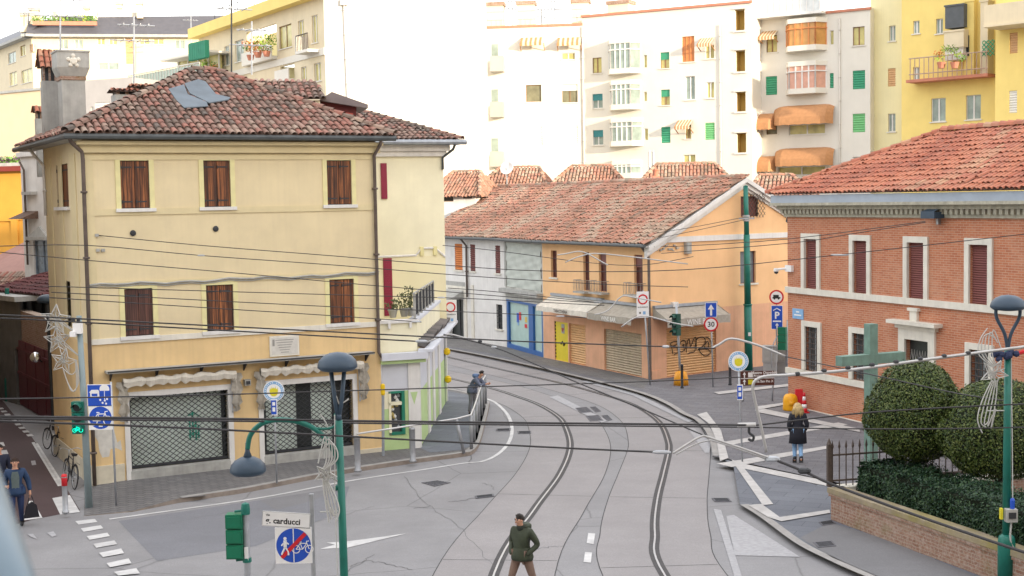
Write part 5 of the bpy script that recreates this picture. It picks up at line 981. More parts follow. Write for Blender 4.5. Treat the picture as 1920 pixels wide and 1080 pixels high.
# blue pair of signs by the left corner
bs=at_ground(218,948); t=thing('blue_signs','pole with a blue square sign above a blue bicycle disc by the cream corner','sign',bs); b=MB(); pole(b,bs,up_to(bs,208,716),.03); b.build('pole',STEEL,t,True)
c=D(187,741,bs.y-.06); b=MB(Matrix.Translation(c)); w=.64; rplate(b,w,.58,0); b.box(-w/2+.015,-.034,-.275,w/2-.015,-.03,.275,1)
b.box(-.24,-.038,-.05,.0,-.034,.08,0); b.prism([(-.27,-.034,.08),(.03,-.034,.08),(-.03,-.034,.15),(-.2,-.034,.15)],(0,-.004,0),0); b.box(-.2,-.041,-.02,-.05,-.038,.05,1); b.disc((.14,-.036,.16),FRONT,.13,0); b.box(0,-.04,.03,.28,-.0365,.12,1); b.box(.13,-.042,-.12,.145,-.038,.16,0)
for x,z in ((.02,-.12),(.08,-.2),(.14,-.14),(.2,-.1),(.17,-.22)): b.disc((x,-.037,z),FRONT,.03,0,6)
b.build('square_plate',[SGNW,SGNB],t)
def bike_pict(b,cx,cz,s,m,y):
    for x in (-.2,.2): b.disc((cx+x*s,y,cz-.08*s),FRONT,.13*s,m,18,.105*s)
    for p,q in (((-.2,-.08),(-.07,.1)),((-.07,.1),(.13,.1)),((.13,.1),(.2,-.08)),((-.2,-.08),(-.0,-.08)),((0,-.08),(.13,.1)),((0,-.08),(-.07,.1)),((.13,.1),(.12,.16)),((.12,.16),(.2,.17)),((-.1,.14),(-.02,.14))): b.tube([(cx+p[0]*s,y,cz+p[1]*s),(cx+q[0]*s,y,cz+q[1]*s)],.012*s,4,m)
c=D(189,783,bs.y-.06); b=MB(Matrix.Translation(c)); rplate(b,.62,.64,0); b.disc((0,-.032,0),FRONT,.3,1,30); bike_pict(b,0,.0,1.0,0,-.036); b.box(-.05,-.037,-.24,.05,-.033,-.2,0); b.build('bicycle_plate',[SGNW,SGNB],t)
# street name sign with the struck-through cycle path sign, close to the viewer
ys=22.0; p=D(588,1075,ys); p.z=0; t=thing('street_name_sign','white street name plate over a struck out blue foot and cycle path sign','sign',p); b=MB(); b.box(p.x-.035,ys-.02,0,p.x+.035,ys+.03,D(588,926,ys).z); b.build('pole',STEEL,t)
c=D(537,974,ys-.05); b=MB(Matrix.Translation(c) @ Matrix.Rotation(.02,4,'Y') @ Matrix.Rotation(.06,4,'Y')); w=.8; rplate(b,w,.25,0,.025); b.box(-w/2+.012,-.027,-.113,w/2-.012,-.025,.113,1); b.text('g. carducci',.135,(-w/2+.06,-.029,-.07),(1,0,0),(0,0,1),2,.004,'LEFT'); b.text('via',.06,(-w/2+.06,-.029,.05),(1,0,0),(0,0,1),2,.001,'LEFT'); b.build('name_plate',[M('sign rim grey',(.5,.5,.5),.4),SGNW,SGNK],t)
c=D(551,1022,ys-.05); b=MB(Matrix.Translation(c)); rplate(b,.61,.61,0,.025); b.disc((0,-.027,0),FRONT,.29,1,36); b.box(-.008,-.031,-.285,.008,-.028,.285,0)
b.disc((-.14,-.03,.12),FRONT,.028,0,12)
for pts,r in ((((-.14,.09),(-.14,-.02)),.03),(((-.14,-.02),(-.2,-.15)),.016),(((-.14,-.02),(-.09,-.1),(-.09,-.16)),.016),(((-.14,.07),(-.2,.0)),.012),(((-.14,.07),(-.08,.02)),.012)): b.tube([(x,-.03,z) for x,z in pts],r,6,0)
bike_pict(b,.15,-.02,.55,0,-.032)
b.M=b.M @ Matrix.Rotation(rad(-45),4,'Y'); b.box(-.285,-.04,-.032,.285,-.036,.032,2); b.build('path_plate',[SGNW,SGNB,SGNR],t)
# traffic lights
def light_head(b, dx=0, z=0, m=0, n=3, w=.3, h=.31, lensm=1):
    for k in range(n):
        zz=z-(k+.5)*h; b.box(dx-w/2,-.12,zz-h/2+.008,dx+w/2,.12,zz+h/2-.008,m)
        b.lathe([(.115,0),(.115,.02)],(dx,-.12,zz),16,lensm,(0,-1,0)); vs=[]
        for i in range(9): a=pi*(i/8); vs+=[(dx+.125*cos(a),-.12,zz+.125*sin(a)),(dx+.125*cos(a),-.3,zz+.125*sin(a)-.02)]
        b.add(vs,[[2*i,2*i+1,2*i+3,2*i+2] for i in range(8)],m)
TLG=M('traffic light green',(.008,.16,.085),.4,.1,4,.03,30); LENS=M('dark lens',(.02,.03,.03),.2)
yt=24.6; p=D(464,1075,yt); p.z=0; t=thing('traffic_light','green traffic light seen from behind on a grey pole with a green cap','traffic light',p); ztop=D(464,960,yt).z
b=MB(); b.tube([(p.x,yt,0),(p.x,yt,ztop)],.062,12,0); b.lathe([(.085,-.06),(.085,.06),(.07,.14),(.0,.17)],(p.x,yt,ztop+.02),12,1); b.box(p.x-.03,yt-.075,ztop-.9,p.x+.04,yt-.06,ztop-.65,2); b.build('pole',[STEEL,GREENP,SGNW],t,False)
c=D(440,962,yt); b=MB(Matrix.Translation(c) @ Matrix.Rotation(pi,4,'Z')); light_head(b,0,0,0,3,.3,.285)
for k in range(3): zz=-(k+.5)*.285; b.box(-.13,.12,zz-.1,.13,.15,zz+.1,0); b.box(-.155,.0,zz-.13,.155,.13,zz+.13,0)
b.build('light_head',[TLG,LENS],t)
b=MB(); 
for z in (c.z+.03,c.z-.9): b.tube([(c.x,yt,z),(p.x,yt,z+.02)],.022,6); b.lathe([(.085,-.03),(.085,.05)],(p.x,yt,z),10)
b.build('bracket',GREENP,t)
# pole by the left corner: cyclists' light, camera box, star decoration
pb=at_ground(167,952,.02); yl=pb.y; t=thing('traffic_light','grey pole at the cream corner with a lit green bicycle traffic light','traffic light',pb); ptop=D(148,592,yl); b=MB(); b.tube([pb,D(157,750,yl),ptop],[.1,.085,.07],12); b.build('pole',M('grey green painted pole',(.25,.32,.34),.5,.1),t,True)
c=D(147,752,yl-.05); b=MB(Matrix.Translation(c)); light_head(b,0,0,0,3,.32,.29)
GLOW=bpy.data.materials.new('green light'); GLOW.use_nodes=True; GLOW.node_tree.nodes['Principled BSDF'].inputs['Base Color'].default_value=(.0,.3,.2,1); GLOW.node_tree.nodes['Principled BSDF'].inputs['Emission Color'].default_value=(.0,1,.62,1); GLOW.node_tree.nodes['Principled BSDF'].inputs['Emission Strength'].default_value=.7
hd=b.build('light_head',[GREENP,LENS],t); b=MB(Matrix.Translation(c)); bike_pict(b,0,-.725,.42,0,-.15); b.disc((0,-.143,-.725),FRONT,.1,1,16); b.build('lit_lens',[GLOW,M('green lens',(.0,.25,.16),.3)],hd)
c=D(146,616,yl-.05); b=MB(Matrix.Translation(c)); b.box(-.1,-.12,-.13,.12,.05,.15,0); b.box(-.16,-.2,-.2,-.02,-.02,-.06,0); b.lathe([(.05,0),(.05,.1)],(-.08,-.1,.2),10,1); b.lathe([(.04,0),(.05,.12)],(.04,-.05,.17),10,1); b.build('camera_box',[SGNW,DARK],t)
WIREW=M('white light wire',(.48,.48,.46),.5,.05,5,0)
def star(b, c, R, rot=0.0, n=5, dense=26):
    P=[Vector((c[0]+(R if k%2==0 else R*.45)*sin(pi*k/n+rot),c[1],c[2]+(R if k%2==0 else R*.45)*cos(pi*k/n+rot))) for k in range(2*n)]
    b.tube(P+[P[0]],.016,4); q=[(p[0],p[2]) for p in P]; pts=[]
    while len(pts)<dense:
        x,z=c[0]+rng.uniform(-R,R),c[2]+rng.uniform(-R,R)
        if inside((x,z),q): pts.append(Vector((x,c[1]+rng.uniform(-.03,.03),z)))
    b.tube(pts,.007,4)
    for p in P: b.tube([c,p],.008,4)
c0=[(104,600,.42,.1),(108,638,.38,-.05),(119,678,.36,.25)]; t=thing('star_decoration','three white wire stars with a looped tail hanging beside the corner pole','decoration',D(146,640,yl)); b=MB()
S=[]
for px,py,R,ro in c0: q=D(px,py,yl-.1); S.append(q); star(b,q,R,ro)
b.tube(S,.012,4)
for k,(px,py) in enumerate(((140,622),(148,667))): b.tube([S[k],D(px,py,yl)],.018,5); b.tube([S[k]+Vector((0,0,.12)),D(px,py,yl)],.012,4)
for dx in (0,5,10): b.tube(spl([D(118,690,yl-.1),D(126,715,yl-.1),D(134+dx*.3,733,yl-.1),D(143,728,yl-.1),D(148-dx*.5,708,yl-.1),D(143,676+dx,yl-.1)],5),.012,4)
b.tube(spl([D(122,695,yl-.1),D(134,702,yl-.1),D(142,695,yl-.1),D(141,675,yl-.1)],5),.012,4); b.build('wire_stars',WIREW,t)
def comet(b, c, s, flip=1):
    star(b,c,.3*s,.5,5,34)
    for k in range(5):
        x=(-.12+.07*k)*s*flip; b.tube(spl([(c[0]+x*.4,c[1],c[2]-.15*s),(c[0]+x-.12*s*flip,c[1],c[2]-.55*s),(c[0]+x-.22*s*flip,c[1],c[2]-.95*s-.05*k),(c[0]+x-.12*s*flip,c[1],c[2]-1.25*s+.12*k)],5),.012,4)
        b.tube(spl([(c[0]+x*.4,c[1],c[2]+.15*s),(c[0]+x-.2*s*flip,c[1],c[2]+.4*s),(c[0]+x-.18*s*flip,c[1],c[2]+.7*s+.05*k),(c[0]+x-.02*s,c[1],c[2]+.95*s-.1*k)],5),.011,4)
# lamp posts
def lamp_head(b, c, R, m=0, up=True):
    b.lathe([(R*.35,-.12),(R*.82,-.1),(R,-.05),(R*1.0,-.015),(R*.93,.06),(R*.72,.13),(R*.4,.18),(0,.2)],c,24,m)
yl2=21.5; p=D(643,1070,yl2); p.z=0; top=D(641,662,yl2); t=thing('street_lamp','green lamp post with a forked blue dome lamp and a curved arm holding a second','street lamp',p)
yp=D(642,788,yl2).z; b=MB(); b.tube([(p.x+.03,yl2,0),(p.x,yl2,yp)],[.075,.058],12,0); b.lathe([(.1,0),(.1,.8),(.075,.85)],(p.x+.03,yl2,0),12,0); b.build('post',[GREENP],t,True)
hz=D(641,686,yl2).z; b=MB(); b.tube([(p.x,yl2,yp),(p.x,yl2,yp+.1)],.045,8)
for s in (-1,1): b.tube([(p.x-.01,yl2,yp+.0),(p.x+s*.05,yl2,yp+.3),(p.x+s*.11,yl2,hz-.06)],.036,8)
b.build('fork',BLUEG,t,True); b=MB(); lamp_head(b,(p.x,yl2,hz+.03),.325); b.build('lamp_head',BLUEG,t,True)
b=MB(); b.tube(spl([D(628,917,yl2),D(640,903,yl2),D(632,860,yl2),D(610,822,yl2),D(575,796,yl2),D(528,787,yl2),D(492,794,yl2),D(470,815,yl2),D(464,842,yl2)],6),.042,8); b.tube(spl([D(558,793,yl2),D(590,803,yl2),D(622,802,yl2),D(636,785,yl2),D(626,777,yl2)],5),.022,6); b.tube([D(640,903,yl2),(p.x,yl2,D(640,903,yl2).z)],.03,6); b.build('curved_arm',GREENP,t,True)
c=D(465,878,yl2); b=MB(); b.lathe([(.03,.42),(.04,.28),(.07,.2),(.05,.18)],c,12); lamp_head(b,c,.295); b.build('hanging_lamp',BLUEG,t,True)
b=MB(); b.tube([(p.x-.06,yl2-.05,yp+.1),(p.x-.09,yl2-.07,yp-1.2),(p.x-.07,yl2-.07,.5)],.009,4,0); b.tube([D(628,738,yl2),(p.x+.02,yl2,yp+.25),D(654,748,yl2)],.015,5,0); b.build('cable',[WIREW],t)
t=thing('comet_decoration','white wire star with curling tails hung on the near lamp post','decoration',D(612,900,yl2)); b=MB(); c=D(610,890,yl2-.12); comet(b,c,.62,-1); b.tube([c,D(640,905,yl2)],.012,4); b.tube([D(600,960,yl2),D(640,958,yl2)],.012,4); b.tube(spl([D(600,776,yl2),D(614,800,yl2),D(612,830,yl2),D(608,860,yl2)],4),.012,4); b.build('wire_star',WIREW,t)
yr=26.3; p=D(1888,900,yr); p.z=.12; hz=D(1889,575,yr).z; fz=D(1888,655,yr).z; t=thing('street_lamp','green lamp post with a blue domed lamp in front of the hedge','street lamp',p)
b=MB(); b.lathe([(.17,0),(.17,.9),(.15,1.0),(.09,1.05)],p,14); b.tube([p+Vector((0,0,1)),(p.x,yr,fz)],[.085,.065],12); b.build('post',GREENP,t,True)
b=MB()
for s in (-1,1): b.tube(spl([(p.x,yr,fz-.05),(p.x+s*.06,yr,fz+.3),(p.x+s*.22,yr,fz+.62),(p.x+s*.24,yr,hz-.04)],4),.036,8)
b.build('fork',BLUEG,t,True); b=MB(); lamp_head(b,(p.x,yr,hz+.04),.34); b.build('lamp_head',BLUEG,t,True)
c=D(1893,965,yr-.1); b=MB(Matrix.Translation(c)); b.box(-.1,-.12,-.13,.12,.03,.13,0); b.box(-.06,-.14,-.05,.08,-.12,.07,1); b.lathe([(.045,.13),(.05,.3),(.03,.34)],(.04,-.04,0),8,2); b.box(-.2,-.06,-.08,-.15,.02,.14,3); b.tube(spl([(.02,-.05,-.13),(.0,-.05,-.5),(.12,-.02,-.8),(.14,0,-1.2)],4),.02,5,4); b.tube([(.06,0,.3),(.05,.02,1.5),(.03,.05,3.2)],.01,4,4); b.build('socket_box',[CONC,DARK,SGNB,SGNY,WIREW],t)
c=D(1885,667,yr-.05); b=MB(Matrix.Translation(c)); 
for k in range(10): b.lathe([(.0,-.07),(.06,-.04),(.07,0),(.05,.05),(0,.07)],(rng.uniform(-.22,.22),rng.uniform(-.05,.05),rng.uniform(-.06,.06)),7,0)
b.tube([(.2,0,.03),(.45,0,.1)],.04,6,1); b.build('strap_bundle',[M('dark blue strap',(.02,.03,.08),.7),SGNR],t)
t=thing('comet_decoration','white wire star with long curling tails hung on the hedge side lamp post','decoration',D(1868,700,yr)); b=MB(); comet(b,D(1864,700,yr-.15),.95,1); b.tube([D(1864,700,yr-.15),D(1886,690,yr)],.014,4); b.tube([D(1850,770,yr-.1),D(1888,770,yr)],.012,4); b.build('wire_star',WIREW,t)
# small lamp in the alley
c=G(103,850); cy=48.0; q=D(88,562,cy); t=thing('street_lamp','small dark lamp in the shaded alley behind the wire stars','street lamp',Vector((q.x,cy,0))); b=MB(); b.tube([(q.x+.05,cy,0),(q.x,cy,q.z)],.06,8); b.build('post',DARK,t); b=MB(); lamp_head(b,q,.36); b.build('lamp_head',BLUEG,t,True)
# tram catenary mast
mb_=at_ground(1404,694); ym=mb_.y; t=thing('catenary_mast','tall dark green tram catenary mast in front of the apricot gable','mast',mb_); tp=D(1398,349,ym); b=MB(); q=D(1402,572,ym); b.tube([mb_,q],[.185,.175],14); b.tube([q,D(1400,440,ym)],[.155,.14],14); b.tube([D(1400,440,ym),tp],[.12,.105],14); b.lathe([(.2,-.02),(.2,.05)],q,14); b.lathe([(.12,0),(.0,.05)],tp,12); b.build('shaft',GREENP,t,True)
b=MB(); c=D(1399,409,ym)
for z in (-.1,.1): b.lathe([(.16,-.04),(.16,.04)],c+Vector((0,0,z)),12,0)
b.box(c.x-.35,ym-.16,c.z-.05,c.x+.35,ym-.12,c.z+.03,0); c=D(1404,626,ym); b.box(c.x-.06,ym-.2,c.z-.08,c.x+.06,ym-.16,c.z+.08,1); b.build('clamp',[STEEL,SGNW],t)
# traffic light on the orange base, with its bollard
pb=at_ground(1277,722); t=thing('traffic_light','dark green traffic light before the tagged shutter on a grey pole with orange base','traffic light',pb); b=MB(); pole(b,pb,up_to(pb,1268,570),.05); b.build('pole',STEEL,t,True)
b=MB(Matrix.Translation(pb)); b.lathe([(.32,0),(.3,.3),(.24,.55),(.1,.6)],(0,0,0),14); b.build('base_guard',M('orange plastic',(.75,.32,.015),.45,.08,3,0),t,True)
c=D(1268,588,pb.y-.1); b=MB(Matrix.Translation(c) @ Matrix.Rotation(-.9,4,'Z')); light_head(b,0,0,0,3,.3,.31); b.build('light_head',[M('dark traffic light green',(.01,.07,.05),.45),LENS],t)
def bollard(px,py,lab,h=1.0,r=.055,mt=DARK,band=None,grp=None):
    p=at_ground(px,py); t=thing('bollard',lab,'bollard',p,0,grp); b=MB(Matrix.Translation(p)); b.lathe([(r*1.3,0),(r*1.3,.05),(r,.07),(r,h*.93),(r*1.15,h*.94),(r*.9,h),(0,h+.02)],(0,0,0),12,0)
    if band: b.lathe([(r*1.08,h*.72),(r*1.08,h*.98),(r*.8,h*1.02)],(0,0,0),12,1)
    b.build('post',[mt,band or mt],t,True); return t
bollard(1279,728,'dark bollard in front of the orange traffic light base',1.0); bollard(1369,722,'dark bollard with a white top left of the green mast',1.05,.06,DARK,WHITEP); bollard(123,962,'grey bollard with a red top on the white crossing block',1.0,.07,STEEL,SGNR)
# railing posts along the left pavement
BOLS=M('grey painted steel',(.3,.31,.33),.45,.12,4,.05,30,.4)
bollard(671,884,'thick grey bollard at the left end of the handrail',1.05,.09,BOLS); bollard(774,866,'thick grey bollard in front of the green shop window',1.05,.09,BOLS)
rp=[at_ground(x,y) for x,y in ((870,850),(884,842),(889,828),(894,812),(898,797),(903,780),(907,765),(911,757))]
t=thing('guard_railing','grey guard railing with round posts along the kerb at the street corner','railing',rp[0])
for i,p in enumerate(rp):
    b=MB(); q=p+Vector((-.22 if i==0 else 0,0,1.08)); b.tube([p,q],.055,8); b.build('post',BOLS,t,True)
b=MB(); hr=[D(640,826,at_ground(671,884).y),at_ground(671,884)+Vector((0,0,1.12)),at_ground(774,866)+Vector((0,0,1.12))]+[p+Vector((-.22 if i==0 else 0,0,1.1)) for i,p in enumerate(rp)]
b.tube(hr[1:],.028,6); b.build('handrail',M('pale rail',(.6,.6,.6),.4,.1,4,.03,30,.4),t,True)
# signs across the plaza
def post_sign(nm,lab,base,top,cat='sign'):
    t=thing(nm,lab,cat,base); b=MB(); pole(b,base,up_to(base,*top),.032); b.build('pole',STEEL,t,True); return t
def face(base,px,py,rz=0,off=.06): return MB(Matrix.Translation(D(px,py,base.y-off)) @ Matrix.Rotation(rz,4,'Z'))
def arrow(b,x,z,h,w,m,y):
    b.box(x-w*.16,y-.004,z-h/2,x+w*.16,y,z+h*.1,m); b.prism([(x-w/2,y,z+h*.05),(x+w/2,y,z+h*.05),(x,y,z+h/2)],(0,-.004,0),m)
def ban(b,R,m_r,m_w): rndplate(b,R,m_r,.025); b.disc((0,-.027,0),FRONT,R*.78,m_w,28)
p=at_ground(1337,726); t=post_sign('road_signs','blue straight on arrow sign above a round 30 limit sign',p,(1333,570))
b=face(p,1333,581); w=22*p.y/FPX; rplate(b,w,w*1.25,0); b.box(-w/2+.02,-.033,-w*.6,w/2-.02,-.03,w*.6,1); arrow(b,0,0,w*.95,w*.55,0,-.034); b.build('arrow_plate',[SGNW,SGNB],t)
b=face(p,1333,608); R=.3; ban(b,R,0,1); b.text('30',.3,(0,-.03,-.1),(1,0,0),(0,0,1),2,.006); b.build('limit_plate',[SGNR,SGNW,SGNK],t)
p=at_ground(1219,722); t=post_sign('no_entry_panel','white panel with a red ring beside the brown downpipe of the apricot corner',p,(1206,545))
def zpanel(t,b,w,h):
    rplate(b,w,h,0,.03); b.M=b.M @ Matrix.Translation((0,0,h*.2)); b.disc((0,-.034,0),FRONT,w*.42,1,28,w*.3); b.text('AUTORIZZATI',w*.13,(0,-.034,-h*.32),(1,0,0),(0,0,1),3,.002); b.box(-w*.3,-.034,-h*.55,-w*.18,-.031,-h*.48,3); b.box(0,-.034,-h*.58,w*.22,-.031,-h*.46,2); b.build('panel',[SGNW,SGNR,SGNLB,SGNK],t)
zpanel(t,face(p,1205,571,.15),.52,1.1)
p=at_ground(834,757); t=post_sign('no_entry_panel','white panel with a red ring above the end of the pale green shop',p,(834,560)); zpanel(t,face(p,845,585,-.1),.48,.95)
t['label']='white panel with a red ring above the street end of the pale green shop'
p=at_ground(1456,703); t=post_sign('road_signs','round truck ban sign above a tall blue parking sign by the brick corner',p,(1456,545))
b=face(p,1456,557,-.3); R=.32; ban(b,R,0,1); b.box(-.14,-.034,-.03,.1,-.03,.1,2); b.box(-.17,-.034,-.06,.17,-.03,-.0,2); b.disc((-.09,-.032,-.07),FRONT,.04,2,10); b.disc((.09,-.032,-.07),FRONT,.04,2,10); b.build('ban_plate',[SGNR,SGNW,SGNK],t)
b=face(p,1457,595,-.3); w,h=.5,1.05; rplate(b,w,h,0); b.box(-w/2+.015,-.033,-h/2+.015,w/2-.015,-.03,h/2-.015,1); b.text('P',.42,(0,-.035,-.05),(1,0,0),(0,0,1),0,.012); b.tube([(-.16,-.034,.3),(0,-.034,.4),(.16,-.034,.3)],.02,4,0); b.box(-.18,-.036,-.2,.18,-.033,-.14,0); arrow(b,0,-.37,.24,.16,0,-.034); b.build('parking_plate',[SGNW,SGNB],t)
p=at_ground(1474,703); t=thing('traffic_light','green traffic light seen from behind against the brick corner',"traffic light",p); b=MB(); pole(b,p,up_to(p,1477,600),.05); b.tube(spl([D(1447,690,p.y-.5),D(1447,660,p.y-.5),D(1452,640,p.y-.4),D(1462,625,p.y-.1)],4),.025,5); b.build('pole',STEEL,t,True)
c=D(1467,613,p.y-.25); b=MB(Matrix.Translation(c) @ Matrix.Rotation(pi-.5,4,'Z')); light_head(b,0,0,0,3,.36,.34); b.build('light_head',[TLG,LENS],t)
# brown tourist direction sign
p=at_ground(1448,752); t=thing('direction_sign','brown tourist direction sign with white arrows on two posts','sign',p); b=MB(); pole(b,p,up_to(p,1450,700),.035); q=D(1393,760,p.y); q.z=.12; pole(b,q,up_to(q,1390,698),.035); b.build('post',STEEL,t,True)
b=face(p,1420,709,.05,.08); w,h=64*p.y/FPX,27*p.y/FPX; rplate(b,w,h,0); b.box(-w/2,-.034,-.012,w/2,-.031,.012,1)
for z in (h*.25,-h*.25):
    arrow(b,-w*.39,z,h*.4,w*.1,1,-.034); b.box(-w*.28,-.034,z-h*.17,-w*.14,-.03,z+h*.17,1 if z>0 else 2)
b.text('Mestre Ospedale',.145,(w*.2,-.036,h*.3),(1,0,0),(0,0,1),1,.004); b.text('Pronto Soccorso',.12,(w*.2,-.036,h*.1),(1,0,0),(0,0,1),1,.003); b.text('Via San Pio X',.13,(w*.2,-.036,-h*.3),(1,0,0),(0,0,1),1,.003); b.build('sign_board',[SGNBR,SGNW,SGNY],t)
# cabinets by the mast
for i,(x0,y0,x1,y1,lab) in enumerate(((1431,648,1455,705,'grey electrical cabinet to the right of the green mast'),(1457,652,1475,700,'second grey cabinet tight against the brick corner'))):
    p=at_ground((x0+x1)/2,y1); k=p.y/FPX; w=(x1-x0)*k; h=(y1-y0)*k; t=thing('electrical_cabinet',lab,'cabinet',p,-.3); b=MB(WM[t.name]); b.box(-w/2,0,.0,w/2,.35,h*.45,0); b.box(-w/2-.03,-.03,h*.45,w/2+.03,.38,h*.97,0); b.box(-w/2-.05,-.05,h*.97,w/2+.05,.4,h,0); b.box(-w/2+.06,-.038,h*.5,-.01,-.03,h*.93,1); b.box(.01,-.038,h*.5,w/2-.06,-.03,h*.93,1); b.build('body',[M('cabinet grey',(.4,.41,.41),.6,.1,4,.05,30,dirt=.3),CONC],t)
# barriers beside the brick wall
p=at_ground(1482,769); t=thing('grit_bin','rounded yellow orange plastic bin beside the brick wall','bin',p); b=MB(Matrix.Translation(p)); b.lathe([(.27,0),(.28,.05),(.27,.4),(.245,.5),(.17,.59),(.0,.62)],(0,0,0),16,0); b.box(-.1,-.285,.2,.1,-.25,.38,0); b.build('shell',M('yellow orange plastic',(.82,.38,.01),.4,.06,3,0),t,True)
p=at_ground(1500,768); t=thing('barrier_block','red plastic barrier block behind the yellow orange bin','barrier',p); b=MB(Matrix.Translation(p)); b.box(-.22,-.1,0,.18,.15,.1); b.prism([(-.2,-.08,.1),(.16,-.08,.1),(.1,-.02,.75),(-.16,-.02,.75)],(0,.16,0)); b.build('body',SGNR,t)
p=at_ground(1508,774); t=thing('traffic_cone','red and white striped cone beside the yellow orange bin','cone',p); b=MB(Matrix.Translation(p)); b.box(-.16,-.16,0,.16,.16,.04,0)
for k,(a,c) in enumerate(((.12,.1),(.1,.085),(.085,.068),(.068,.05),(.05,.035))): b.lathe([(a,.04+.14*k),(c,.18+.14*k)],(0,0,0),14,k%2)
b.build('cone_body',[SGNR,SGNW],t,True)
# yellow lamps on the little posts by the shops
for i,(px,pyt,pyb,lab) in enumerate(((718,735,853,'slim pipe with a yellow cap between the cream wall and green shop window'),(838,660,757,'upper yellow lamp at the street end of the pale green shop'),(840,712,757,'lower yellow lamp at the street end of the pale green shop'))):
    p=at_ground(px,pyb); p=p+Vector((.02,-.12,0)); c=D(px,pyt,p.y); t=thing('marker_post',lab,'marker',p if i==0 else c); b=MB()
    if i==0: b.tube([p,c],.045,8,0); b.lathe([(.05,0),(.07,.05),(.07,.32),(.04,.36)],c-Vector((0,0,.1)),10,1)
    else: b.lathe([(.05,0),(.13,.06),(.13,.2),(.06,.28)],c-Vector((0,0,.12)),10,1); b.tube([c,c+Vector((-.25,.05,0))],.03,5,0)
    b.build('body',[GUTL,M('yellow lamp cap',(.75,.5,.01),.4)],t)
# fittings on the brick wall
def fit(px,py,nm,lab,cat): 
    u,z=fk.uz(px,py); t=thing(nm,lab,cat,fk.W(u,0,z),fk.rz); return t,MB(WM[t.name])
t,b=fit(1762,403,'floodlight','dark floodlight mounted high under the brick building cornice','floodlight'); b.box(-.3,-.5,-.1,.35,-.12,.1,0); b.prism([(-.3,-.5,.1),(.35,-.5,.1),(.25,-.2,.2),(-.2,-.2,.2)],(0,0,.02),0); b.tube([(0,0,-.05),(0,-.2,-.02)],.04,6,1); b.box(-.05,-.1,-.3,.05,0,-.12,1); b.build('housing',[BLUEG,STEEL],t)
t=thing('floodlight','dark square floodlight on the corner of the brick building','floodlight',fk.W(0,1,fk.uz(1478,420)[1]),fk.rz); b=MB(WM[t.name] @ Matrix.Rotation(.5,4,'Y')); b.box(-.55,-.7,-.2,-.1,-.55,.35,0); b.tube([(-.1,-.5,.1),(.0,0,.1)],.04,6,1); b.build('housing',[DARK,STEEL],t)
t=thing('security_camera','white dome camera on a bracket at the brick corner','camera',fk.W(.1,0,fk.uz(1478,505)[1]),fk.rz); b=MB(WM[t.name]); b.box(-.1,-.12,-.08,.3,0,.16,0); b.tube([(.0,-.06,.04),(-.35,-.3,.0)],.04,6,0); b.lathe([(.09,.06),(.1,-.02),(.09,-.06)],(-.38,-.32,-.02),12,0); b.lathe([(.085,-.06),(.07,-.13),(.0,-.16)],(-.38,-.32,-.02),12,1); b.build('housing',[SGNW,DARK],t)
# ================================================================ walled garden
q0=G(1558,974,.12); q1=G(1845,1082,.12); wd=(q1-q0).normalized(); gf=Fac(q0,q0+wd*14); wh=.9
t=thing('garden_wall','low mossy old brick wall with a stone coping round the hedge','wall',gf.A,gf.rz); b=gf.mb(); b.box(0,0,0,gf.L,.32,wh-.2,0); b.box(-.05,-.04,wh-.2,gf.L,.36,wh-.12,0); b.box(-.07,-.06,wh-.12,gf.L,.38,wh,1); b.box(0,.32,0,.3,.5,wh-.2,0); b.build('wall',[BRICKO,M('mossy coping',(.3,.25,.18),.9,.25,2,.3,30,streak=.3,dirt=.9,dcol=(.26,.22,.03))],t)
fdir=(Vector((14.6,33.6,0))-Vector((q0.x,q0.y,0))).normalized()
bw=Fac(q0,q0+fdir*8); t2=thing('garden_wall','far low brick wall of the garden under the spiked fence','wall',bw.A,bw.rz); b=bw.mb(); b.box(.3,.02,0,8,.3,wh-.1,0); b.box(.3,-.02,wh-.1,8,.34,wh,1); b.build('wall',[BRICKO,STONE],t2)
t=thing('spiked_fence','dark iron fence with spear tips behind the hedge','fence',bw.A,bw.rz); b=bw.mb(); z0=wh; n=42
for k in range(n): u=.12+k*.18; b.tube([(u,.15,z0),(u,.15,z0+.92)],.016,5); b.lathe([(.02,.92),(.035,.98),(.0,1.14)],(u,.15,z0),6)
b.build('bars',IRONB,t); b=bw.mb(); 
for z in (.12,.75): b.box(.0,.125,z0+z,7.7,.175,z0+z+.04)
b.box(-.02,.1,z0,.08,.2,z0+1.0); b.lathe([(.06,1.0),(.07,1.04),(.0,1.2)],(.03,.15,z0),6); b.build('rails',IRONB,t)
def leaf_mat(name, cols):
    m,t,b=nodes(name); a=N(t,'ShaderNodeAttribute',attribute_name='rnd'); r=t.nodes.new('ShaderNodeValToRGB'); e=r.color_ramp.elements; e[0].color=(*cols[0],1); e[1].color=(*cols[-1],1)
    for i in range(1,len(cols)-1): k=e.new(i/(len(cols)-1)); k.color=(*cols[i],1)
    t.links.new(a.outputs['Fac'],r.inputs[0]); t.links.new(r.outputs[0],b.inputs['Base Color']); b.inputs['Roughness'].default_value=.45; b.inputs['Specular IOR Level'].default_value=.35; return m
TOPI=leaf_mat('clipped topiary leaves',[(.025,.048,.012),(.045,.078,.016),(.075,.112,.022),(.11,.14,.032),(.17,.195,.06)]); HEDG=leaf_mat('dark hedge leaves',[(.008,.028,.014),(.014,.045,.022),(.028,.068,.028),(.06,.11,.04)]); CORE=M('dark twig core',(.012,.018,.008),.95,.3,6); BARK=M('bark',(.06,.045,.035),.9,.3,8,.4,30)
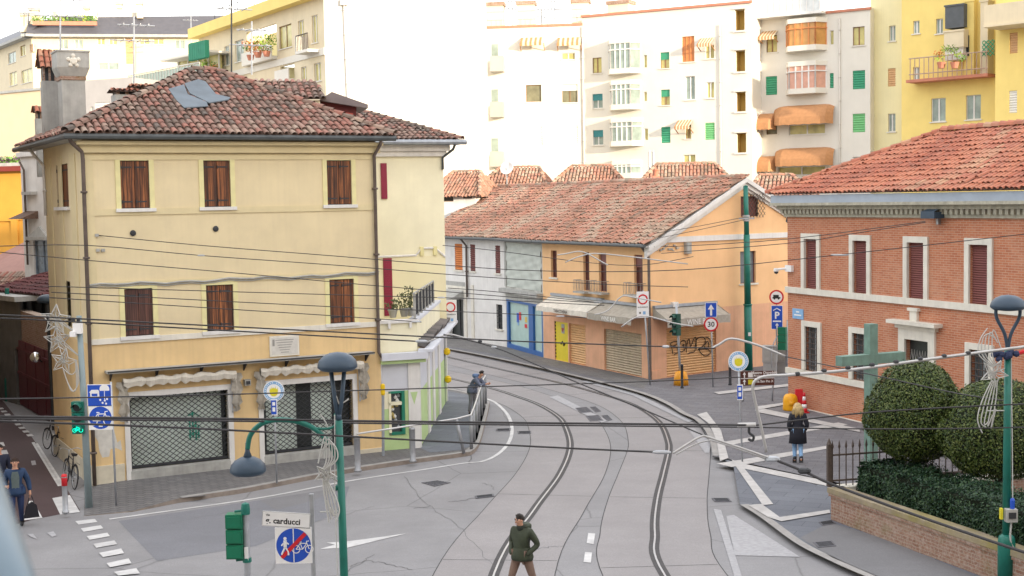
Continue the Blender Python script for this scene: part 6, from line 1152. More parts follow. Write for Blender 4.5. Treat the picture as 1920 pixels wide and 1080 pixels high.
def leafquad(b,p,nr,size):
    d=(nr+Vector((rng.gauss(0,.55),rng.gauss(0,.55),rng.gauss(0,.55)))).normalized(); e=d.orthogonal().normalized(); a=rng.random()*6.28; g=d.cross(e); u=e*cos(a)+g*sin(a); v=d.cross(u); s=size*rng.uniform(.65,1.25)
    b.cr=min(.999,max(.001,rng.random()**1.3)); b.add([p-u*s,p+v*s*.5,p+u*s,p-v*s*.5],[(0,1,2,3)])
def topiary(lab, base, zc, R, hz_b, hz_t, nl=26000):
    t=thing('topiary_tree',lab,'tree',base,0,'clipped dome trees'); b=MB(); top=base+Vector((.02,.03,zc-hz_b*.6)); b.tube([base,base+Vector((.02,0,.5)),top],[.14,.12,.1],8)
    for k in range(5): a=k*1.26; b.tube([top-Vector((0,0,.3)),top+Vector((.7*cos(a),.7*sin(a),.5))],[.05,.02],5)
    b.build('trunk',BARK,t); b=MB(); c=base+Vector((0,0,zc))
    def surf(th,ph,k=1):
        s=sin(ph); x=cos(th)*s; y=sin(th)*s; z=cos(ph); r=R*k*(1+.035*sin(3*th+1.3*base.x)+.03*sin(5*ph+2*th)+.02*sin(9*th+7*ph))
        zz=z*(hz_t if z>0 else hz_b)*k; 
        if z<0: r*=1.0+.06*(-z)
        return c+Vector((x*r*(1.08 if z<.3 else 1),y*r,zz))
    vs=[];n=20;m=12
    for j in range(m+1):
        for i in range(n): vs.append(surf(2*pi*i/n,.02+(pi-.04)*j/m,.9))
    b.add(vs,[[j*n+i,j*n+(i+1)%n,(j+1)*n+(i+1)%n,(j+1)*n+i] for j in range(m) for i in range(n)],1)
    for _ in range(nl):
        th=rng.random()*2*pi; z=rng.uniform(-.97,1); ph=math.acos(z); k=.96+.05*rng.random()+(.05 if rng.random()<.03 else 0); p=surf(th,ph,k); leafquad(b,p,(p-c).normalized(),.032)
    b.cr=0; b.build('crown',[TOPI,CORE],t)
topiary('clipped dome tree nearer the wooden cross',Vector((9.64,31.7,.12)),2.62,1.1,1.15,1.28); topiary('clipped dome tree behind the green lamp post',Vector((11.15,30.4,.12)),2.35,1.3,1.05,1.25,26000)
# hedge as one clipped block of leaves along the wall
hd=thing('hedge','dark green clipped hedge filling the walled garden','hedge',gf.A,gf.rz); b=gf.mb(); hl=11.5; hw_=1.35; hh=1.5
def hsurf(u,s):
    """s 0..1 runs front-bottom, front, top, back"""
    w=.06*sin(u*2.1)+.05*sin(u*5.3+1)+.04*sin(u*.8)
    if s<.4: return Vector((u,.55+w,.75+(hh-.9)*s/.4+.0)),Vector((0,-1,.15))
    k=(s-.4)/.6; return Vector((u,.55+w+hw_*k,hh+.05*sin(u*3.3+k*4)+.04*sin(u*7))),Vector((0,-.1,1))
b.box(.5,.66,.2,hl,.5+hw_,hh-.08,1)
for _ in range(46000):
    u=.38+(hl-.38)*rng.random(); p,nr=hsurf(u,rng.random()); p=p+Vector((rng.gauss(0,.04),rng.gauss(0,.05),rng.gauss(0,.05))); leafquad(b,p.copy(),nr,.034)
for _ in range(5000):
    y=.55+hw_*rng.random(); z=.5+(hh-.45)*rng.random(); leafquad(b,Vector((.4+.06*sin(y*4+z*3)+rng.gauss(0,.04),y,z)),Vector((-1,0,.2)),.045)
b.cr=0
# leafquad works in the wall's own frame, so normals turn with it
b.build('foliage',[HEDG,CORE],hd)
# cross
p=Vector((0,37.5,0)); c=D(1633,672,p.y); base=Vector((c.x,p.y,.12)); t=thing('wooden_cross','weathered green wooden cross standing behind the clipped tree','cross',base,.42); b=MB(WM[t.name]); zt=D(1634,607,p.y).z-.12; zb_=c.z-.12
CROSS=M('weathered copper green boards',(.17,.28,.235),.75,.2,3,.3,30,streak=.5,dirt=.4,dcol=(.12,.15,.13)); b.box(-.14,-.13,0,.14,.13,zt); b.build('upright',CROSS,t); b=MB(WM[t.name]); b.box(-1.12,-.14,zb_-.15,1.12,.14,zb_+.13); b.build('crossbeam',CROSS,t)
# ================================================================ overhead wires
WK=M('black overhead wire',(.035,.033,.035),.6); WH=M('pale steel tube',(.46,.455,.45),.4,.08,8,.03,50,.4)
def wire(lab, pts, y0, y1, r, mat=WK, marks=(), cat='wire', nm='overhead_wire'):
    x0,x1=pts[0][0],pts[-1][0]; Y=lambda x: y0+(y1-y0)*(x-x0)/(x1-x0 or 1)
    P=[D(x,y,Y(x)) for x,y in pts]; t=thing(nm,lab,cat,P[0],0,'overhead tram wires' if cat=='wire' else None); b=MB(); b.tube(spl(P,4) if len(P)>2 else P,r,6); b.build('cable' if mat is WK else 'tube',mat,t,True)
    for k,(x,y,s) in enumerate(marks):
        q=D(x,y,Y(x)); b=MB(); dq=(D(x+4,y-(.488 if mat is WH else 0),Y(x+4))-q).normalized(); kk=1.4 if mat is WH else 2.2; b.tube([q-dq*s,q-dq*(s*.6),q+dq*(s*.6),q+dq*s],[r,r*kk,r*kk,r],7); b.build('insulator',DARK if mat is WH or k%2 else STEEL,t)
    return t
T_=.011
wire('topmost thin wire, anchored on the cream wall and sagging across to the brick building',[(182,441),(376,460),(640,481),(833,497),(1020,508),(1280,506),(1570,478),(1930,438)],38,36,T_,marks=((1575,478,.25),))
wire('second thin wire from the top across the cream wall',[(-20,462),(163,460),(377,479),(640,498),(887,518),(1133,533),(1290,538)],34,40,T_,marks=((377,479,.1),))
wire('third thin wire from the top crossing the cream wall',[(-20,471),(163,488),(443,512),(640,530),(827,546),(1010,561),(1150,569)],34,40,T_)
wire('fourth thin wire from the top just above the lower shutters',[(90,537),(167,539),(640,553),(827,558),(927,562),(1133,573)],33,40,T_,marks=((827,558,.12),))
wire('wire crossing the upper part of the lower shutters',[(96,548),(640,576),(827,583),(1033,592),(1100,596)],32,40,T_,marks=((1050,593,.15),))
wire('wire crossing the middle of the lower shutters',[(93,558),(387,577),(640,593),(790,604)],31,36,T_,marks=((780,603,.15),))
wire('upper wire of the pair crossing the bottom of the lower shutters',[(-20,590),(60,593),(287,605),(640,623),(833,633),(1000,641),(1280,651),(1340,653)],27,33,.016,marks=((1248,650,.1),))
wire('lower wire of the pair crossing the bottom of the lower shutters',[(-20,596),(60,599),(287,612),(640,632),(800,641)],27,31,.016,marks=((790,640,.15),))
wire('black wire sagging across the shop fronts at the height of the round badge',[(-20,748),(180,745),(480,738),(640,733),(973,723),(1220,715),(1390,707)],25,36,.014)
wire('thick upper cable of the pair crossing the shops and the tram lanes',[(-20,781),(480,786),(640,789),(1000,793),(1405,797)],19,25,.019)
wire('thick lower cable of the pair crossing the shops and the tram lanes',[(-20,785),(480,790),(640,793),(1000,797),(1405,801)],19.3,25.3,.014)
wire('cable running below the thick pair to the clamp over the right rail',[(-20,789),(239,798),(480,809),(1000,837),(1236,848)],18,24,.016,marks=((1240,848,.2),))
wire('cable rising from the clamp across the woman in the black coat to the right',[(1405,797),(1430,796),(1600,776),(1760,765),(1930,757)],25,26,.015)
wire('level cable crossing the clipped trees on the right',[(1405,801),(1600,804),(1760,804),(1930,801)],25.3,26,.013)
wire('diagonal black wire over the tram lanes with two knobs',[(832,627),(926,651),(1020,690),(1089,720),(1200,765),(1300,808),(1340,824)],36,26,.016,marks=((926,651,.12),(900,640,.08)))
wire('heavy black cable running down along the garden wall',[(1440,857),(1510,885),(1560,908),(1700,960),(1880,1022),(1940,1042)],25,21,.027,marks=((1448,861,.16),(1508,883,.13)))
wire('thin wire from the mast bracket down across the clipped trees',[(1470,668),(1590,693),(1690,715),(1797,738),(1890,752)],35,27,.014)
wire('upper thin wire of two strung to the anchor under the floodlight',[(1240,462),(1287,461),(1480,448),(1735,415)],50,40,.012)
wire('lower thin wire of two strung to the anchor under the floodlight',[(1240,475),(1480,456),(1600,438),(1735,417)],50,40,.012)
wire('upper of two faint wires from the gable to the mast collar',[(1226,438),(1310,424),(1396,407)],57,60,.012); wire('lower of two faint wires from the gable to the mast collar',[(1232,447),(1310,431),(1396,412)],57,60,.012)
wire('faint wire sagging across the sheeted and white houses',[(830,460),(930,470),(1100,492),(1204,497),(1300,481)],48,52,.012)
wire('faint wire below the balconettes of the apricot house',[(840,540),(940,548),(1120,567)],45,45,.012,marks=((1120,567,.15),))
wire('white curved steady arm above the tagged shutter corner with long tube to the right',[(1335,653),(1350,645),(1372,635),(1420,647),(1472,668)],34,34,.03,WH,cat='arm',nm='steady_arm')
wire('white steady arm over the right tram rail',[(1262,850),(1290,832),(1314,819),(1335,822),(1450,861)],24.5,25,.024,WH,cat='arm',nm='steady_arm'); wire('thinner lower steady arm over the right tram rail',[(1268,852),(1300,835),(1325,827),(1345,829),(1440,862)],24.7,25,.014,WH,cat='arm',nm='steady_arm')
wire('long white banded tube over the hedge bending down to a black tip',[(1437,848),(1427,800),(1414,745),(1412,722),(1420,711),(1440,705),(1480,703),(1600,693),(1760,671),(1930,649)],24,25,.028,WH,tuple((x,703-(x-1480)*.122 if x>1480 else 704,.045) for x in (1495,1545,1590,1635,1680,1725,1770,1815)),cat='arm',nm='banded_tube')
for i,(pts,y,lab) in enumerate(((((1290,495),(1133,476),(1090,480),(1060,492)),46,'pale bracket arm at the top of the apricot long wall'),(((1045,478),(1060,476),(1092,472),(1130,492),(1140,497)),45,'upper pale bracket over the middle shutters of the apricot house'),(((1115,590),(1140,582),(1165,556),(1190,558),(1240,567)),44,'pale bracket over the awnings of the apricot house'),(((800,642),(830,630),(845,627),(870,633),(895,640)),36,'pale bracket at the tip of the pale green shop'),(((1165,613),(1190,596),(1215,593),(1260,605),(1300,612)),42,'pale bracket above the bar corner awning'))):
    pts=sorted(pts); wire(lab,pts,y,y,.02,WH,cat='bracket',nm='wire_bracket')
c=D(1385,797,25); t=thing('wire_clamp','pale clamp with a dark hook joining the thick cables over the plaza','clamp',c); b=MB(Matrix.Translation(c)); b.tube([(-.02,0,0),(.32,0,0)],.045,8,0); b.tube(spl([(.2,0,-.03),(.2,0,-.15),(.28,0,-.22),(.26,0,-.3),(.18,0,-.27)],4),.025,6,1); b.build('clamp_body',[WH,DARK],t)
# ================================================================ bicycles
def make_bike(loc, rz, lab, col):
    t=thing('bicycle',lab,'bicycle',loc,rz,'bicycles leaning in the alley'); W_=WM[t.name] @ Matrix.Rotation(rad(6),4,'Y')
    R=.335; fr=M(col[0],col[1],.35,.1,5,.03)
    for y in (-.53,.53):
        b=MB(W_); b.tube([(0,y+R*cos(a*pi/12),R+R*sin(a*pi/12)) for a in range(25)],.019,5,0,False); w=b.build('wheel',RUBBER,t,True)
        b=MB(W_); b.tube([(0,y+R*.93*cos(a*pi/12),R+R*.93*sin(a*pi/12)) for a in range(25)],.01,4,0,False)
        for k in range(14): a=k*pi/7; b.tube([(.02*(-1)**k,y,R),(0,y+R*.93*cos(a),R+R*.93*sin(a))],.0025,3,0,False)
        b.lathe([(.025,-.04),(.025,.04)],(0,y,R),8,0,(1,0,0)); b.build('rim',STEEL,w)
        b=MB(W_); b.tube([(0,y+.37*cos(a*pi/12),R+.37*sin(a*pi/12)) for a in range(3,13)],.022,4,0,False); b.build('mudguard',fr,t)
    P=dict(bb=(0,-.08,.3),st=(0,-.2,.78),hd=(0,.36,.82),hb=(0,.39,.68),ra=(0,-.53,R),fa=(0,.53,R)); b=MB(W_)
    for p,q,r in (('bb','st',.017),('st','hd',.016),('bb','hb',.019),('hd','hb',.02),('bb','ra',.011),('st','ra',.01)): b.tube([P[p],P[q]],r,6)
    for s in (-.045,.045): b.tube([P['hb'],(s,.44,.6),(s,.53,R)],.011,5)
    b.tube([(0,-.2,.78),(0,-.23,.92)],.013,6); b.tube([(-.1,-.6,.7),(-.1,-.2,.7)],.008,4); b.tube([(.1,-.6,.7),(.1,-.2,.7)],.008,4); b.build('frame',fr,t)
    b=MB(W_); b.tube(spl([(-.29,.18,1.03),(-.22,.33,1.05),(-.05,.37,1.0),(0,.36,.98),(.05,.37,1.0),(.22,.33,1.05),(.29,.18,1.03)],4),.012,6); b.tube([(0,.36,.8),(0,.36,1.0)],.014,6); b.build('handlebar',STEEL,t,True)
    b=MB(W_); b.add([(-.03,-.02,.96),(.03,-.02,.96),(.1,-.3,.97),(-.1,-.3,.97),(-.02,-.02,.91),(.02,-.02,.91),(.06,-.3,.9),(-.06,-.3,.9)],[(0,1,2,3),(7,6,5,4),(0,4,5,1),(1,5,6,2),(2,6,7,3),(3,7,4,0)]); b.build('saddle',RUBBER,t)
    b=MB(W_); b.lathe([(.09,-.01),(.09,.01)],(.03,-.08,.3),12,0,(1,0,0)); b.tube([(.06,-.08,.3),(.06,-.02,.15)],.008,4); b.box(.03,-.05,.13,.11,.02,.16); b.tube([(-.06,-.08,.3),(-.06,-.14,.45)],.008,4); b.box(-.11,-.17,.44,-.03,-.1,.47); b.build('crank',DARK,t); return t
a,c=G(116,907),G(146,916); rzb=atan2(.52,.86)
b1=make_bike((a+c)/2+Vector((0,0,.01)),rzb,'black bicycle with curved handlebar leaning nearest the corner pole',('black bicycle paint',(.015,.016,.02)))
b2=dup(b1,G(113,860),rzb+.12,'dark bicycle leaning in the middle of the three by the alley wall'); b3=dup(b1,G(100,845),rzb+.2,'dark bicycle leaning farthest down the alley wall')
# ================================================================ people
def skin(name, V, E, mats, parent, M_, sub=2, extra=None, mat_by=None):
    """grow one continuous surface over a joint graph: V = {joint:(x,y,z,r)}"""
    ks=list(V); me=bpy.data.meshes.new('s'); me.from_pydata([V[k][:3] for k in ks],[(ks.index(a),ks.index(b)) for a,b in E],[]); o=bpy.data.objects.new('s',me); COL.objects.link(o)
    m=o.modifiers.new('k','SKIN'); m.use_smooth_shade=True
    lay=me.skin_vertices[0].data if me.skin_vertices else None
    if lay is None:
        bpy.context.view_layer.objects.active=o; lay=me.skin_vertices[0].data
    for i,k in enumerate(ks): r=V[k][3]; lay[i].radius=(r if not isinstance(r,tuple) else r[0], r if not isinstance(r,tuple) else r[1]); lay[i].use_root=(i==0)
    s=o.modifiers.new('u','SUBSURF'); s.levels=s.render_levels=sub
    dg=bpy.context.evaluated_depsgraph_get(); ev=bpy.data.meshes.new_from_object(o.evaluated_get(dg)); b=MB(M_); b.add([v.co for v in ev.vertices],[list(p.vertices) for p in ev.polygons],0)
    if extra: extra(b)
    bpy.data.objects.remove(o); bpy.data.meshes.remove(me); bpy.data.meshes.remove(ev); return b.build(name,mats,parent,True)
HAIRD=M('dark hair',(.02,.014,.011),.6,.3,20,.3,80); HAIRB=M('blonde hair',(.5,.36,.17),.6,.3,20,.4,80); SHOE=M('black shoes',(.02,.02,.022),.5)
def person(lab, loc, rz, J, top, legs, hair, jl, coat=False, long=False, fingers=('L','R'), shoe=SHOE, bulk=1.0, collar=None, female=False):
    """J: joints that differ from the standing pose; the figure faces local -Y"""
    t=thing('person',lab,'person',loc,rz); W_=WM[t.name]
    p=dict(pel=(0,0,.94),spi=(0,0,1.14),che=(0,0,1.34),nek=(0,.01,1.47),hd0=(0,-.01,1.55),hd1=(0,-.02,1.62),hd2=(0,-.015,1.69),hpL=(.1,0,.92),knL=(.1,-.02,.5),anL=(.1,.02,.09),toL=(.12,-.13,.035),hpR=(-.1,0,.92),knR=(-.1,-.02,.5),anR=(-.1,.02,.09),toR=(-.12,-.13,.035),
        shL=(.19,.01,1.41),elL=(.25,.03,1.13),wrL=(.25,-.03,.88),haL=(.25,-.06,.8),shR=(-.19,.01,1.41),elR=(-.25,.03,1.13),wrR=(-.25,-.03,.88),haR=(-.25,-.06,.8)); p.update(J)
    r=dict(pel=.125,spi=.115,che=.135,nek=.06,hd0=.055,hd1=.078,hd2=.085,hpL=.1,knL=.062,anL=.042,toL=.022,hpR=.1,knR=.062,anR=.042,toR=.022,shL=.062,elL=.043,wrL=.03,haL=.034,shR=.062,elR=.043,wrR=.03,haR=.034)
    if female: r.update(spi=.1,che=.12,pel=.13)
    E=[('pel','spi'),('spi','che'),('che','nek'),('nek','hd0'),('hd0','hd1'),('hd1','hd2')]+[(a+s,b+s) for s in 'LR' for a,b in (('hp','kn'),('kn','an'),('an','to'),('sh','el'),('el','wr'),('wr','ha'))]+[('pel','hpL'),('pel','hpR'),('che','shL'),('che','shR')]
    hd=Vector(p['hd1']); up_=(Vector(p['hd2'])-Vector(p['hd0'])).normalized(); fw=Vector(p.get('face',(0,-1,0))); fw=(fw-up_*fw.dot(up_)).normalized(); sd_=fw.cross(up_)
    def face(b):
        b.cm=0; c=hd+up_*.025
        b.add([c+fw*.082+up_*.03,c+fw*.115-up_*.03,c+fw*.08-up_*.035+sd_*.018,c+fw*.08-up_*.035-sd_*.018],[(0,1,2),(0,3,1),(1,3,2)])
        for s in (-1,1):
            b.lathe([(.0,-.012),(.013,-.004),(.013,.006),(0,.012)],c+fw*.069+sd_*(.032*s)+up_*.022,8,1); b.tube([c+fw*.076+sd_*(.018*s)+up_*.045,c+fw*.066+sd_*(.05*s)+up_*.043],.006,4,2)
            b.lathe([(.0,-.012),(.022,-.008),(.026,.004),(.0,.012)],c+sd_*(.088*s)-fw*.005,8,0,sd_)
        b.tube([c+fw*.083-up_*.062-sd_*.024,c+fw*.089-up_*.06,c+fw*.083-up_*.062+sd_*.024],.007,4,3)
        for s in fingers:
            w_,h_=Vector(p['wr'+s]),Vector(p['ha'+s]); d=(h_-w_).normalized(); q=d.cross(Vector((1,0,0))); q=q.normalized() if q.length>.1 else Vector((0,1,0)); n=d.cross(q)
            for k in range(4): o_=h_+q*(-.028+.019*k)+d*.01; l=(.062,.072,.068,.052)[k]; b.tube([o_,o_+d*l*.5+n*.006,o_+d*l*.85+n*.022],[.01,.009,.007],5,0)
            o_=h_-q*.03-d*.03; b.tube([o_,o_-q*.025+d*.03,o_-q*.02+d*.055+n*.012],[.011,.01,.008],5,0)
    V={k:(*p[k],r[k]) for k in r}
    for s in 'LR': V['to'+s]=(*Vector(p['an'+s]).lerp(Vector(p['to'+s]),.45),.02); V['an'+s]=(*p['an'+s],.034)
    skin('body',V,E,[SKIN,SGNK,HAIRD,M('lips',(.4,.16,.13),.5)],t,W_,2,face)
    # trousers, shoes
    g=1.12; V={k:(*p[k],r[k]*g+.006) for k in ('pel','hpL','knL','anL','hpR','knR','anR')}; V['pel']=(*p['pel'],r['pel']*1.08+.01)
    skin('trousers',V,[('pel','hpL'),('pel','hpR'),('hpL','knL'),('knL','anL'),('hpR','knR'),('knR','anR')],legs,t,W_)
    for s in 'LR':
        a_,c_=Vector(p['an'+s]),Vector(p['to'+s]); V=dict(a=(*(a_+Vector((0,.03,-.035))),.06),b=(*((a_+c_)/2+Vector((0,0,-.01))),.058),c=(*(c_+Vector((0,-.02,0))),.048)); E2=[('a','b'),('b','c')]
        if female: V['d']=(*(a_.lerp(Vector(p['kn'+s]),.35)),.06); E2.append(('a','d'))
        skin('shoe',V,E2,shoe,t,W_,1)
    # jacket
    V={k:(*p[k],r[k]*1.2*bulk+.012) for k in ('spi','che','shL','elL','shR','elR')}; V['pel']=(p['pel'][0],p['pel'][1],p['pel'][2]-.02,r['pel']*1.12*bulk+.02); V['nek']=(*p['nek'],.078)
    for s in 'LR': V['wr'+s]=(*Vector(p['el'+s]).lerp(Vector(p['wr'+s]),.95),.042*bulk+.004)
    E=[('pel','spi'),('spi','che'),('che','nek'),('che','shL'),('che','shR'),('shL','elL'),('elL','wrL'),('shR','elR'),('elR','wrR')]
    if not fingers:
        for s in 'LR': V['ha'+s]=(*p['ha'+s],.058); E.append(('wr'+s,'ha'+s))
    if coat: pass
    V={k:V[k] for k in ['pel']+[q for q in V if q!='pel']}
    def quilt(b):
        if coat:
            c=Vector(p['pel']); vs=[]; n=18; hs=((.2,.19,.15),(.05,.235,.19),(-.12,.25,.2),(-.34,.265,.21),(-.35,.22,.17))
            for h,rx,ry in hs: vs+=[c+Vector((rx*cos(2*pi*k/n)*(1+.03*sin(k*3+h*9)),ry*sin(2*pi*k/n),h)) for k in range(n)]
            b.add(vs,[[j*n+i,j*n+(i+1)%n,(j+1)*n+(i+1)%n,(j+1)*n+i][::-1] for j in range(4) for i in range(n)])
        if not coat:
            c=Vector(p['pel']); vs=[]; n=18; hs=((.16,.17,.15),(.04,.225,.185),(-.04,.24,.195),(-.1,.235,.19),(-.105,.18,.15))
            for h,rx,ry in hs: vs+=[c+Vector((rx*cos(2*pi*k/n)*(1+.03*sin(k*3+h*40)),ry*sin(2*pi*k/n),h)) for k in range(n)]
            b.add(vs,[[j*n+i,j*n+(i+1)%n,(j+1)*n+(i+1)%n,(j+1)*n+i][::-1] for j in range(4) for i in range(n)])
        if collar: 
            c=Vector(p['nek']); b.lathe([(.1,-.04),(.115,.0),(.105,.06),(.085,.07)],c,14,1)
    skin('jacket' if not coat else 'coat',V,E,[top,collar or top],t,W_,2,quilt)
    b=MB(W_); c=hd+up_*.045-fw*.012; vs=[]; n=14; m=7
    for j in range(m+1):
        for i in range(n):
            a_=2*pi*i/n; ph=(.0+j/m*(1.75 if not long else 1.9)); s=sin(ph); d=(sd_*cos(a_)*s-fw*sin(a_)*s+up_*cos(ph)); fr_=-sin(a_)*s
            k=.108+(.012 if long else 0)+.006*sin(i*3+j*2)
            if fr_>.35 and ph>.72: k=.06
            vs.append(c+d*k*(1 if not long else 1.08))
    b.add(vs,[[j*n+i,j*n+(i+1)%n,(j+1)*n+(i+1)%n,(j+1)*n+i] for j in range(m) for i in range(n)])
    if long:
        for k in range(60): a_=rng.uniform(.25,pi-.25); q=c+sd_*cos(a_)*.1-fw*abs(sin(a_))*.105+up_*rng.uniform(-.02,.06); l=rng.uniform(.16,.3); b.tube([q,q-up_*l*.5+sd_*cos(a_)*.05-fw*.03,q-up_*l+sd_*cos(a_)*.07*rng.uniform(.4,1.4)-fw*.02],[.022,.02,.006],5)
    b.build('hair',hair,t,True); return t
# walking man
yw=26.3; c=D(979,1040,yw); OLV=M('olive puffer jacket',(.035,.045,.025),.6,.2,9,.4,14); 
wm=person('man in an olive padded jacket and brown trousers striding over the tram rail',Vector((c.x,yw,0)),rad(-34),dict(hpL=(.1,0,.92),knL=(.2,.06,.5),anL=(.3,.26,.13),toL=(.28,.14,.03),knR=(-.17,-.14,.5),anR=(-.24,-.2,.1),toR=(-.28,-.34,.06),elL=(.31,.12,1.15),wrL=(.2,-.06,1.0),haL=(.15,-.1,.95),elR=(-.3,.1,1.15),wrR=(-.21,-.08,.98),haR=(-.17,-.1,.92),hd0=(-.01,-.04,1.55),hd1=(-.015,-.065,1.62),hd2=(-.015,-.06,1.69),face=(-.25,-.9,-.3)),OLV,M('brown trousers',(.19,.125,.095),.8,.15,6,.2,40),HAIRD,None,bulk=1.12,collar=M('dark hood lining',(.02,.025,.018),.8),fingers=())
b=MB(WM[wm.name])
b.lathe([(.1,-.03),(.15,.02),(.15,.08),(.1,.12),(.05,.1)],(0,.09,1.44),14); b.build('hood',OLV,wm,True)
# man leaning on the guard rail
p=G(891,777,.12); lm=person('man in a blue grey hooded jacket leaning on the guard railing at the corner',p,rad(68),dict(pel=(0,.1,.92),spi=(0,.04,1.1),che=(0,-.1,1.27),nek=(0,-.19,1.38),hd0=(0,-.24,1.44),hd1=(0,-.29,1.5),hd2=(0,-.31,1.57),hpL=(.1,.1,.9),hpR=(-.1,.1,.9),knL=(.11,.04,.48),knR=(-.1,.12,.49),anL=(.11,.12,.09),anR=(-.1,.2,.09),toL=(.12,-.03,.035),toR=(-.11,.05,.035),shL=(.18,-.12,1.32),shR=(-.18,-.12,1.32),elL=(.2,-.3,1.12),elR=(-.2,-.3,1.12),wrL=(.08,-.48,1.16),wrR=(-.06,-.5,1.16),haL=(.03,-.55,1.17),haR=(-.02,-.58,1.18),face=(0,-.9,-.45)),M('blue grey jacket',(.12,.14,.2),.75,.15,8,.3,20),M('grey trousers',(.2,.2,.22),.8,.12),HAIRD,None,bulk=1.12)
b=MB(WM[lm.name]); b.lathe([(.09,-.05),(.14,.0),(.13,.08),(.07,.1)],(0,-.06,1.42),12); b.build('hood',M('blue hood',(.12,.19,.34),.8),lm,True)
# blonde woman walking away
p=G(1496,868,.12); CO=M('black navy coat',(.012,.013,.022),.75,.2,8,.2,30)
person('blonde woman in a dark knee length coat and pale jeans walking away across the plaza',p,rad(176),dict(knL=(.08,-.1,.5),anL=(.09,.0,.09),toL=(.09,-.15,.035),knR=(-.08,.0,.5),anR=(-.06,.26,.16),toR=(-.07,.16,.06),elL=(.27,.08,1.13),wrL=(.22,-.08,.96),haL=(.2,-.12,.93),elR=(-.27,.08,1.13),wrR=(-.22,-.08,.96),haR=(-.2,-.12,.93)),CO,M('pale blue jeans',(.22,.38,.6),.8,.15,8,.2,40),HAIRB,None,coat=True,long=True,female=True,fingers=(),bulk=1.12)
# woman with the bag, and the figure behind her
p=G(33,988,.006); DK=M('dark blue jacket',(.015,.04,.1),.7,.2,6,.2,30)
wv=person('short haired woman in a blue jacket carrying a black bag at the alley mouth',p,rad(18),dict(elR=(-.27,.05,1.13),wrR=(-.22,-.2,1.08),haR=(-.17,-.27,1.1),elL=(.3,.04,1.14),wrL=(.33,-.02,.88),haL=(.33,-.03,.79),knR=(-.1,-.12,.52),anR=(-.1,-.1,.09),toR=(-.11,-.25,.04),knL=(.1,.02,.5),anL=(.1,.16,.1),toL=(.1,.03,.035)),DK,M('navy trousers',(.02,.035,.1),.8,.15),M('brown short hair',(.04,.022,.016),.7,.3,20,.3,60),None,bulk=1.2,female=True)
b=MB(WM[wv.name]); b.add([(x*k,-.155-.02*(1-abs(x)/.1)*k,z) for z,k in ((1.0,.9),(1.15,.9),(1.3,1.0),(1.44,.7)) for x in (-.1,0,.1)],[(3*j+i,3*j+i+1,3*j+i+4,3*j+i+3) for j in range(3) for i in range(2)]); b.build('jumper',M('grey green jumper',(.1,.13,.13),.9,.1,10,.2,60),wv,True)
hp=WM[wv.name] @ Vector((.34,-.03,.74)); t=thing('handbag','black bag hanging from the hand of the woman in blue','bag',hp); b=MB(WM[t.name] @ Matrix.Rotation(.5,4,'Z')); b.prism([(-.19,-.05,-.52),(.19,-.05,-.52),(.13,-.05,-.2),(.03,-.05,-.12),(-.1,-.05,-.2)],(0,.1,0)); b.tube(spl([(-.08,0,-.2),(-.04,0,-.02),(0,0,.03),(.04,0,-.02),(.08,0,-.2)],4),.012,5); b.build('body',M('black bag leather',(.012,.012,.018),.5),t)
person('figure in dark clothes partly hidden behind the woman with the bag',G(3,955,.006),rad(12),{},M('dark navy coat',(.012,.016,.035),.8),M('black trousers',(.015,.015,.02),.8),HAIRD,None,bulk=1.2)
# ================================================================ the shaded alley
lsx=ls
fs=Fac(gpt(48,61),gpt(112,59)); t=thing('white_side_house','narrow white house with an ornate balcony window behind the cream flank','house',fs.A,fs.rz); r=fs.rect(64,450,94,540); r=(max(.2,r[0]),min(fs.L-.15,r[1]),r[2],r[3])
b=fs.mb(); wallgrid(b,fs.L,10.9,[r],.2); b.poly([(fs.L,0,0),(fs.L,1,0),(fs.L,1,10.9),(fs.L,0,10.9)],0); b.poly([(0,0,0),(0,0,10.9),(0,4,10.9),(0,4,0)],0); b.box(-.1,-.15,10.4,fs.L,0,10.6,0); b.build('wall',WALLW,t)
w=win_plain(fs,t,r,(2,1),.1,M('blue grey old frame',(.2,.25,.32),.6),M('leaded glass',(.12,.16,.2),.2,.4,6,0),.12); b=fs.mb(); b.box(r[0]-.15,-.3,r[3],r[1]+.1,0,r[3]+.15); b.prism([(r[0]-.1,-.2,r[3]+.15),(r[1]+.1,-.2,r[3]+.15),((r[0]+r[1])/2,-.1,r[3]+.6)],(0,.2,0)); b.build('hood_mould',CONC,w); b=fs.mb(); b.box(r[0]-.1,-.25,r[2]-.2,r[1]+.1,0,r[2]); b.build('sill',CONC,w)
z=fs.uz(85,410)[1]; b=fs.mb(); b.prism([(.3,-.9,z),(.3,0,z+.35),(.3,0,z)],(1.1,0,0)); b.build('tiled_canopy',TGAP,t); pipe(fs,t,[(.45,-.3,10.2),(.45,-.09,9.8),(.45,-.09,5.5)],.05,PIPE); b=fs.mb(); z=fs.uz(85,361)[1]; b.box(.5,-.3,z-.08,1.4,0,z+.06); b.build('ledge',CONC,t)
ga=Fac(G(40,758),G(112,800)); t=thing('alley_brick_wall','crumbling brick wall above the red gate in the alley','wall',ga.A,ga.rz); b=ga.mb(); b.box(0,0,0,ga.L+1.0,.4,3.9); b.build('wall',BRICKO,t)
t=thing('red_gate','dark red double gate in the alley with a round mirror above','gate',ga.A,ga.rz); zg=2.7; b=ga.mb(); RG=M('shade darkened red gate paint',(.11,.012,.02),.6,.15,4,.1,30,dirt=.3)  # gate red darkened, alley shade held in the colour
for k in range(8): u=.15+k*(ga.L-.2)/8; b.box(u,-.08-.015*(k%2),.05,u+(ga.L-.2)/8-.02,-.02,zg)
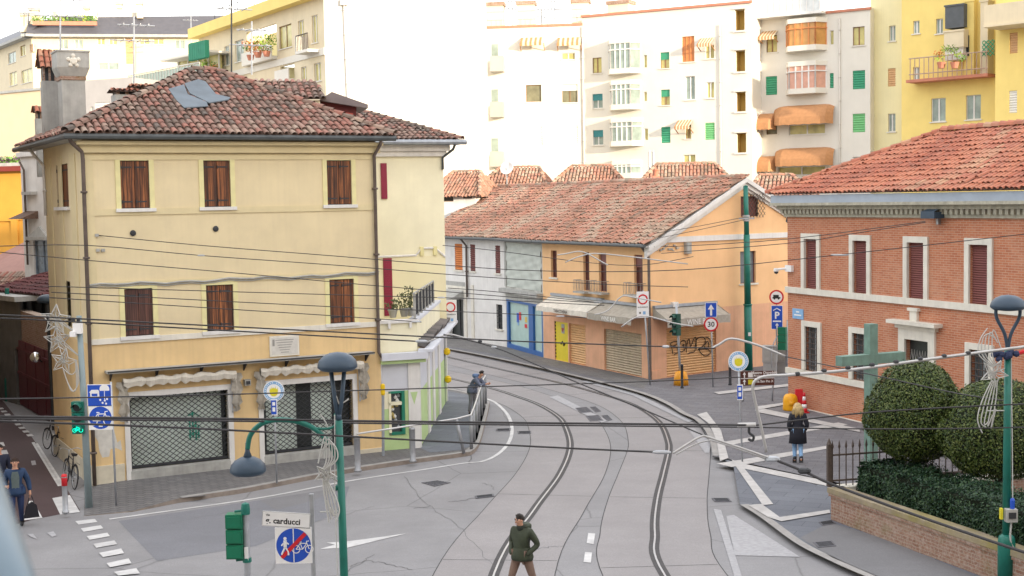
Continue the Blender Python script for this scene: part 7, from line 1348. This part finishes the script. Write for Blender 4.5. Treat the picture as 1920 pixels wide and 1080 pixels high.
b.box(.1,-.12,1.3,ga.L,-.08,1.42); b.box(.1,-.12,2.3,ga.L,-.08,2.4); b.build('boards',RG,t)
q=D(66,670,50); t=thing('traffic_mirror','small round mirror above the red gate','mirror',q); b=MB(); b.lathe([(.0,.06),(.14,.03),(.2,0),(.2,-.03)],q,14,0,(.3,-1,.2)); b.tube([q+Vector((0,.05,0)),q+Vector((.1,.6,-.3))],.025,5,1); b.build('mirror',[M('mirror glass',(.7,.72,.75),.08,.02,5,0,metal=1.0),DARK],t)
p=G(44,757); t=thing('yellow_pole','slim yellow pole with a small yellow box at the end of the red gate','pole',p); b=MB(); tp=D(42,602,p.y); b.tube([p,tp],.06,8,0); q=D(46,660,p.y-.1); b.box(q.x-.2,q.y-.1,q.z-.25,q.x+.2,q.y+.05,q.z+.25,0); b.box(q.x-.12,q.y-.115,q.z-.1,q.x+.12,q.y-.1,q.z+.12,1); b.build('pole',[M('yellow ochre paint',(.55,.34,.02),.5),M('dull yellow label',(.45,.3,.05),.5)],t)
p=G(16,752); t=thing('alley_pole','dark green pole at the far end of the shaded alley','pole',p); b=MB(); b.tube([p,D(13,540,p.y)],.09,8); b.lathe([(.14,0),(.14,.9),(.1,1.0)],p,10); b.build('pole',GREENP,t)
gw_=Fac(G(-40,738),G(46,762)); t=thing('grey_alley_house','grey rendered house end with a dark doorway at the alley bend','house',gw_.A,gw_.rz); r=gw_.rect(30,680,38,757); r=(r[0],r[1],.05,2.3); b=gw_.mb(); wallgrid(b,gw_.L,4.3,[r],.2); b.box(-.2,-.3,4.3,gw_.L+.2,4,4.5,1); b.build('wall',[M('shade darkened alley grey render',(.16,.155,.145),.9,.15,2,.2,25,streak=.4,dirt=.5),CONC],t); b=gw_.mb(); b.box(r[0],.15,r[2],r[1],.2,r[3]); b.build('door',SHOPD,t)  # house render darkened to stand in for alley shade
yS=56.0; A_,B_=gpt(8,yS+2),gpt(106,yS-2); fS=Fac(A_,B_); t=thing('alley_shed','dark timber lean to with a dull red roof over the alley gate','shed',fS.A,fS.rz); z0=fS.uz(50,603)[1]; z1=fS.uz(50,548)[1]; zt=fS.uz(60,515)[1]; b=fS.mb(); b.box(0,0,0,fS.L,4,z1-.1,0)
for k in range(6): b.box(.2+k*fS.L/6,-.05,z0,.3+k*fS.L/6,0,z1,1)
b.box(0,-.06,z0-.1,fS.L,0,z0+.05,1); b.build('wall',[SHOPD,DARK],t); b=MB(); q=[fS.W(-.3,-.6,z1),fS.W(fS.L+.3,-.6,z1),fS.W(fS.L+.3,2.6,zt),fS.W(-.3,2.6,zt)]; tiles(b,q,.25,.4); b.build('roof',[tile_mat('shade darkened red tiles',[(.06,.02,.025),(.1,.028,.03),(.14,.04,.04)],.1),TGAP],t)  # roof tile colours darkened in place of shade over the shed
yP=66.0; fP=Fac(gpt(-60,yP),gpt(62,yP-2)); t=thing('pink_roof_house','low house with a pale pink roof slope below the orange house','house',fP.A,fP.rz); za=fP.uz(20,522)[1]; b=fP.mb(); b.box(0,0,0,fP.L,4,za,0); b.build('wall',ORG2,t); ztp=fP.uz(10,455)[1]; b=fP.mb(); b.prism([(-.3,-.3,za),(fP.L+.3,-.3,za+.1),(fP.L-.2,3.5,za+.9),(.5,3.8,ztp)],(0,0,.12)); b.build('roof',M('shade darkened pink roofing',(.3,.16,.13),.8,.1,3,.1,20),t); b=MB(); q=[fP.W(-.3,-1.6,za-.9),fP.W(fP.L+2.0,-1.6,za-.7),fP.W(fP.L+.4,-.2,za+.12),fP.W(-.3,-.2,za+.12)]; tiles(b,q,.24,.36); b.build('tiled_porch',[TILE_OLD,TGAP],t)  # pink roofing toned down, shade put into its colour
yO=82.0; fO=Fac(gpt(-90,yO),gpt(70,yO-2)); t=thing('orange_alley_house','saturated orange house with recessed panels beyond the alley roofs','house',fO.A,fO.rz); zt=fO.uz(25,318)[1]; b=fO.mb(); ORS=M('saturated orange plaster',(.6,.3,.045),.9,.06,1,.1,20,dirt=.15)
wallgrid(b,fO.L,zt,[fO.rect(-40,415,22,520),fO.rect(34,412,56,520)],.12); b.poly([(0,.121,0),(fO.L,.121,0),(fO.L,.121,zt-2),(0,.121,zt-2)],0); b.box(-.2,-.4,zt-.1,fO.L+.2,3,zt+.2,1); b.build('wall',[ORS,M('dark red eave',(.2,.03,.02),.7)],t)
b=fO.mb(); 
for k in range(40): u=fO.L*.4+rng.random()*fO.L*.45; leaves(b,(u,.5,zt+.55),(.4,.4,.3),12,.12,m=k%2)
b.box(fO.L*.38,.1,zt+.2,fO.L*.9,.9,zt+.42,2); b.build('planter',[GRN,M('purple leaves',(.12,.06,.12),.7),CONC],t)
# ================================================================ rail of the viewer's balcony; unseen blocks added to shade street and alley
t=thing('balcony_rail','blurred blue grey metal rail in the bottom left corner','railing',D(0,950,1.1)); b=MB(); a,c=D(-105,780,1.35),D(-4,1150,1.0); d=(c-a); b.tube([a-d*.5,c+d*1.2],.034,16); b.build('rail',M('blue grey rail paint',(.1,.16,.21),.4,.05,2,0),t,True)
fV=Fac((190,-10),(-70,-10)); b=fV.mb(); HB=27.5; hs=[(2+k*5,3.6+k*5,3+q*3.4,5+q*3.4) for k in range(50) for q in range(6)]; wallgrid(b,fV.L,HB,hs,.25); b.box(0,.25,0,fV.L,12,HB-.02,0)  # unseen block behind the viewer, height and length set to shade the street
b.box(0,.2,HB-.01,1,.3,HB)
mb=MB(); mb.prism([(-16.2,38.6,0),(-25.5,60,0),(-36,60,0),(-29,35,0)],(0,0,12.5)); struct(mb,'unseen_shade_block_beside_alley',M('dull ochre alley shade block',(.3,.22,.14),.9,.1,2))  # unseen block added left of the alley to darken it
o=b.build('unseen_shade_front',M('pale ochre shade block behind the viewer',(.45,.36,.25),.9,.06,1)); o['kind']='structure'
